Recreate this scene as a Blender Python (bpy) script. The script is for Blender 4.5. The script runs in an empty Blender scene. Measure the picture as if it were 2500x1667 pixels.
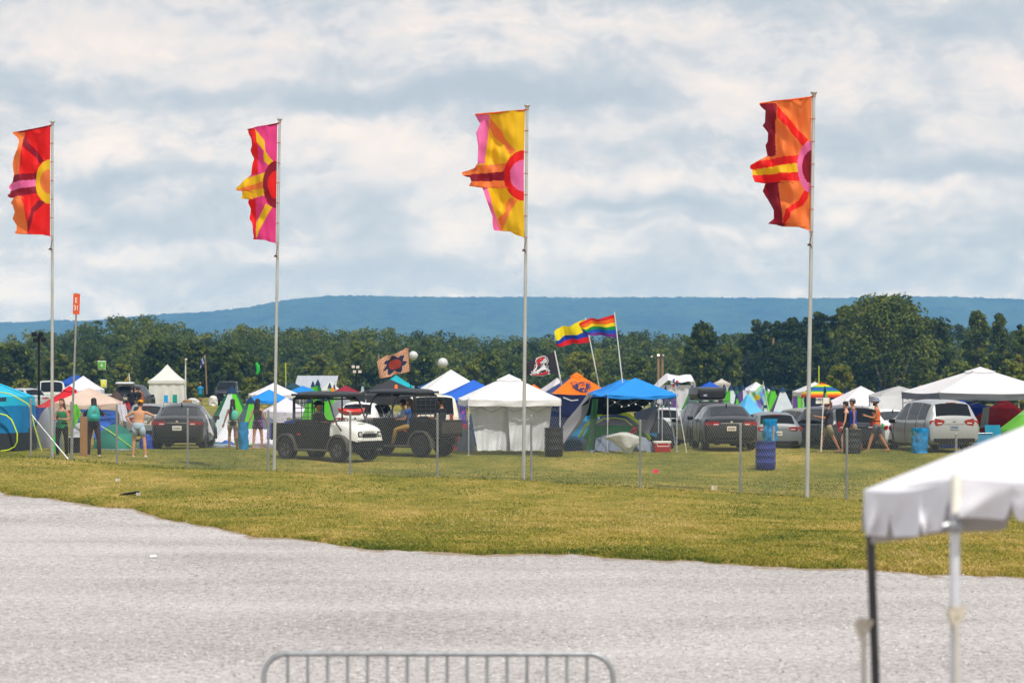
import bpy, bmesh, math, random
import numpy as np
from math import sin, cos, pi, radians as R
from mathutils import Vector, Matrix, noise

random.seed(11)
rng = np.random.default_rng(11)
scene = bpy.context.scene
COL = scene.collection
F, HC, H0, CX = 7000.0, 3.1, 900.0, 1250.0      # lens in photo pixels, eye height, horizon row, centre column


def P(x, y, Y):
    """a photo pixel at a real distance Y"""
    return Vector(((x - CX) * Y / F, Y, HC - (y - H0) * Y / F))


# ------------------------------------------------------------------ terrain
_gp = [(75, 1117, 83), (458, 1143, 84.5), (670, 1150, 87), (1000, 1163, 90), (1278, 1172, 93), (1563, 1190, 95.5), (1970, 1213, 100),
       (2300, 1235, 103), (-300, 1100, 80), (0, 1107, 80), (150, 1107, 79), (300, 1106, 77), (560, 1104, 75), (820, 1103, 74),
       (1150, 1102, 73), (1460, 1101, 72.5), (1760, 1098, 72), (2100, 1097, 71), (2450, 1095, 70), (2700, 1095, 70),
       (824, 1122, 77), (1090, 1117, 76), (1352, 1112, 75), (1869, 1151, 80), (2200, 1150, 81)]
_pts = [((x - CX) / s, F / s, HC - (y - H0) / s) for x, y, s in _gp]
for _Y, _z in ((104, .24), (110, .14), (125, .1), (150, .1), (60, 0.), (50, 0), (35, 0), (15, 0)):
    for _X in (-34, -17, 0, 17, 34):
        _pts.append((_X, _Y, _z))
_pts = np.array(_pts)


def _U(r):
    return np.where(r > 1e-9, r * r * np.log(r + 1e-12), 0.0)


_XY = _pts[:, :2] / 10
_n = len(_pts)
_K = _U(np.linalg.norm(_XY[:, None] - _XY[None], axis=2)) + np.eye(_n) * .02
_Q = np.c_[np.ones(_n), _XY]
_A = np.block([[_K, _Q], [_Q.T, np.zeros((3, 3))]])
_W = np.linalg.solve(_A, np.r_[_pts[:, 2], 0, 0, 0])


def gv(X, Y):
    X = np.asarray(X, float); Y = np.asarray(Y, float)
    sh = X.shape
    x = np.clip(X.ravel(), -34, 34) / 10; y = np.clip(Y.ravel(), 15, 150) / 10
    out = np.zeros(x.shape)
    for a in range(0, len(x), 40000):
        r = np.hypot(x[a:a+40000, None] - _XY[None, :, 0], y[a:a+40000, None] - _XY[None, :, 1])
        out[a:a+40000] = _U(r) @ _W[:_n] + _W[_n] + _W[_n+1] * x[a:a+40000] + _W[_n+2] * y[a:a+40000]
    Yr = Y.ravel(); Xr = X.ravel()
    far = np.interp(Yr, [150, 200, 260, 330, 500, 1000], [.1, .0, -.25, -.6, -1.0, -1.0]) - .3 * np.clip(Xr / 26, -1, 1)
    w = np.clip((Yr - 125) / 40, 0, 1); w = w * w * (3 - 2 * w)
    near = np.clip((30 - Yr) / 15, 0, 1)
    return ((out * (1 - w) + far * w) * (1 - near)).reshape(sh)


def g(X, Y):
    return float(gv([X], [Y])[0])


def on(x, Y):
    """the point of the ground at distance Y in photo column x"""
    X = (x - CX) * Y / F
    return Vector((X, Y, g(X, Y)))


# ------------------------------------------------------------------ colours and materials
def lin(c):
    if isinstance(c, str):
        c = c.lstrip('#'); c = tuple(int(c[i:i+2], 16) for i in (0, 2, 4))
    return tuple(((v/255)/12.92 if v/255 <= .04045 else ((v/255+.055)/1.055)**2.4) for v in c)


MATS = {}


class NT:
    def __init__(s, m):
        s.nt = m.node_tree; s.n = s.nt.nodes; s.l = s.nt.links

    def new(s, t, **k):
        nd = s.n.new(t)
        for a, b in k.items():
            setattr(nd, a, b)
        return nd

    def noise(s, vec, scale, detail=4, rough=.55, dist=0):
        nd = s.new('ShaderNodeTexNoise'); nd.inputs['Scale'].default_value = scale
        nd.inputs['Detail'].default_value = detail; nd.inputs['Roughness'].default_value = rough
        nd.inputs['Distortion'].default_value = dist
        s.l.new(vec, nd.inputs['Vector'])
        return nd.outputs['Fac']

    def ramp(s, fac, stops, interp='LINEAR'):
        nd = s.new('ShaderNodeValToRGB'); cr = nd.color_ramp; cr.interpolation = interp
        while len(cr.elements) > 1:
            cr.elements.remove(cr.elements[-1])
        cr.elements[0].position = stops[0][0]; cr.elements[0].color = (*stops[0][1], 1)
        for p, c in stops[1:]:
            e = cr.elements.new(p); e.color = (*c, 1)
        s.l.new(fac, nd.inputs[0])
        return nd.outputs[0]

    def math(s, op, a, b=None, clamp=False):
        nd = s.new('ShaderNodeMath', operation=op, use_clamp=clamp)
        for i, v in enumerate((a, b)):
            if v is None: continue
            if isinstance(v, (int, float)): nd.inputs[i].default_value = v
            else: s.l.new(v, nd.inputs[i])
        return nd.outputs[0]

    def mix(s, fac, a, b):
        nd = s.new('ShaderNodeMix', data_type='RGBA')
        for i, v in ((0, fac), (6, a), (7, b)):
            if isinstance(v, (int, float)): nd.inputs[i].default_value = v
            elif isinstance(v, tuple): nd.inputs[i].default_value = (*v[:3], 1)
            else: s.l.new(v, nd.inputs[i])
        return nd.outputs[2]

    def mapping(s, vec, scale=(1, 1, 1), rot=(0, 0, 0), loc=(0, 0, 0)):
        nd = s.new('ShaderNodeMapping'); nd.inputs['Scale'].default_value = scale
        nd.inputs['Rotation'].default_value = rot; nd.inputs['Location'].default_value = loc
        s.l.new(vec, nd.inputs[0]); return nd.outputs[0]

    def bump(s, h, strength, dist=.01):
        nd = s.new('ShaderNodeBump'); nd.inputs['Strength'].default_value = strength
        nd.inputs['Distance'].default_value = dist
        s.l.new(h, nd.inputs['Height']); return nd.outputs[0]


def mat(name, col=None, rough=.6, metal=0, var=.12, scale=6, bump=0, trans=0, coat=0, emit=0, alpha=1, spec=.5, stretch=(1, 1, 1)):
    if name in MATS:
        return MATS[name]
    m = bpy.data.materials.new(name); m.use_nodes = True
    t = NT(m); bs = t.n['Principled BSDF']; out = t.n['Material Output']
    c = lin(col) if not (isinstance(col, tuple) and max(col) <= 1) else col
    tc = t.new('ShaderNodeTexCoord').outputs['Object']
    if stretch != (1, 1, 1): tc = t.mapping(tc, stretch)
    f = t.noise(tc, scale, 5, .6)
    cc = t.ramp(f, [(.3, tuple(v*(1-var) for v in c)), (.7, tuple(min(1, v*(1+var)) for v in c))])
    t.l.new(cc, bs.inputs['Base Color'])
    bs.inputs['Roughness'].default_value = rough; bs.inputs['Metallic'].default_value = metal
    bs.inputs['Coat Weight'].default_value = coat; bs.inputs['Coat Roughness'].default_value = .05
    bs.inputs['Specular IOR Level'].default_value = spec
    if bump:
        t.l.new(t.bump(t.noise(tc, scale*3, 4), bump, .02), bs.inputs['Normal'])
    if emit:
        bs.inputs['Emission Color'].default_value = (*c, 1); bs.inputs['Emission Strength'].default_value = emit
    if trans:
        tr = t.new('ShaderNodeBsdfTranslucent'); t.l.new(cc, tr.inputs[0])
        mx = t.new('ShaderNodeMixShader'); mx.inputs[0].default_value = trans
        t.l.new(bs.outputs[0], mx.inputs[1]); t.l.new(tr.outputs[0], mx.inputs[2]); t.l.new(mx.outputs[0], out.inputs[0])
    if alpha < 1:
        bs.inputs['Alpha'].default_value = alpha
    MATS[name] = m
    return m


def cloth(col, trans=.25, var=.08):
    k = 'cloth_' + (col if isinstance(col, str) else '_'.join(map(str, col))).strip('#')
    return mat(k, col, .75, var=var, scale=2.5, bump=.25, trans=trans, spec=.25)


def plain(col, rough=.6, var=.1, **k):
    return mat('plain_%s_%d' % (col.strip('#'), rough*100), col, rough, var=var, **k)


def paint(col):
    return mat('paint_' + col.strip('#'), col, .35, var=.05, scale=3, coat=.2)


GLASS = None
def glass():
    global GLASS
    if GLASS is None:
        GLASS = mat('tinted_glass', '#0c1113', .06, var=.3, scale=2, spec=.38)
    return GLASS


# ------------------------------------------------------------------ mesh builder
class MB:
    def __init__(s):
        s.v = []; s.f = []; s.mi = []; s.cur = 0

    def m(s, i):
        s.cur = i; return s

    def add(s, vs, fs):
        o = len(s.v); s.v += [tuple(v) for v in vs]
        for f in fs:
            s.f.append([o+i for i in f]); s.mi.append(s.cur)
        return s

    def box(s, c, d, rz=0, taper=1, M=None):
        vs = []
        for z in (-.5, .5):
            k = taper if z > 0 else 1
            for x, y in ((-.5, -.5), (.5, -.5), (.5, .5), (-.5, .5)):
                p = Vector((x*d[0]*k, y*d[1]*k, z*d[2]))
                if rz: p.rotate(Matrix.Rotation(rz, 3, 'Z'))
                if M: p = M @ p
                vs.append(p + Vector(c))
        return s.add(vs, [(3, 2, 1, 0), (4, 5, 6, 7), (0, 1, 5, 4), (1, 2, 6, 5), (2, 3, 7, 6), (3, 0, 4, 7)])

    def tube(s, pts, r, n=8, cap=True, flat=1.0):
        pts = [Vector(p) for p in pts]
        if not isinstance(r, (list, tuple)): r = [r]*len(pts)
        vs = []; fs = []; up = None
        for i, p in enumerate(pts):
            d = (pts[min(i+1, len(pts)-1)] - pts[max(i-1, 0)])
            if d.length < 1e-9: d = Vector((0, 0, 1))
            d.normalize()
            if up is None:
                up = Vector((1, 0, 0)) if abs(d.x) < .8 else Vector((0, 1, 0))
            a = (up - d*up.dot(d)).normalized(); b = d.cross(a); up = a
            for k in range(n):
                t = 2*pi*k/n
                vs.append(p + a*cos(t)*r[i] + b*sin(t)*r[i]*flat)
        for i in range(len(pts)-1):
            for k in range(n):
                q = (k+1) % n
                fs.append((i*n+k, i*n+q, (i+1)*n+q, (i+1)*n+k))
        if cap:
            fs.append(tuple(range(n-1, -1, -1))); fs.append(tuple((len(pts)-1)*n+k for k in range(n)))
        return s.add(vs, fs)

    def rings(s, rings, cap=True, close=True):
        n = len(rings[0]); vs = [v for r in rings for v in r]; fs = []
        for i in range(len(rings)-1):
            for k in range(n if close else n-1):
                q = (k+1) % n
                fs.append((i*n+k, i*n+q, (i+1)*n+q, (i+1)*n+k))
        if cap and close:
            fs.append(tuple(range(n-1, -1, -1))); fs.append(tuple((len(rings)-1)*n+k for k in range(n)))
        return s.add(vs, fs)

    def oval(s, levels, n=12, M=None, cap=True):
        """levels: (centre, rx, ry) stacked"""
        rs = []
        for c, rx, ry in levels:
            rs.append([(M @ Vector((c[0]+cos(2*pi*k/n)*rx, c[1]+sin(2*pi*k/n)*ry, c[2])) if M else
                        Vector((c[0]+cos(2*pi*k/n)*rx, c[1]+sin(2*pi*k/n)*ry, c[2]))) for k in range(n)])
        return s.rings(rs, cap)

    def lathe(s, prof, n=20, M=None):
        rs = []
        for r, z in prof:
            rs.append([(M @ Vector((cos(2*pi*k/n)*r, sin(2*pi*k/n)*r, z)) if M else Vector((cos(2*pi*k/n)*r, sin(2*pi*k/n)*r, z))) for k in range(n)])
        return s.rings(rs, True)

    def ball(s, c, r, nu=12, nv=8, M=None):
        if not isinstance(r, (list, tuple)): r = (r, r, r)
        rs = []
        for j in range(nv+1):
            a = -pi/2 + pi*j/nv; ca = max(cos(a), .02)
            ring = []
            for k in range(nu):
                p = Vector((cos(2*pi*k/nu)*ca*r[0], sin(2*pi*k/nu)*ca*r[1], sin(a)*r[2]))
                if M: p = M @ p
                ring.append(p + Vector(c))
            rs.append(ring)
        return s.rings(rs, True)

    def grid(s, fn, nu, nv, mfn=None):
        vs = [fn(i/nu, j/nv) for j in range(nv+1) for i in range(nu+1)]
        o = len(s.v); s.v += [tuple(v) for v in vs]
        for j in range(nv):
            for i in range(nu):
                a = j*(nu+1)+i
                s.f.append([o+a, o+a+1, o+a+nu+2, o+a+nu+1])
                s.mi.append(mfn((i+.5)/nu, (j+.5)/nv) if mfn else s.cur)
        return s

    def prism(s, poly, y0, y1, axis='y', M=None):
        """polygon in (x,z) extruded along y"""
        n = len(poly); vs = []
        for y in (y0, y1):
            for a, b in poly:
                p = Vector((a, y, b)) if axis == 'y' else (Vector((y, a, b)) if axis == 'x' else Vector((a, b, y)))
                vs.append(M @ p if M else p)
        fs = [tuple(range(n)), tuple(range(2*n-1, n-1, -1))]
        for k in range(n):
            q = (k+1) % n; fs.append((k, n+k, n+q, q))
        return s.add(vs, fs)

    def build(s, name, mats, parent=None, smooth=False, angle=40, bevel=0, solid=0, loc=None):
        me = bpy.data.meshes.new(name)
        me.from_pydata(s.v, [], s.f)
        if not isinstance(mats, (list, tuple)): mats = [mats]
        for m_ in mats: me.materials.append(m_)
        if len(mats) > 1: me.polygons.foreach_set('material_index', s.mi)
        me.validate()
        if smooth:
            me.polygons.foreach_set('use_smooth', [True]*len(me.polygons))
            if angle < 180: me.set_sharp_from_angle(angle=R(angle))
        me.update()
        o = bpy.data.objects.new(name, me); COL.objects.link(o)
        if parent is not None: o.parent = parent
        if loc is not None: o.location = loc
        if bevel:
            b = o.modifiers.new('bevel', 'BEVEL'); b.width = bevel; b.segments = 2; b.limit_method = 'ANGLE'
        if solid:
            b = o.modifiers.new('solid', 'SOLIDIFY'); b.thickness = solid; b.offset = 0
        return o


def tag(o, label=None, cat=None, group=None, kind=None):
    if label: o['label'] = label
    if cat: o['category'] = cat
    if group: o['group'] = group
    if kind: o['kind'] = kind
    return o


def thing(name, label, cat, loc=(0, 0, 0), rz=0, group=None):
    o = bpy.data.objects.new(name, None); COL.objects.link(o)
    o.empty_display_size = .2
    o.location = loc; o.rotation_euler = (0, 0, rz)
    return tag(o, label, cat, group)


def text_mb(txt, size, depth=.004, flip=False, bold=0):
    cu = bpy.data.curves.new('t', 'FONT'); cu.body = txt; cu.size = size; cu.extrude = depth
    cu.align_x = 'CENTER'; cu.align_y = 'CENTER'; cu.offset = bold; cu.resolution_u = 3
    ob = bpy.data.objects.new('t', cu); COL.objects.link(ob)
    dg = bpy.context.evaluated_depsgraph_get()
    me = bpy.data.meshes.new_from_object(ob.evaluated_get(dg))
    vs = [(-v.co.x if flip else v.co.x, v.co.y, v.co.z) for v in me.vertices]
    fs = [list(p.vertices) for p in me.polygons]
    bpy.data.objects.remove(ob); bpy.data.curves.remove(cu); bpy.data.meshes.remove(me)
    return vs, fs


def copy_tree(o, parent=None):
    c = o.copy(); COL.objects.link(c); c.parent = parent
    for ch in o.children:
        copy_tree(ch, c)
    return c


def in_poly(x, y, poly):
    c = False; n = len(poly); j = n-1
    for i in range(n):
        xi, yi = poly[i]; xj, yj = poly[j]
        if (yi > y) != (yj > y) and x < (xj-xi)*(y-yi)/(yj-yi)+xi: c = not c
        j = i
    return c


def interp(y, pts):
    """x of a polyline given as (x, y) with rising y"""
    if y <= pts[0][1]: return pts[0][0]
    for (x0, y0), (x1, y1) in zip(pts, pts[1:]):
        if y <= y1:
            t = (y-y0)/max(1e-6, y1-y0); return x0+(x1-x0)*t
    return pts[-1][0]
# ================================================================== camera, world, sun
cam = bpy.data.cameras.new('camera'); camo = bpy.data.objects.new('camera', cam); COL.objects.link(camo)
camo.location = (0, 0, HC); camo.rotation_euler = (R(90), 0, 0)
cam.sensor_width = 36; cam.lens = 36*F/2500; cam.shift_y = (900-833.5)/2500
cam.clip_start = .5; cam.clip_end = 30000
cam.dof.use_dof = True; cam.dof.focus_distance = 86; cam.dof.aperture_fstop = 3.1
scene.camera = camo

SUN_EL, SUN_AZ = R(60), R(150)      # azimuth from +Y towards +X: behind the camera, to its right
w = bpy.data.worlds.new('World'); scene.world = w; w.use_nodes = True
t = NT(w); bg = t.n['Background']; wo = t.n['World Output']
sky = t.new('ShaderNodeTexSky'); sky.sky_type = 'NISHITA'; sky.sun_disc = False
sky.sun_elevation = SUN_EL; sky.sun_rotation = SUN_AZ; sky.air_density = 1.2; sky.dust_density = 2.5
bg.inputs['Strength'].default_value = .1
t.l.new(sky.outputs[0], bg.inputs[0])
dirv = t.new('ShaderNodeTexCoord').outputs['Generated']
sp = t.new('ShaderNodeSeparateXYZ'); t.l.new(dirv, sp.inputs[0])
az = t.math('MULTIPLY', t.math('ARCTAN2', sp.outputs[0], sp.outputs[1]), 7)
el = t.math('MULTIPLY', t.math('ARCSINE', sp.outputs[2]), 7)
cb = t.new('ShaderNodeCombineXYZ'); t.l.new(az, cb.inputs[0]); t.l.new(el, cb.inputs[1])
pv = cb.outputs[0]
# warp the cloud field a little so the edges billow
wn = t.new('ShaderNodeTexNoise'); wn.inputs['Scale'].default_value = 3.2; wn.inputs['Detail'].default_value = 5
t.l.new(pv, wn.inputs['Vector'])
vm = t.new('ShaderNodeVectorMath', operation='SUBTRACT'); t.l.new(wn.outputs['Color'], vm.inputs[0]); vm.inputs[1].default_value = (.5, .5, .5)
vs_ = t.new('ShaderNodeVectorMath', operation='SCALE'); t.l.new(vm.outputs[0], vs_.inputs[0]); vs_.inputs['Scale'].default_value = .16
va = t.new('ShaderNodeVectorMath', operation='ADD'); t.l.new(pv, va.inputs[0]); t.l.new(vs_.outputs[0], va.inputs[1])
pw = va.outputs[0]
n1 = t.noise(t.mapping(pw, (1.2, 4.2, 1), loc=(3.1, 1.7, 0)), 1.15, 10, .58)
n2 = t.noise(t.mapping(pw, (2.0, 3.6, 1), loc=(7.7, 2.2, 0)), 2.4, 9, .6)
n3 = t.noise(t.mapping(pv, (1.0, 3.2, 1), loc=(1.0, 9.0, 0)), .8, 3, .5)
n4 = t.noise(t.mapping(pw, (3.0, 4.2, 1), loc=(2.7, 4.2, 0)), 4.2, 9, .6)
dens = t.math('ADD', t.math('ADD', t.math('MULTIPLY', n1, .62), t.math('MULTIPLY', n2, .58)), t.math('MULTIPLY', n4, .36))
dens = t.math('SUBTRACT', dens, .252)
# the broad clouds and blue-grey gaps of this sky: (column, row, half width, half height, weight)
BL = [(600, 140, 620, 90, .16), (120, 90, 300, 70, .14), (1450, 60, 420, 60, .14), (2150, 90, 420, 60, -.04), (2400, 70, 240, 50, -.13),
      (900, 235, 620, 34, -.20), (1400, 215, 330, 60, -.16), (130, 210, 330, 60, -.10), (1450, 130, 120, 30, -.07),
      (1790, 220, 110, 75, .24), (2060, 230, 190, 70, .15), (2420, 330, 170, 60, .18), (2440, 210, 110, 60, .12),
      (320, 355, 210, 48, .18), (930, 370, 210, 60, .17), (820, 300, 160, 36, .12), (1440, 320, 120, 28, .12), (1850, 300, 190, 44, .08),
      (1320, 430, 420, 44, .13), (350, 440, 260, 22, -.10), (690, 460, 160, 30, .08), (2350, 430, 260, 24, -.17), (2200, 480, 300, 36, .10),
      (1700, 455, 300, 26, .05), (1480, 505, 330, 16, -.12), (1120, 560, 110, 66, .16), (1330, 565, 130, 32, .10), (1800, 570, 220, 32, .14),
      (620, 495, 200, 60, .04), (260, 600, 120, 60, .10), (480, 620, 320, 24, .14), (950, 560, 110, 50, -.06), (2100, 600, 360, 40, -.07),
      (1500, 680, 1200, 50, -.13), (60, 700, 160, 50, .14), (290, 740, 60, 30, .16), (900, 660, 400, 24, -.06), (2250, 260, 300, 16, .05), (60, 440, 120, 90, .08)]
for (cx, cy, rx, ry, am) in BL:
    mp = t.mapping(pw, (1000/rx, 1000/ry, 1), loc=(-(cx-CX)/rx, -(H0-cy)/ry, 0))
    ln = t.new('ShaderNodeVectorMath', operation='LENGTH'); t.l.new(mp, ln.inputs[0])
    mr = t.new('ShaderNodeMapRange', interpolation_type='SMOOTHSTEP')
    t.l.new(ln.outputs['Value'], mr.inputs[0])
    for i, v in ((1, 1.5), (2, 0.1), (3, 0), (4, am)): mr.inputs[i].default_value = v
    dens = t.math('ADD', dens, mr.outputs[0])
cov = t.ramp(dens, [(.36, (.0,)*3), (.52, (.5,)*3), (.66, (1.,)*3)])
cc = t.ramp(dens, [(.30, lin('#b7c7d5')), (.42, lin('#bfcdd9')), (.50, lin('#cad4dd')), (.555, lin('#d4dae0')), (.60, lin('#dde1e4')), (.68, lin('#e8e7e6')), (.80, lin('#f4efe9'))])
cc = t.mix(t.ramp(n3, [(.38, (.0,)*3), (.7, (.28,)*3)]), cc, lin('#c3cfdb'))
tn_ = t.new('ShaderNodeVectorMath', operation='MULTIPLY'); t.l.new(cc, tn_.inputs[0]); tn_.inputs[1].default_value = (1.055, .985, .965); cc = tn_.outputs[0]
# the sky lies beyond the haze: brighten it by what the air in between takes and gives
HZ, HD = (.10, .28, .54), 2.05e-4
zc = t.math('MAXIMUM', sp.outputs[2], .026)
T_ = t.math('POWER', 2.71828, t.math('DIVIDE', -186*HD, zc))
sc_ = t.new('ShaderNodeVectorMath', operation='SCALE'); sc_.inputs[0].default_value = HZ; t.l.new(t.math('SUBTRACT', 1, T_), sc_.inputs['Scale'])
sb = t.new('ShaderNodeVectorMath', operation='SUBTRACT'); t.l.new(cc, sb.inputs[0]); t.l.new(sc_.outputs[0], sb.inputs[1])
dv_ = t.new('ShaderNodeVectorMath', operation='SCALE'); t.l.new(sb.outputs[0], dv_.inputs[0]); t.l.new(t.math('DIVIDE', 1, T_), dv_.inputs['Scale'])
bc = t.new('ShaderNodeBackground'); t.l.new(dv_.outputs[0], bc.inputs[0]); bc.inputs[1].default_value = 1.0
mx = t.new('ShaderNodeMixShader')
gapk = t.math('ADD', t.math('MULTIPLY', cov, .12), .88)
t.l.new(gapk, mx.inputs[0]); t.l.new(bg.outputs[0], mx.inputs[1]); t.l.new(bc.outputs[0], mx.inputs[2]); t.l.new(mx.outputs[0], wo.inputs[0])

sl = bpy.data.lights.new('sun', 'SUN'); sl.energy = 4.2; sl.angle = R(1.5); sl.color = (1, .95, .87)
so = bpy.data.objects.new('sun', sl); COL.objects.link(so)
sd = Vector((sin(SUN_AZ)*cos(SUN_EL), cos(SUN_AZ)*cos(SUN_EL), sin(SUN_EL)))
so.rotation_euler = sd.to_track_quat('Z', 'Y').to_euler(); so.location = (0, 0, 40)

vs = scene.view_settings; vs.view_transform = 'Standard'; vs.look = 'None'; vs.exposure = 0; vs.gamma = 1
scene.cycles.use_denoising = True
scene.cycles.max_bounces = 8; scene.cycles.volume_bounces = 2; scene.cycles.transparent_max_bounces = 12
try:
    scene.cycles.denoiser = 'OPENIMAGEDENOISE'
except Exception:
    pass

# ================================================================== ground
EDGE = [(-3000, 900+1), (-600, 1160), (0, 1200), (138, 1217), (319, 1244), (478, 1276), (638, 1307), (850, 1331), (1063, 1345), (1329, 1352), (1594, 1361),
        (1807, 1373), (2020, 1387), (2500, 1405), (3200, 1430)]
EW = []
for x, y in EDGE[1:]:
    Y_ = F*HC/(y-H0)
    for it in range(30): Y_ = .5*Y_+.5*F*(HC-g((x-CX)*Y_/F, Y_)-.03)/(y-H0)
    EW.append(((x-CX)*Y_/F, Y_))
EW = [(-60, 110.0)] + EW + [(60, 33.0)]
_ex = np.array([p[0] for p in EW]); _ey = np.array([p[1] for p in EW])


def edgeY(X):
    return np.interp(X, _ex, _ey)


def edgeN(X):
    return edgeY(X) + .45*np.sin(X*2.1) * np.sin(X*.73+1) + .22*np.sin(X*6.3+np.sin(X*2)) * np.sin(X*1.7) + .10*np.sin(X*15.)


def grid_sheet(name, xs, ys, zf, m):
    X, Y = np.meshgrid(xs, ys); Z = zf(X, Y)
    nx = len(xs); ny = len(ys)
    me = bpy.data.meshes.new(name)
    co = np.c_[X.ravel(), Y.ravel(), Z.ravel()].astype(np.float32)
    i = np.arange(nx-1)[None] + np.arange(ny-1)[:, None]*nx
    fc = np.stack([i, i+1, i+nx+1, i+nx], -1).reshape(-1, 4)
    np_mesh(me, co, fc); me.materials.append(m)
    o = bpy.data.objects.new(name, me); COL.objects.link(o)
    return o


def np_mesh(me, co, fc, smooth=True):
    nv, nf = len(co), len(fc); k = fc.shape[1]
    me.vertices.add(nv); me.vertices.foreach_set('co', co.astype(np.float32).ravel())
    me.loops.add(nf*k); me.loops.foreach_set('vertex_index', fc.astype(np.int32).ravel())
    me.polygons.add(nf); me.polygons.foreach_set('loop_start', (np.arange(nf)*k).astype(np.int32))
    try: me.polygons.foreach_set('loop_total', np.full(nf, k, np.int32))
    except Exception: pass
    me.polygons.foreach_set('use_smooth', np.full(nf, smooth))
    me.update(calc_edges=True)


xs = np.unique(np.r_[-6000, -3000, -1500, -800, -400, -200, -120, -80, np.arange(-60, -24, 3), np.arange(-24, 24.1, .3), np.arange(27, 61, 3), 80, 120, 200, 400, 800, 1500, 3000, 6000])
ys = np.unique(np.r_[-60, -20, 0, np.arange(5, 38, 3), np.arange(38, 112, .3), np.arange(112, 170, 2), np.arange(170, 400, 10), 450, 520, 600, 700, 900, 1300, 2000, 3500, 6000, 9500])


def zgrass(X, Y):
    z = gv(X, Y)
    d = Y - edgeN(X)
    k = np.clip(d/1.2, 0, 1)
    z = z - .10*(1-np.clip(d/.25, 0, 1)) + .07*k*(1-np.clip((d-6)/10, 0, 1))
    z = z + np.where((Y > 38) & (Y < 112), .018*np.sin(X*1.9+Y*.7)*np.sin(Y*1.3-X*.4), 0)
    return z


m = bpy.data.materials.new('meadow'); m.use_nodes = True; MATS['meadow'] = m
t = NT(m); bs = t.n['Principled BSDF']; bs.inputs['Roughness'].default_value = .9; bs.inputs['Specular IOR Level'].default_value = .15
ob_ = t.new('ShaderNodeTexCoord').outputs['Object']
GREENS = [(.28, (.075, .095, .012)), (.42, (.155, .157, .020)), (.52, (.252, .213, .033)), (.62, (.370, .275, .067)), (.75, (.520, .360, .13))]
a = t.noise(t.mapping(ob_, (.5, .28, 1)), .55, 6, .6)
b = t.noise(t.mapping(ob_, (1, .45, 1)), 2.2, 6, .7)
c = t.noise(ob_, 38, 3, .7)
s_ = t.math('ADD', t.math('ADD', t.math('MULTIPLY', a, .55), t.math('MULTIPLY', b, .38)), t.math('MULTIPLY', c, .14))
sx_ = t.new('ShaderNodeSeparateXYZ'); t.l.new(ob_, sx_.inputs[0])
beyond = t.math('MULTIPLY', t.math('SUBTRACT', t.math('ADD', sx_.outputs[1], t.math('MULTIPLY', sx_.outputs[0], .58)), 75.2), .6, clamp=True)
s_ = t.math('SUBTRACT', s_, t.math('ADD', t.math('MULTIPLY', beyond, .045), .035))
col = t.ramp(s_, [(.32, GREENS[0][1]), (.42, GREENS[1][1]), (.50, GREENS[2][1]), (.57, GREENS[3][1]), (.68, GREENS[4][1])])
t.l.new(col, bs.inputs['Base Color'])
t.l.new(t.bump(c, .8, .05), bs.inputs['Normal'])
tag(grid_sheet('ground', xs, ys, zgrass, m), kind='structure')

m = bpy.data.materials.new('gravel'); m.use_nodes = True; MATS['gravel'] = m
t = NT(m); bs = t.n['Principled BSDF']; bs.inputs['Roughness'].default_value = .85; bs.inputs['Specular IOR Level'].default_value = .3
ob_ = t.new('ShaderNodeTexCoord').outputs['Object']
a = t.noise(t.mapping(ob_, (.35, .5, 1)), .5, 5, .6)
b = t.noise(t.mapping(ob_, (1, .8, 1)), 9, 5, .7)
c = t.noise(ob_, 26, 4, .75)
vo = t.new('ShaderNodeTexVoronoi'); vo.inputs['Scale'].default_value = 28; t.l.new(ob_, vo.inputs['Vector'])
s_ = t.math('ADD', t.math('ADD', t.math('MULTIPLY', a, .14), t.math('MULTIPLY', b, .36)), t.math('MULTIPLY', c, .50))
col = t.ramp(s_, [(.41, (.11, .10, .098)), (.455, (.29, .27, .26)), (.50, (.415, .388, .378)), (.55, (.53, .50, .485)), (.62, (.70, .66, .64))])
dust = t.ramp(t.noise(t.mapping(ob_, (.25, 1.6, 1), rot=(0, 0, .12)), .55, 6, .6), [(.60, (0,)*3), (.76, (.45,)*3)])
col = t.mix(dust, col, (.60, .53, .49))
spk = t.ramp(vo.outputs['Color'], [(.02, (1,)*3), (.05, (0,)*3)])
col = t.mix(t.math('MULTIPLY', spk, .6), col, (.06, .058, .055))
ruts = t.ramp(t.noise(t.mapping(ob_, (.16, .6, 1), rot=(0, 0, .3)), .7, 7, .68), [(.34, (.30,)*3), (.50, (0,)*3)])
col = t.mix(ruts, col, (.27, .25, .245))
ea = t.new('ShaderNodeAttribute', attribute_name='edge').outputs['Fac']
dirt = t.math('GREATER_THAN', t.math('ADD', ea, t.math('MULTIPLY', t.noise(ob_, 1.1, 8, .7), 2.2)), 1.85)
col = t.mix(t.math('MULTIPLY', dirt, .8), col, (.25, .175, .10))
t.l.new(col, bs.inputs['Base Color'])
t.l.new(t.bump(s_, .9, .04), bs.inputs['Normal'])
gx = np.unique(np.r_[np.arange(-60, -24, 3), np.arange(-24, 24.1, .25), np.arange(27, 61, 3)])
tt = np.linspace(0, 1, 120)
X = np.repeat(gx[None], len(tt), 0); Y = -55 + (edgeN(X)+.12+55)*tt[:, None]**.45
Z = gv(X, Y) + .004
me = bpy.data.meshes.new('gravel_lot'); nx = len(gx)
i = np.arange(nx-1)[None] + np.arange(len(tt)-1)[:, None]*nx
np_mesh(me, np.c_[X.ravel(), Y.ravel(), Z.ravel()], np.stack([i, i+1, i+nx+1, i+nx], -1).reshape(-1, 4)); me.materials.append(m)
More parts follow.
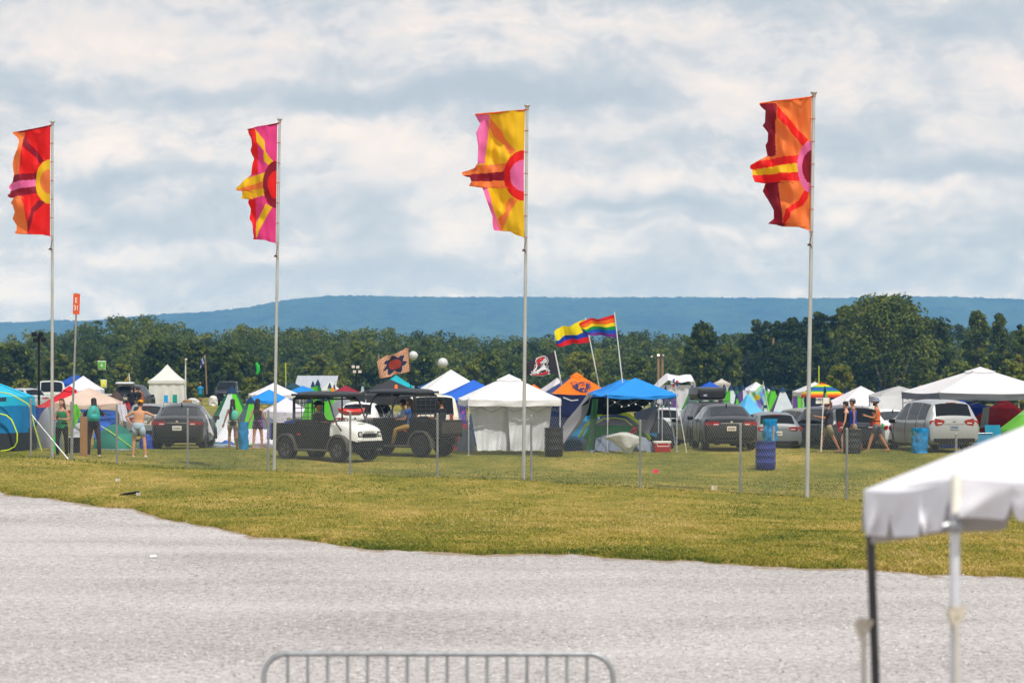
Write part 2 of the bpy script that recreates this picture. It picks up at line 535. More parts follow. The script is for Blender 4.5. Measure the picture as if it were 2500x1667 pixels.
at = me.attributes.new('edge', 'FLOAT', 'POINT'); at.data.foreach_set('value', np.clip(1-(edgeN(X)-Y).ravel()/1.3, 0, 1).astype(np.float32))
o = bpy.data.objects.new('gravel_lot', me); COL.objects.link(o); tag(o, kind='structure')


# grass blades and loose stones as uncountable stuff
def tint_mat(name, stops, rough=.85, trans=.25):
    m = bpy.data.materials.new(name); m.use_nodes = True; MATS[name] = m
    t = NT(m); bs = t.n['Principled BSDF']; bs.inputs['Roughness'].default_value = rough; bs.inputs['Specular IOR Level'].default_value = .2
    at = t.new('ShaderNodeAttribute', attribute_name='tint')
    c = t.ramp(at.outputs['Fac'], stops); t.l.new(c, bs.inputs['Base Color'])
    if trans:
        tr = t.new('ShaderNodeBsdfTranslucent'); t.l.new(c, tr.inputs[0])
        mx = t.new('ShaderNodeMixShader'); mx.inputs[0].default_value = trans
        t.l.new(bs.outputs[0], mx.inputs[1]); t.l.new(tr.outputs[0], mx.inputs[2]); t.l.new(mx.outputs[0], t.n['Material Output'].inputs[0])
    return m


def set_tint(me, vals):
    at = me.attributes.new('tint', 'FLOAT', 'POINT'); at.data.foreach_set('value', np.asarray(vals, np.float32))


def vnoise(X, Y, s, seed=0):
    """cheap smooth value noise"""
    r = np.random.default_rng(seed); T = r.random((64, 64))
    x = X*s; y = Y*s; xi = np.floor(x).astype(int); yi = np.floor(y).astype(int); fx = x-xi; fy = y-yi
    fx = fx*fx*(3-2*fx); fy = fy*fy*(3-2*fy)
    q = lambda a, b: T[a % 64, b % 64]
    return (q(xi, yi)*(1-fx)+q(xi+1, yi)*fx)*(1-fy)+(q(xi, yi+1)*(1-fx)+q(xi+1, yi+1)*fx)*fy


N = 230000
Yb = 1/np.sqrt(rng.uniform(1/101.**2, 1/41.**2, N)); Xb = rng.uniform(-1, 1, N)*(Yb*.19+.8)
extra = 34000
Xe = rng.uniform(-15, 11, extra); Ye = edgeN(Xe) + rng.normal(.12, .42, extra)
Xb = np.r_[Xb, Xe]; Yb = np.r_[Yb, Ye]; N = len(Xb)
keep = Yb > edgeN(Xb) - .06 - (rng.random(len(Xb)) < .5)*rng.exponential(.5, len(Xb))*(vnoise(Xb, Yb, 1.1, 21) > .45)
Xb, Yb = Xb[keep], Yb[keep]; N = len(Xb)
patch = .55*vnoise(Xb, Yb*.6, .38, 1)+.3*vnoise(Xb, Yb*.7, 1.4, 2)+.2*vnoise(Xb, Yb, 4, 3)
ed = np.exp(-np.abs(Yb-edgeN(Xb))/.5)
fl = np.interp(Xb, [(x-CX)/s for x, y, s in _gp[:8]], [F/s for x, y, s in _gp[:8]])
ff = np.exp(-((Yb-fl)/.35)**2)
h = rng.uniform(.018, .045, N)*(1+.6*ed+.9*ff); wd = rng.uniform(.010, .022, N)
ang = rng.uniform(0, pi, N); lx = rng.normal(0, .025, N); ly = rng.normal(0, .025, N)
Zb = zgrass(Xb, Yb) - .004
co = np.empty((N, 3, 3)); dx = np.cos(ang)*wd; dy = np.sin(ang)*wd
co[:, 0] = np.c_[Xb-dx, Yb-dy, Zb]; co[:, 1] = np.c_[Xb+dx, Yb+dy, Zb]; co[:, 2] = np.c_[Xb+lx, Yb+ly, Zb+h]
me = bpy.data.meshes.new('grass'); np_mesh(me, co.reshape(-1, 3), np.arange(3*N).reshape(-1, 3), False)
tn = np.clip(-.03+patch*1.1+rng.normal(0, .10, N)-.3*ff-.18*ed-.20*np.clip((Yb-fl)*.8, 0, 1)+.25*np.clip(vnoise(Xb, Yb*.35, .9, 9)-.72, 0, 1)*4, 0, 1)
set_tint(me, np.repeat(tn, 3))
me.materials.append(tint_mat('blades', [(.12, (.075, .115, .012)), (.34, (.165, .19, .022)), (.52, (.30, .27, .038)), (.70, (.45, .345, .078)), (.92, (.61, .45, .18))], trans=.3))
o = bpy.data.objects.new('grass', me); COL.objects.link(o); tag(o, 'short mown grass with yellow dry patches', 'grass', kind='stuff')

N = 26000
Ys = 1/np.sqrt(rng.uniform(1/70.**2, 1/19.**2, N)); Xs = rng.uniform(-1, 1, N)*(Ys*.19+.5)
keep = Ys < edgeN(Xs)+.15
Xs, Ys = Xs[keep], Ys[keep]; N = len(Xs)
r_ = rng.uniform(.007, .019, N)
base = np.array([[1, 0, 0], [0, 1, 0], [-1, 0, 0], [0, -1, 0], [0, 0, .8]]); rot = rng.uniform(0, 2*pi, N)
co = np.empty((N, 5, 3))
for k in range(5):
    x, y, z = base[k]; j = rng.uniform(.6, 1.3, N)
    co[:, k] = np.c_[Xs+(x*np.cos(rot)-y*np.sin(rot))*r_*j, Ys+(x*np.sin(rot)+y*np.cos(rot))*r_*j, gv(Xs, Ys)+.005+z*r_*j]
tri = np.array([[0, 1, 4], [1, 2, 4], [2, 3, 4], [3, 0, 4]])
fc = (np.arange(N)[:, None, None]*5+tri[None]).reshape(-1, 3)
me = bpy.data.meshes.new('gravel_stones'); np_mesh(me, co.reshape(-1, 3), fc, False)
set_tint(me, np.repeat(rng.random(N), 5))
me.materials.append(tint_mat('stones', [(0, (.17, .16, .155)), (.15, (.3, .28, .27)), (.7, (.46, .43, .42)), (1, (.68, .66, .63))], trans=0))
o = bpy.data.objects.new('gravel_stones', me); COL.objects.link(o); tag(o, 'loose pale crushed stones scattered over the gravel lot', 'gravel', kind='stuff')

# ================================================================== the far ridge
RP = [(-900, 800), (-200, 790), (0, 786), (60, 787), (130, 781), (215, 783), (300, 775), (400, 766), (480, 763), (540, 757), (600, 751), (640, 742), (690, 733), (740, 727), (800, 722),
      (860, 721), (950, 723), (1100, 725), (1250, 724), (1400, 726), (1700, 725), (1850, 727), (1960, 728), (2080, 726), (2200, 723), (2330, 724), (2500, 730), (2900, 742), (3600, 770)]
DR = 5200.
nx = 900; pxs = np.linspace(-900, 3600, nx)
prof = np.interp(pxs, [p[0] for p in RP], [p[1] for p in RP])
vv = []
nl = 26
for j in range(nl):
    k = j/(nl-1)
    Yj = DR + 900*(k-1)                       # slope climbs away from us
    top = HC + (H0-prof)*DR/F
    Xj = (pxs-CX)*DR/F
    z = -6 + (top+6)*(k**.8)
    gul = 14*np.sin(Xj*.012+k*3)+9*np.sin(Xj*.031-k*5)+5*np.sin(Xj*.08+k*9)
    tr_ = (np.random.default_rng(5+j).random(nx)-.5)*6
    Yn = Yj + gul*6*k*(1-k)*3
    zz = z + gul*.45*k*(1-k)*4 + tr_*(.35 if j == nl-1 else .6)
    if j == nl-1: zz = z + (np.random.default_rng(3).random(nx)-.5)*2.6
    vv.append(np.c_[Xj, Yn, zz])
vv.append(np.c_[(pxs-CX)*DR/F, np.full(nx, DR+1500), np.full(nx, -6.)])
co = np.concatenate(vv); i = np.arange(nx-1)[None] + np.arange(nl)[:, None]*nx
me = bpy.data.meshes.new('ridge'); np_mesh(me, co, np.stack([i, i+1, i+nx+1, i+nx], -1).reshape(-1, 4))
m = bpy.data.materials.new('forested_ridge'); m.use_nodes = True
t = NT(m); bs = t.n['Principled BSDF']; bs.inputs['Roughness'].default_value = .95; bs.inputs['Specular IOR Level'].default_value = 0
ob_ = t.new('ShaderNodeTexCoord').outputs['Object']
f = t.math('ADD', t.math('MULTIPLY', t.noise(t.mapping(ob_, (1, .3, 1.6)), .05, 8, .75), .5), t.math('MULTIPLY', t.noise(t.mapping(ob_, (1, .3, 2.2)), .008, 4, .6), .5))
t.l.new(t.ramp(f, [(.40, (.006, .018, .010)), (.60, (.10, .15, .065))]), bs.inputs['Base Color'])
t.l.new(t.bump(t.noise(ob_, .09, 6, .7), 1, 10), bs.inputs['Normal'])
me.materials.append(m)
o = bpy.data.objects.new('ridge', me); COL.objects.link(o); tag(o, kind='structure')

# ================================================================== air
b = MB(); b.box((0, 3350, 93), (9000, 7300, 192))
m = bpy.data.materials.new('haze'); m.use_nodes = True
t = NT(m); t.n.remove(t.n['Principled BSDF'])
pv_ = t.new('ShaderNodeVolumePrincipled'); pv_.inputs['Density'].default_value = 2.05e-4
pv_.inputs['Color'].default_value = (.235, .54, 1.0, 1)
pv_.inputs['Anisotropy'].default_value = 0
t.l.new(pv_.outputs[0], t.n['Material Output'].inputs['Volume'])
o = b.build('haze', m); tag(o, 'thin blue summer haze over the whole field', 'haze', kind='stuff')
# ================================================================== shared materials
GALV = mat('galvanised_steel', '#9a9da0', .45, .6, var=.22, scale=14, bump=.1, stretch=(1, 1, .3))
BLACK = mat('black_plastic', '#0f0f0f', .5, var=.25, scale=10, spec=.2)
POLEM = mat('aluminium_pole', '#b9bbbb', .42, .45, var=.16, scale=9, bump=.1, stretch=(1, 1, .25))
TYRE = mat('tyre_rubber', '#17171a', .85, var=.2, scale=18, bump=.3)
RIM = mat('alloy_rim', '#8b8f94', .3, .8, var=.1)
CHROME = mat('chrome_trim', '#c8ccd0', .15, 1, var=.05)
REDLENS = mat('red_lens', '#8f0d12', .15, var=.25, scale=30, coat=1)
ORLENS = mat('orange_lens', '#d8480e', .2, var=.2, coat=1)
WHITEP = mat('white_pole_paint', '#d6d6d2', .45, var=.08)
STEELLEG = mat('white_steel_leg', '#b9bcbf', .4, .3, var=.12, scale=20)
WOOD = mat('weathered_wood', '#8a6f52', .8, var=.3, scale=5, stretch=(4, 4, .5), bump=.3)


# ================================================================== canopies
def canopy(label, Y, xl, xr, ye, yp, col, val=.26, rot=12, vcol=None, cap=None, group='pop-up canopies over the camp', legs=True, conc=1.12, sag=.05,
           cat='canopy', name='pop_up_canopy', w=None, d=None, legcol=None, facecols=None, droop=0, capr=.22, seed=0, trans=.22):
    s = F/Y; W = (xr-xl)/s; rz = R(rot)
    if w is None:
        if d is None: w = d = W/(abs(cos(rz))+abs(sin(rz)))
        else: w = (W-d*abs(sin(rz)))/abs(cos(rz))
    if d is None: d = w
    X = ((xl+xr)/2-CX)/s; gz = g(X, Y)
    ze = HC-(ye-H0)/s-gz; zp = HC-(yp-H0)/s-gz
    T = thing(name, label, cat, (X, Y, gz), rz, group)
    vcol = vcol or col
    rs = random.Random(seed+int(xl))
    ph = [rs.uniform(0, 6) for _ in range(8)]
    cs = [(-w/2, -d/2), (w/2, -d/2), (w/2, d/2), (-w/2, d/2)]
    mats = [cloth(c, trans) for c in (facecols or [col])]
    b = MB()
    for k in range(4):
        (x0, y0), (x1, y1) = cs[k], cs[(k+1) % 4]
        b.m(k if facecols else 0)

        def fn(u, v, x0=x0, y0=y0, x1=x1, y1=y1, k=k):
            ex = x0+(x1-x0)*u; ey = y0+(y1-y0)*u
            z = ze+(zp-ze)*v**conc
            a = sin(pi*u)
            z -= sag*a*(1-v)*(1+.0*k) + sag*.9*a*sin(pi*v)
            z += .012*sin(u*17+ph[k])*sin(v*9+ph[k+4])*(1-v)
            r = 1-v + .0
            return (ex*r, ey*r, z)
        b.grid(fn, 10, 8)
    b.build('roof', mats, T, True, 30)
    if val:
        b = MB()
        for k in range(4):
            (x0, y0), (x1, y1) = cs[k], cs[(k+1) % 4]; nx, ny = (y1-y0), -(x1-x0); q = math.hypot(nx, ny); nx /= q; ny /= q

            def fn(u, v, x0=x0, y0=y0, x1=x1, y1=y1, nx=nx, ny=ny, k=k):
                a = sin(pi*u)
                wv = .02*sin(u*23+ph[k])*v + .015*sin(u*9+ph[k+3])*v + .01*sin(v*6+u*12)
                z = ze - sag*a*1.0*(1-v*.4) - val*v + .012*sin(u*14+ph[k])*v - droop*a*v
                return (x0+(x1-x0)*u+nx*(wv+.006), y0+(y1-y0)*u+ny*(wv+.006), z)
            b.grid(fn, 16, 3)
        b.build('valance', cloth(vcol, trans*.6), T, True, 60)
    if cap:
        b = MB(); r = capr; zc = zp-(zp-ze)*r**1.0*.9
        for k in range(4):
            (x0, y0), (x1, y1) = cs[k], cs[(k+1) % 4]
            b.grid(lambda u, v, x0=x0, y0=y0, x1=x1, y1=y1: ((x0+(x1-x0)*u)*r*(1-v)*1.0, (y0+(y1-y0)*u)*r*(1-v), zc+.025+(zp-zc+.02)*v**1.1-.05*sin(pi*u)*(1-v)), 6, 3)
        b.build('vent_cap', cloth(cap, trans), T, True, 30)
    lm = legcol or STEELLEG
    if legs:
        for (x, y) in cs:
            lx, ly = x*.985, y*.985
            dz = g(X+lx*cos(rz)-ly*sin(rz), Y+lx*sin(rz)+ly*cos(rz))-gz
            b = MB(); b.box((lx, ly, (ze*.55+dz)/2+dz/2), (.026, .026, ze*.55-dz)); b.box((lx, ly, ze*.77), (.036, .036, ze*.5)); b.box((lx, ly, dz+.012), (.09, .09, .02)); b.box((lx, ly, ze*.56), (.05, .05, .07))
            b.build('leg', lm, T)
        b = MB()
        for k in range(4):
            (x0, y0), (x1, y1) = cs[k], cs[(k+1) % 4]; n = 4
            for i in range(n):
                za, zb = (ze-.12, ze-.42) if i % 2 == 0 else (ze-.42, ze-.12)
                pa = (x0+(x1-x0)*i/n)*.975, (y0+(y1-y0)*i/n)*.975; pb = (x0+(x1-x0)*(i+1)/n)*.975, (y0+(y1-y0)*(i+1)/n)*.975
                b.tube([(*pa, za), (*pb, zb)], .008, 4); b.tube([(*pa, zb), (*pb, za)], .008, 4)
        b.build('truss', mat('truss_steel', '#55585c', .45, .3, var=.1), T)
    return T


def sheet(name, label, cat, corners, col, wr=.05, fr=5, nu=24, nv=18, group=None, sagb=0, seed=0, trans=.15, parent=None, m=None, bulge=0):
    """hanging fabric between four world points: top left, top right, bottom right, bottom left"""
    A, B, C_, D = [Vector(c) for c in corners]
    o0 = (C_+D)/2
    n = (B-A).cross(D-A).normalized(); rs = random.Random(seed+int(A.x*100)); ph = [rs.uniform(0, 6) for _ in range(5)]
    b = MB()

    def fn(u, v):
        p = (A.lerp(B, u)).lerp(D.lerp(C_, u), v)
        a = (.3+.7*v)
        q = sin(u*fr*6+ph[0]+v*2.2)*.6+sin(u*fr*13+v*fr*3+ph[1])*.3+sin(v*fr*5+u*5+ph[2])*.35
        q += .5*noise.noise(Vector((u*fr, v*fr*.8, ph[3])))*2
        return p + n*(q*wr*a + bulge*sin(pi*u)*sin(pi*v)) - Vector((0, 0, sagb*sin(pi*u)*(1-v))) - o0
    b.grid(fn, nu, nv)
    o = b.build(name, m or cloth(col, trans), None, True, 180, loc=o0)
    if label: tag(o, label, cat, group)
    return o


# ================================================================== striped pyramid glamping tents
def tipi(label, x, yb, yt, wpx, panels, Y=None, rot=20, group='pyramid tents with navy tops in the rental camp', cap='#1c3a5e', marks=None):
    if Y is None: Y = 235
    s = F/Y; X = (x-CX)/s; gz = g(X, Y)
    zp = HC-(yt-H0)/s-gz; W = wpx/s; r = W/2
    T = thing('pyramid_tent', label, 'tent', (X, Y, gz), R(rot), group)
    n = len(panels); r *= 1.28 if n <= 5 else 1.05; b = MB(); names = list(dict.fromkeys(panels))
    for k in range(n):
        a0 = 2*pi*k/n-pi/2-pi/n; a1 = a0+2*pi/n; b.m(names.index(panels[k]))
        p0 = (cos(a0)*r, sin(a0)*r); p1 = (cos(a1)*r, sin(a1)*r)
        b.grid(lambda u, v, p0=p0, p1=p1: ((p0[0]+(p1[0]-p0[0])*u)*(1-v*.88)*(1-.05*sin(pi*v)), (p0[1]+(p1[1]-p0[1])*u)*(1-v*.88)*(1-.05*sin(pi*v)), zp*.9*v-.02), 5, 8)
    b.build('panels', [cloth(c) for c in names], T, True, 25)
    b = MB(); b.lathe([(r*.19, zp*.85), (r*.13, zp*.91), (.02, zp)], 8); b.build('cap', cloth(cap), T, True, 40)
    if marks:
        b = MB(); vs, fs = text_mb(marks, .26*zp, .006)
        vs = [(v[0], -r*.78+v[2]+v[1]*.30, v[1]*.93+zp*.22) for v in vs]; b.add(vs, fs); b.build('lettering', cloth('#20242c'), T)
    return T


# ================================================================== dome tents
def dome(label, Y, xc, wpx, ytop, dep, cols, mfn, group='dome tents pitched in the camp', rot=0, p=2.2, seed=0, name='dome_tent', fly=None, arch=None, h=None, xoff=0, cabin=None):
    s = F/Y; X = (xc-CX)/s; gz = g(X, Y); h = h or HC-(ytop-H0)/s-gz; a = wpx/s/2; c = dep/2
    T = thing(name, label, 'tent', (X, Y, gz), R(rot), group)
    b = MB()

    def fn(u, v):
        t_ = 2*pi*u; cx = cos(t_); sx = sin(t_)
        sq = (abs(cx)**p+abs(sx)**p)**(-1/p)          # superellipse plan
        r = max(0., 1-v**1.9)**.62 if cabin is None else (1-.07*v if v < cabin else (1-.07*v)*(1-v)/(1-cabin)); k = 1+.012*sin(u*60)*sin(v*9)
        return (cx*sq*a*r*k+xoff*v, sx*sq*c*r*k, h*v*(1+.01*sin(u*37))-.01)
    b.grid(fn, 56, 16, mfn)
    b.build('shell', [cloth(q, .12) for q in cols], T, True, 45)
    if arch:
        b = MB()
        for (c0, pts, rr) in arch:
            b.m(c0); b.tube([Vector((q[0]*a, -c*q[2], q[1]*h)) for q in pts], rr, 6)
        b.build('pole_sleeve', [cloth('#c8e02a', 0), cloth('#d8d8d0', 0)], T, True)
    return T


# ================================================================== chairs, bins, coolers
def barrel(label, x, Y, r, h, col, group='plastic trash barrels along the fence', lip=True):
    p = on(x, Y)
    T = thing('trash_barrel', label, 'barrel', p, 0, group)
    b = MB(); pr = [(r*.92, 0), (r*.95, .02), (r, h*.05)]
    for i in range(1, 4):
        z = h*i/4
        pr += [(r, z-.03), (r*1.035, z-.012), (r*1.035, z+.012), (r, z+.03)]
    pr += [(r, h-.05), (r*1.03, h-.03), (r*1.03, h), (r*.96, h), (r*.94, h-.05), (r*.9, .08)]
    b.lathe(pr, 26); b.build('drum', mat('drum_'+col.strip('#'), col, .42, var=.15, scale=7), T, True, 35)
    return T


def bag(name, label, cat, pts, th, mats, mfn, parent=None, seed=0, zb=None, group=None):
    """crumpled bag: outline (left x, right x) per height, metres"""
    rs = random.Random(seed); off = rs.uniform(0, 50)
    b = MB(); nv = 26; nu = 28

    def fn(u, v):
        z = pts[0][0]+(pts[-1][0]-pts[0][0])*v
        for (z0, a0, b0), (z1, a1, b1) in zip(pts, pts[1:]):
            if z <= z1+1e-6:
                k = (z-z0)/(z1-z0); xl = a0+(a1-a0)*k; xr = b0+(b1-b0)*k; break
        cx = (xl+xr)/2; rx = (xr-xl)/2; t_ = 2*pi*u
        q = 1+.34*noise.noise(Vector((cos(t_)*2.2+off, sin(t_)*2.2, z*4)))+.16*noise.noise(Vector((cos(t_)*6+off, sin(t_)*6, z*9)))+.05*sin(t_*11+z*9+off)
        return (cx+cos(t_)*rx*q, sin(t_)*min(th, rx)*q, z)
    b.grid(fn, nu, nv, mfn)
    return b.build(name, mats, parent, True, 180)


def folded_chair(label, x, Y, h, wpx, col, group=None):
    p = on(x, Y); w = wpx*Y/F
    T = thing('camp_chair', label, 'chair', p, .1, group)
    b = MB(); b.grid(lambda u, v: ((u-.5)*w*(1-.1*v), -.12+.25*v+.03*sin(u*6), h*(.35+.65*v)), 6, 5); b.build('backrest', cloth(col), T, True)
    b = MB(); b.grid(lambda u, v: ((u-.5)*w, -.45+.4*v, h*(.40+.02*sin(u*3.1))), 6, 4); b.build('seat', cloth(col), T, True)
    for sx in (-1, 1):
        for sy in (-1, 1):
            b = MB(); b.tube([(sx*w*.5, -.2+sy*.22, 0), (sx*w*.42, -.2-sy*.15, h*.42)], .012, 5); b.build('leg', BLACK, T)
    return T


def pole_thing(name, label, cat, pts, r, m, group=None, n=10):
    pts = [Vector(p) for p in pts]; o0 = pts[0].copy()
    b = MB(); b.tube([p-o0 for p in pts], r, n); o = b.build(name, m, None, True, loc=o0)
    return tag(o, label, cat, group)


# ================================================================== cars
PROF = {
 'sedan': dict(st=[(-2.42, .42, .78, .80, .70, .52), (-2.37, .30, .97, 1.00, .82, .62), (-2.2, .25, 1.01, 1.045, .89, .70), (-1.82, .22, .99, 1.09, .915, .70), (-1.45, .2, .98, 1.22, .92, .66),
                   (-.95, .2, .965, 1.39, .92, .60), (-.3, .2, .955, 1.455, .92, .585), (.3, .2, .945, 1.43, .92, .585), (.8, .2, .945, 1.26, .92, .63), (1.25, .2, .94, 1.02, .915, .72),
                   (2.0, .22, .83, .88, .88, .68), (2.3, .28, .7, .74, .78, .55), (2.42, .4, .58, .60, .6, .4)], rw=(-1.78, -1.0), ws=(.42, 1.18), sw=(-1.25, 1.0), L=4.84, wb=(-1.42, 1.42), wr=.335, lz=.86),
 'suv': dict(st=[(-2.33, .5, .92, .95, .78, .60), (-2.29, .36, 1.06, 1.10, .87, .70), (-2.2, .30, 1.08, 1.28, .91, .69), (-2.03, .26, 1.08, 1.60, .925, .64), (-1.85, .24, 1.07, 1.68, .93, .635),
                 (-1.2, .22, 1.06, 1.73, .93, .64), (-.4, .22, 1.04, 1.74, .93, .64), (.35, .22, 1.03, 1.69, .93, .63), (.8, .22, 1.03, 1.45, .93, .66), (1.2, .22, 1.03, 1.14, .92, .72),
                 (2.0, .25, .95, 1.0, .90, .70), (2.26, .32, .8, .84, .80, .6), (2.36, .45, .66, .68, .6, .4)], rw=(-2.235, -2.00), ws=(.42, 1.12), sw=(-1.95, .95), L=4.68, wb=(-1.36, 1.4), wr=.36, lz=1.0),
 'hatch': dict(st=[(-2.06, .45, .86, .90, .74, .58), (-2.02, .32, .98, 1.02, .83, .66), (-1.92, .27, 1.0, 1.16, .87, .66), (-1.66, .23, 1.0, 1.42, .885, .60), (-1.45, .22, .99, 1.49, .89, .60),
                   (-.9, .2, .98, 1.53, .89, .60), (-.3, .2, .97, 1.53, .89, .60), (.3, .2, .96, 1.48, .89, .59), (.8, .2, .96, 1.26, .89, .63), (1.2, .2, .95, 1.02, .88, .69),
                   (1.75, .24, .85, .9, .85, .64), (2.0, .32, .68, .7, .72, .5)], rw=(-1.95, -1.62), ws=(.4, 1.12), sw=(-1.6, .95), L=4.1, wb=(-1.25, 1.28), wr=.31, lz=.93),
 'boxy': dict(st=[(-2.42, .55, 1.0, 1.02, .86, .74), (-2.39, .45, 1.12, 1.15, .93, .80), (-2.33, .42, 1.14, 1.3, .95, .78), (-2.18, .40, 1.14, 1.80, .96, .74), (-2.0, .4, 1.14, 1.86, .96, .74),
                  (-1.2, .4, 1.13, 1.88, .96, .74), (.3, .4, 1.12, 1.86, .96, .73), (.65, .4, 1.12, 1.55, .96, .76), (.95, .4, 1.12, 1.2, .95, .8),
                  (2.2, .42, 1.06, 1.12, .93, .78), (2.4, .5, .8, .84, .85, .7)], rw=(-2.36, -2.14), ws=(.36, .9), sw=(-2.1, .8), L=4.8, wb=(-1.5, 1.6), wr=.40, lz=1.05),
}


def wheel_mesh(r, wd):
    b = MB(); M = Matrix.Rotation(pi/2, 3, 'Y')
    b.lathe([(r*.62, -wd/2), (r*.93, -wd/2), (r, -wd*.38), (r, wd*.38), (r*.93, wd/2), (r*.62, wd/2), (r*.6, wd*.3), (r*.6, -wd*.3)], 28, M)
    c = MB(); c.m(0).lathe([(r*.60, -wd*.42), (r*.62, -wd*.46), (r*.63, wd*.46), (r*.60, wd*.42), (r*.5, wd*.36), (r*.2, wd*.30), (r*.1, wd*.42), (.01, wd*.42)], 28, M)
    c.lathe([(.01, -wd*.42), (r*.1, -wd*.42), (r*.5, -wd*.30), (r*.60, -wd*.42)], 28, M)
    c.m(1)
    for k in range(5):
        for q in (-.12, .12):
            a = 2*pi*k/5+q*1.6+.63
            for sx in (-1, 1):
                c.box((sx*wd*.40, cos(a)*r*.40, sin(a)*r*.40), (.01, r*.1, r*.26), M=Matrix.Rotation(a-pi/2, 3, 'X'))
    return b, c


def car(label, x, Y, kind, rz, col, group='cars parked in the camp rows', H=1.0, Wk=1.0, Lk=1.0, plate='#d9d6c8', ptxt=None, detail=True, name='parked_car', trunkglass=True, rails=False, dz=0, yf=None, light=None):
    pr = PROF[kind]; p = on(x, Y); T = thing(name, label, 'car', (p.x, p.y, p.z+dz), R(rz), group)
    st = pr['st']; n = 100; ys = np.linspace(st[0][0], st[-1][0], n)
    # denser at the ends
    ys = np.unique(np.r_[ys, [q[0] for q in st], np.linspace(st[0][0], st[0][0]+.4, 24), np.linspace(st[-1][0]-.3, st[-1][0], 10)])
    C_ = [np.interp(ys, [q[0] for q in st], [q[i] for q in st]) for i in range(6)]
    L0 = ys.copy()
    for it in range(5):
        for i in range(1, 6):
            a = C_[i].copy()
            dist = np.minimum(1, (ys[2:]-ys[:-2])*6)
            C_[i][1:-1] = a[1:-1]*(1-.3) + .3*np.interp(ys[1:-1], ys, a)*0 + .3*(a[:-2]*(ys[2:]-ys[1:-1])+a[2:]*(ys[1:-1]-ys[:-2]))/(ys[2:]-ys[:-2])
    _, zb, zs, zr, hw, wr = C_
    rows = []
    for i in range(len(ys)):
        zb_, zs_, zr_, w_, r_ = zb[i]*H, zs[i]*H, zr[i]*H, hw[i]*Wk, wr[i]*Wk
        up = max(0., zr_-zs_)
        half = [(0, zb_), (w_*.80, zb_), (w_*.95, zb_+.06), (w_*.985, zb_+.18), (w_, (zb_+zs_)/2+.03), (w_*.995, zs_-.12), (w_*.965, zs_-.02), (w_*.935, zs_+min(.02, up*.2)),
                (w_*.935*(.55)+r_*.45+.01, zs_+up*.52), (r_+.025, zs_+up*.88), (r_*.90, zs_+up*.98+.002), (r_*.6, zr_+.018), (r_*.3, zr_+.026), (0, zr_+.03)]
        L = [(-a, z) for a, z in half[::-1]][:-1]+[(a, z) for a, z in half]    # roof centre left ... bottom ... right roof? reorder below
        # go around: bottom centre -> left side up -> roof -> right side down
        ring = [(-a, z) for a, z in half] + [(a, z) for a, z in half[::-1]][1:]
        rows.append([(a, ys[i]*Lk, z) for a, z in ring])
    nr = len(rows[0])
    b = MB(); b.rings(rows, cap=True, close=False)
    o_ = len(b.v)
    b.f.append(list(range(nr))[::-1]); b.mi.append(0); b.f.append([(len(rows)-1)*nr+k for k in range(nr)]); b.mi.append(0)
    PM = paint(col)
    b.build('body', PM, T, True, 32)
    # window patches sit just proud of the shell
    A = np.array(rows)

    def patch(i0, i1, j0, j1, off=.006):
        sub = A[i0:i1+1, j0:j1+1]
        du = np.gradient(sub, axis=0); dv = np.gradient(sub, axis=1); nn = np.cross(dv, du); nn /= np.linalg.norm(nn, axis=2, keepdims=True)+1e-9
        cx = sub[..., 0]*.6; up_ = sub[..., 2]-.9
        sgn = np.sign(nn[..., 0]*sub[..., 0]+nn[..., 2]*.6+nn[..., 1]*np.sign(sub[..., 1])*.4); nn *= sgn[..., None]
        q = sub+nn*off
        return [[tuple(v) for v in r] for r in q]

    def idx(y): return int(np.argmin(abs(ys-y)))
    gl = glass()
    i0, i1 = idx(pr['rw'][0]), idx(pr['rw'][1]); b = MB(); b.rings(patch(i0, i1, 10, nr-11), cap=False, close=False); b.build('rear_window', gl, T, True, 180)
    i0, i1 = idx(pr['ws'][0]), idx(pr['ws'][1]); b = MB(); b.rings(patch(i0, i1, 10, nr-11), cap=False, close=False); b.build('windshield', gl, T, True, 180)
    y0, y1 = pr['sw']; cuts = [y0, y0+(y1-y0)*.27, y0+(y1-y0)*.62, y1] if kind != 'sedan' else [y0, y0+(y1-y0)*.46, y1]
    for a_, c_ in zip(cuts, cuts[1:]):
        i0, i1 = idx(a_+.035), idx(c_-.035)
        for (j0, j1) in ((7, 9), (nr-10, nr-8)):
            b = MB(); b.rings(patch(i0, i1, j0, j1), cap=False, close=False); b.build('side_window', gl, T, True, 180)
    for side_, (ja, jb) in enumerate(((7, 2), (nr-8, nr-3))):
        b = MB()
        for c_ in cuts:
            i_ = idx(c_); stp = -1 if side_ == 0 else 1
            b.tube([tuple(A[i_, j]+np.array([.004*(1 if side_ else -1), 0, 0])) for j in range(ja, jb+stp, stp)], .007, 4)
        b.build('door_seam', BLACK, T)
        for c_ in cuts[1:]:
            i_ = idx(c_-.16); b = MB(); q_ = A[i_, 6 if side_ == 0 else nr-7]; b.box((q_[0]+.012*(1 if side_ else -1), q_[1], q_[2]-.07), (.03, .15, .028)); b.build('door_handle', CHROME if kind != 'sedan' else PM, T, bevel=.006)
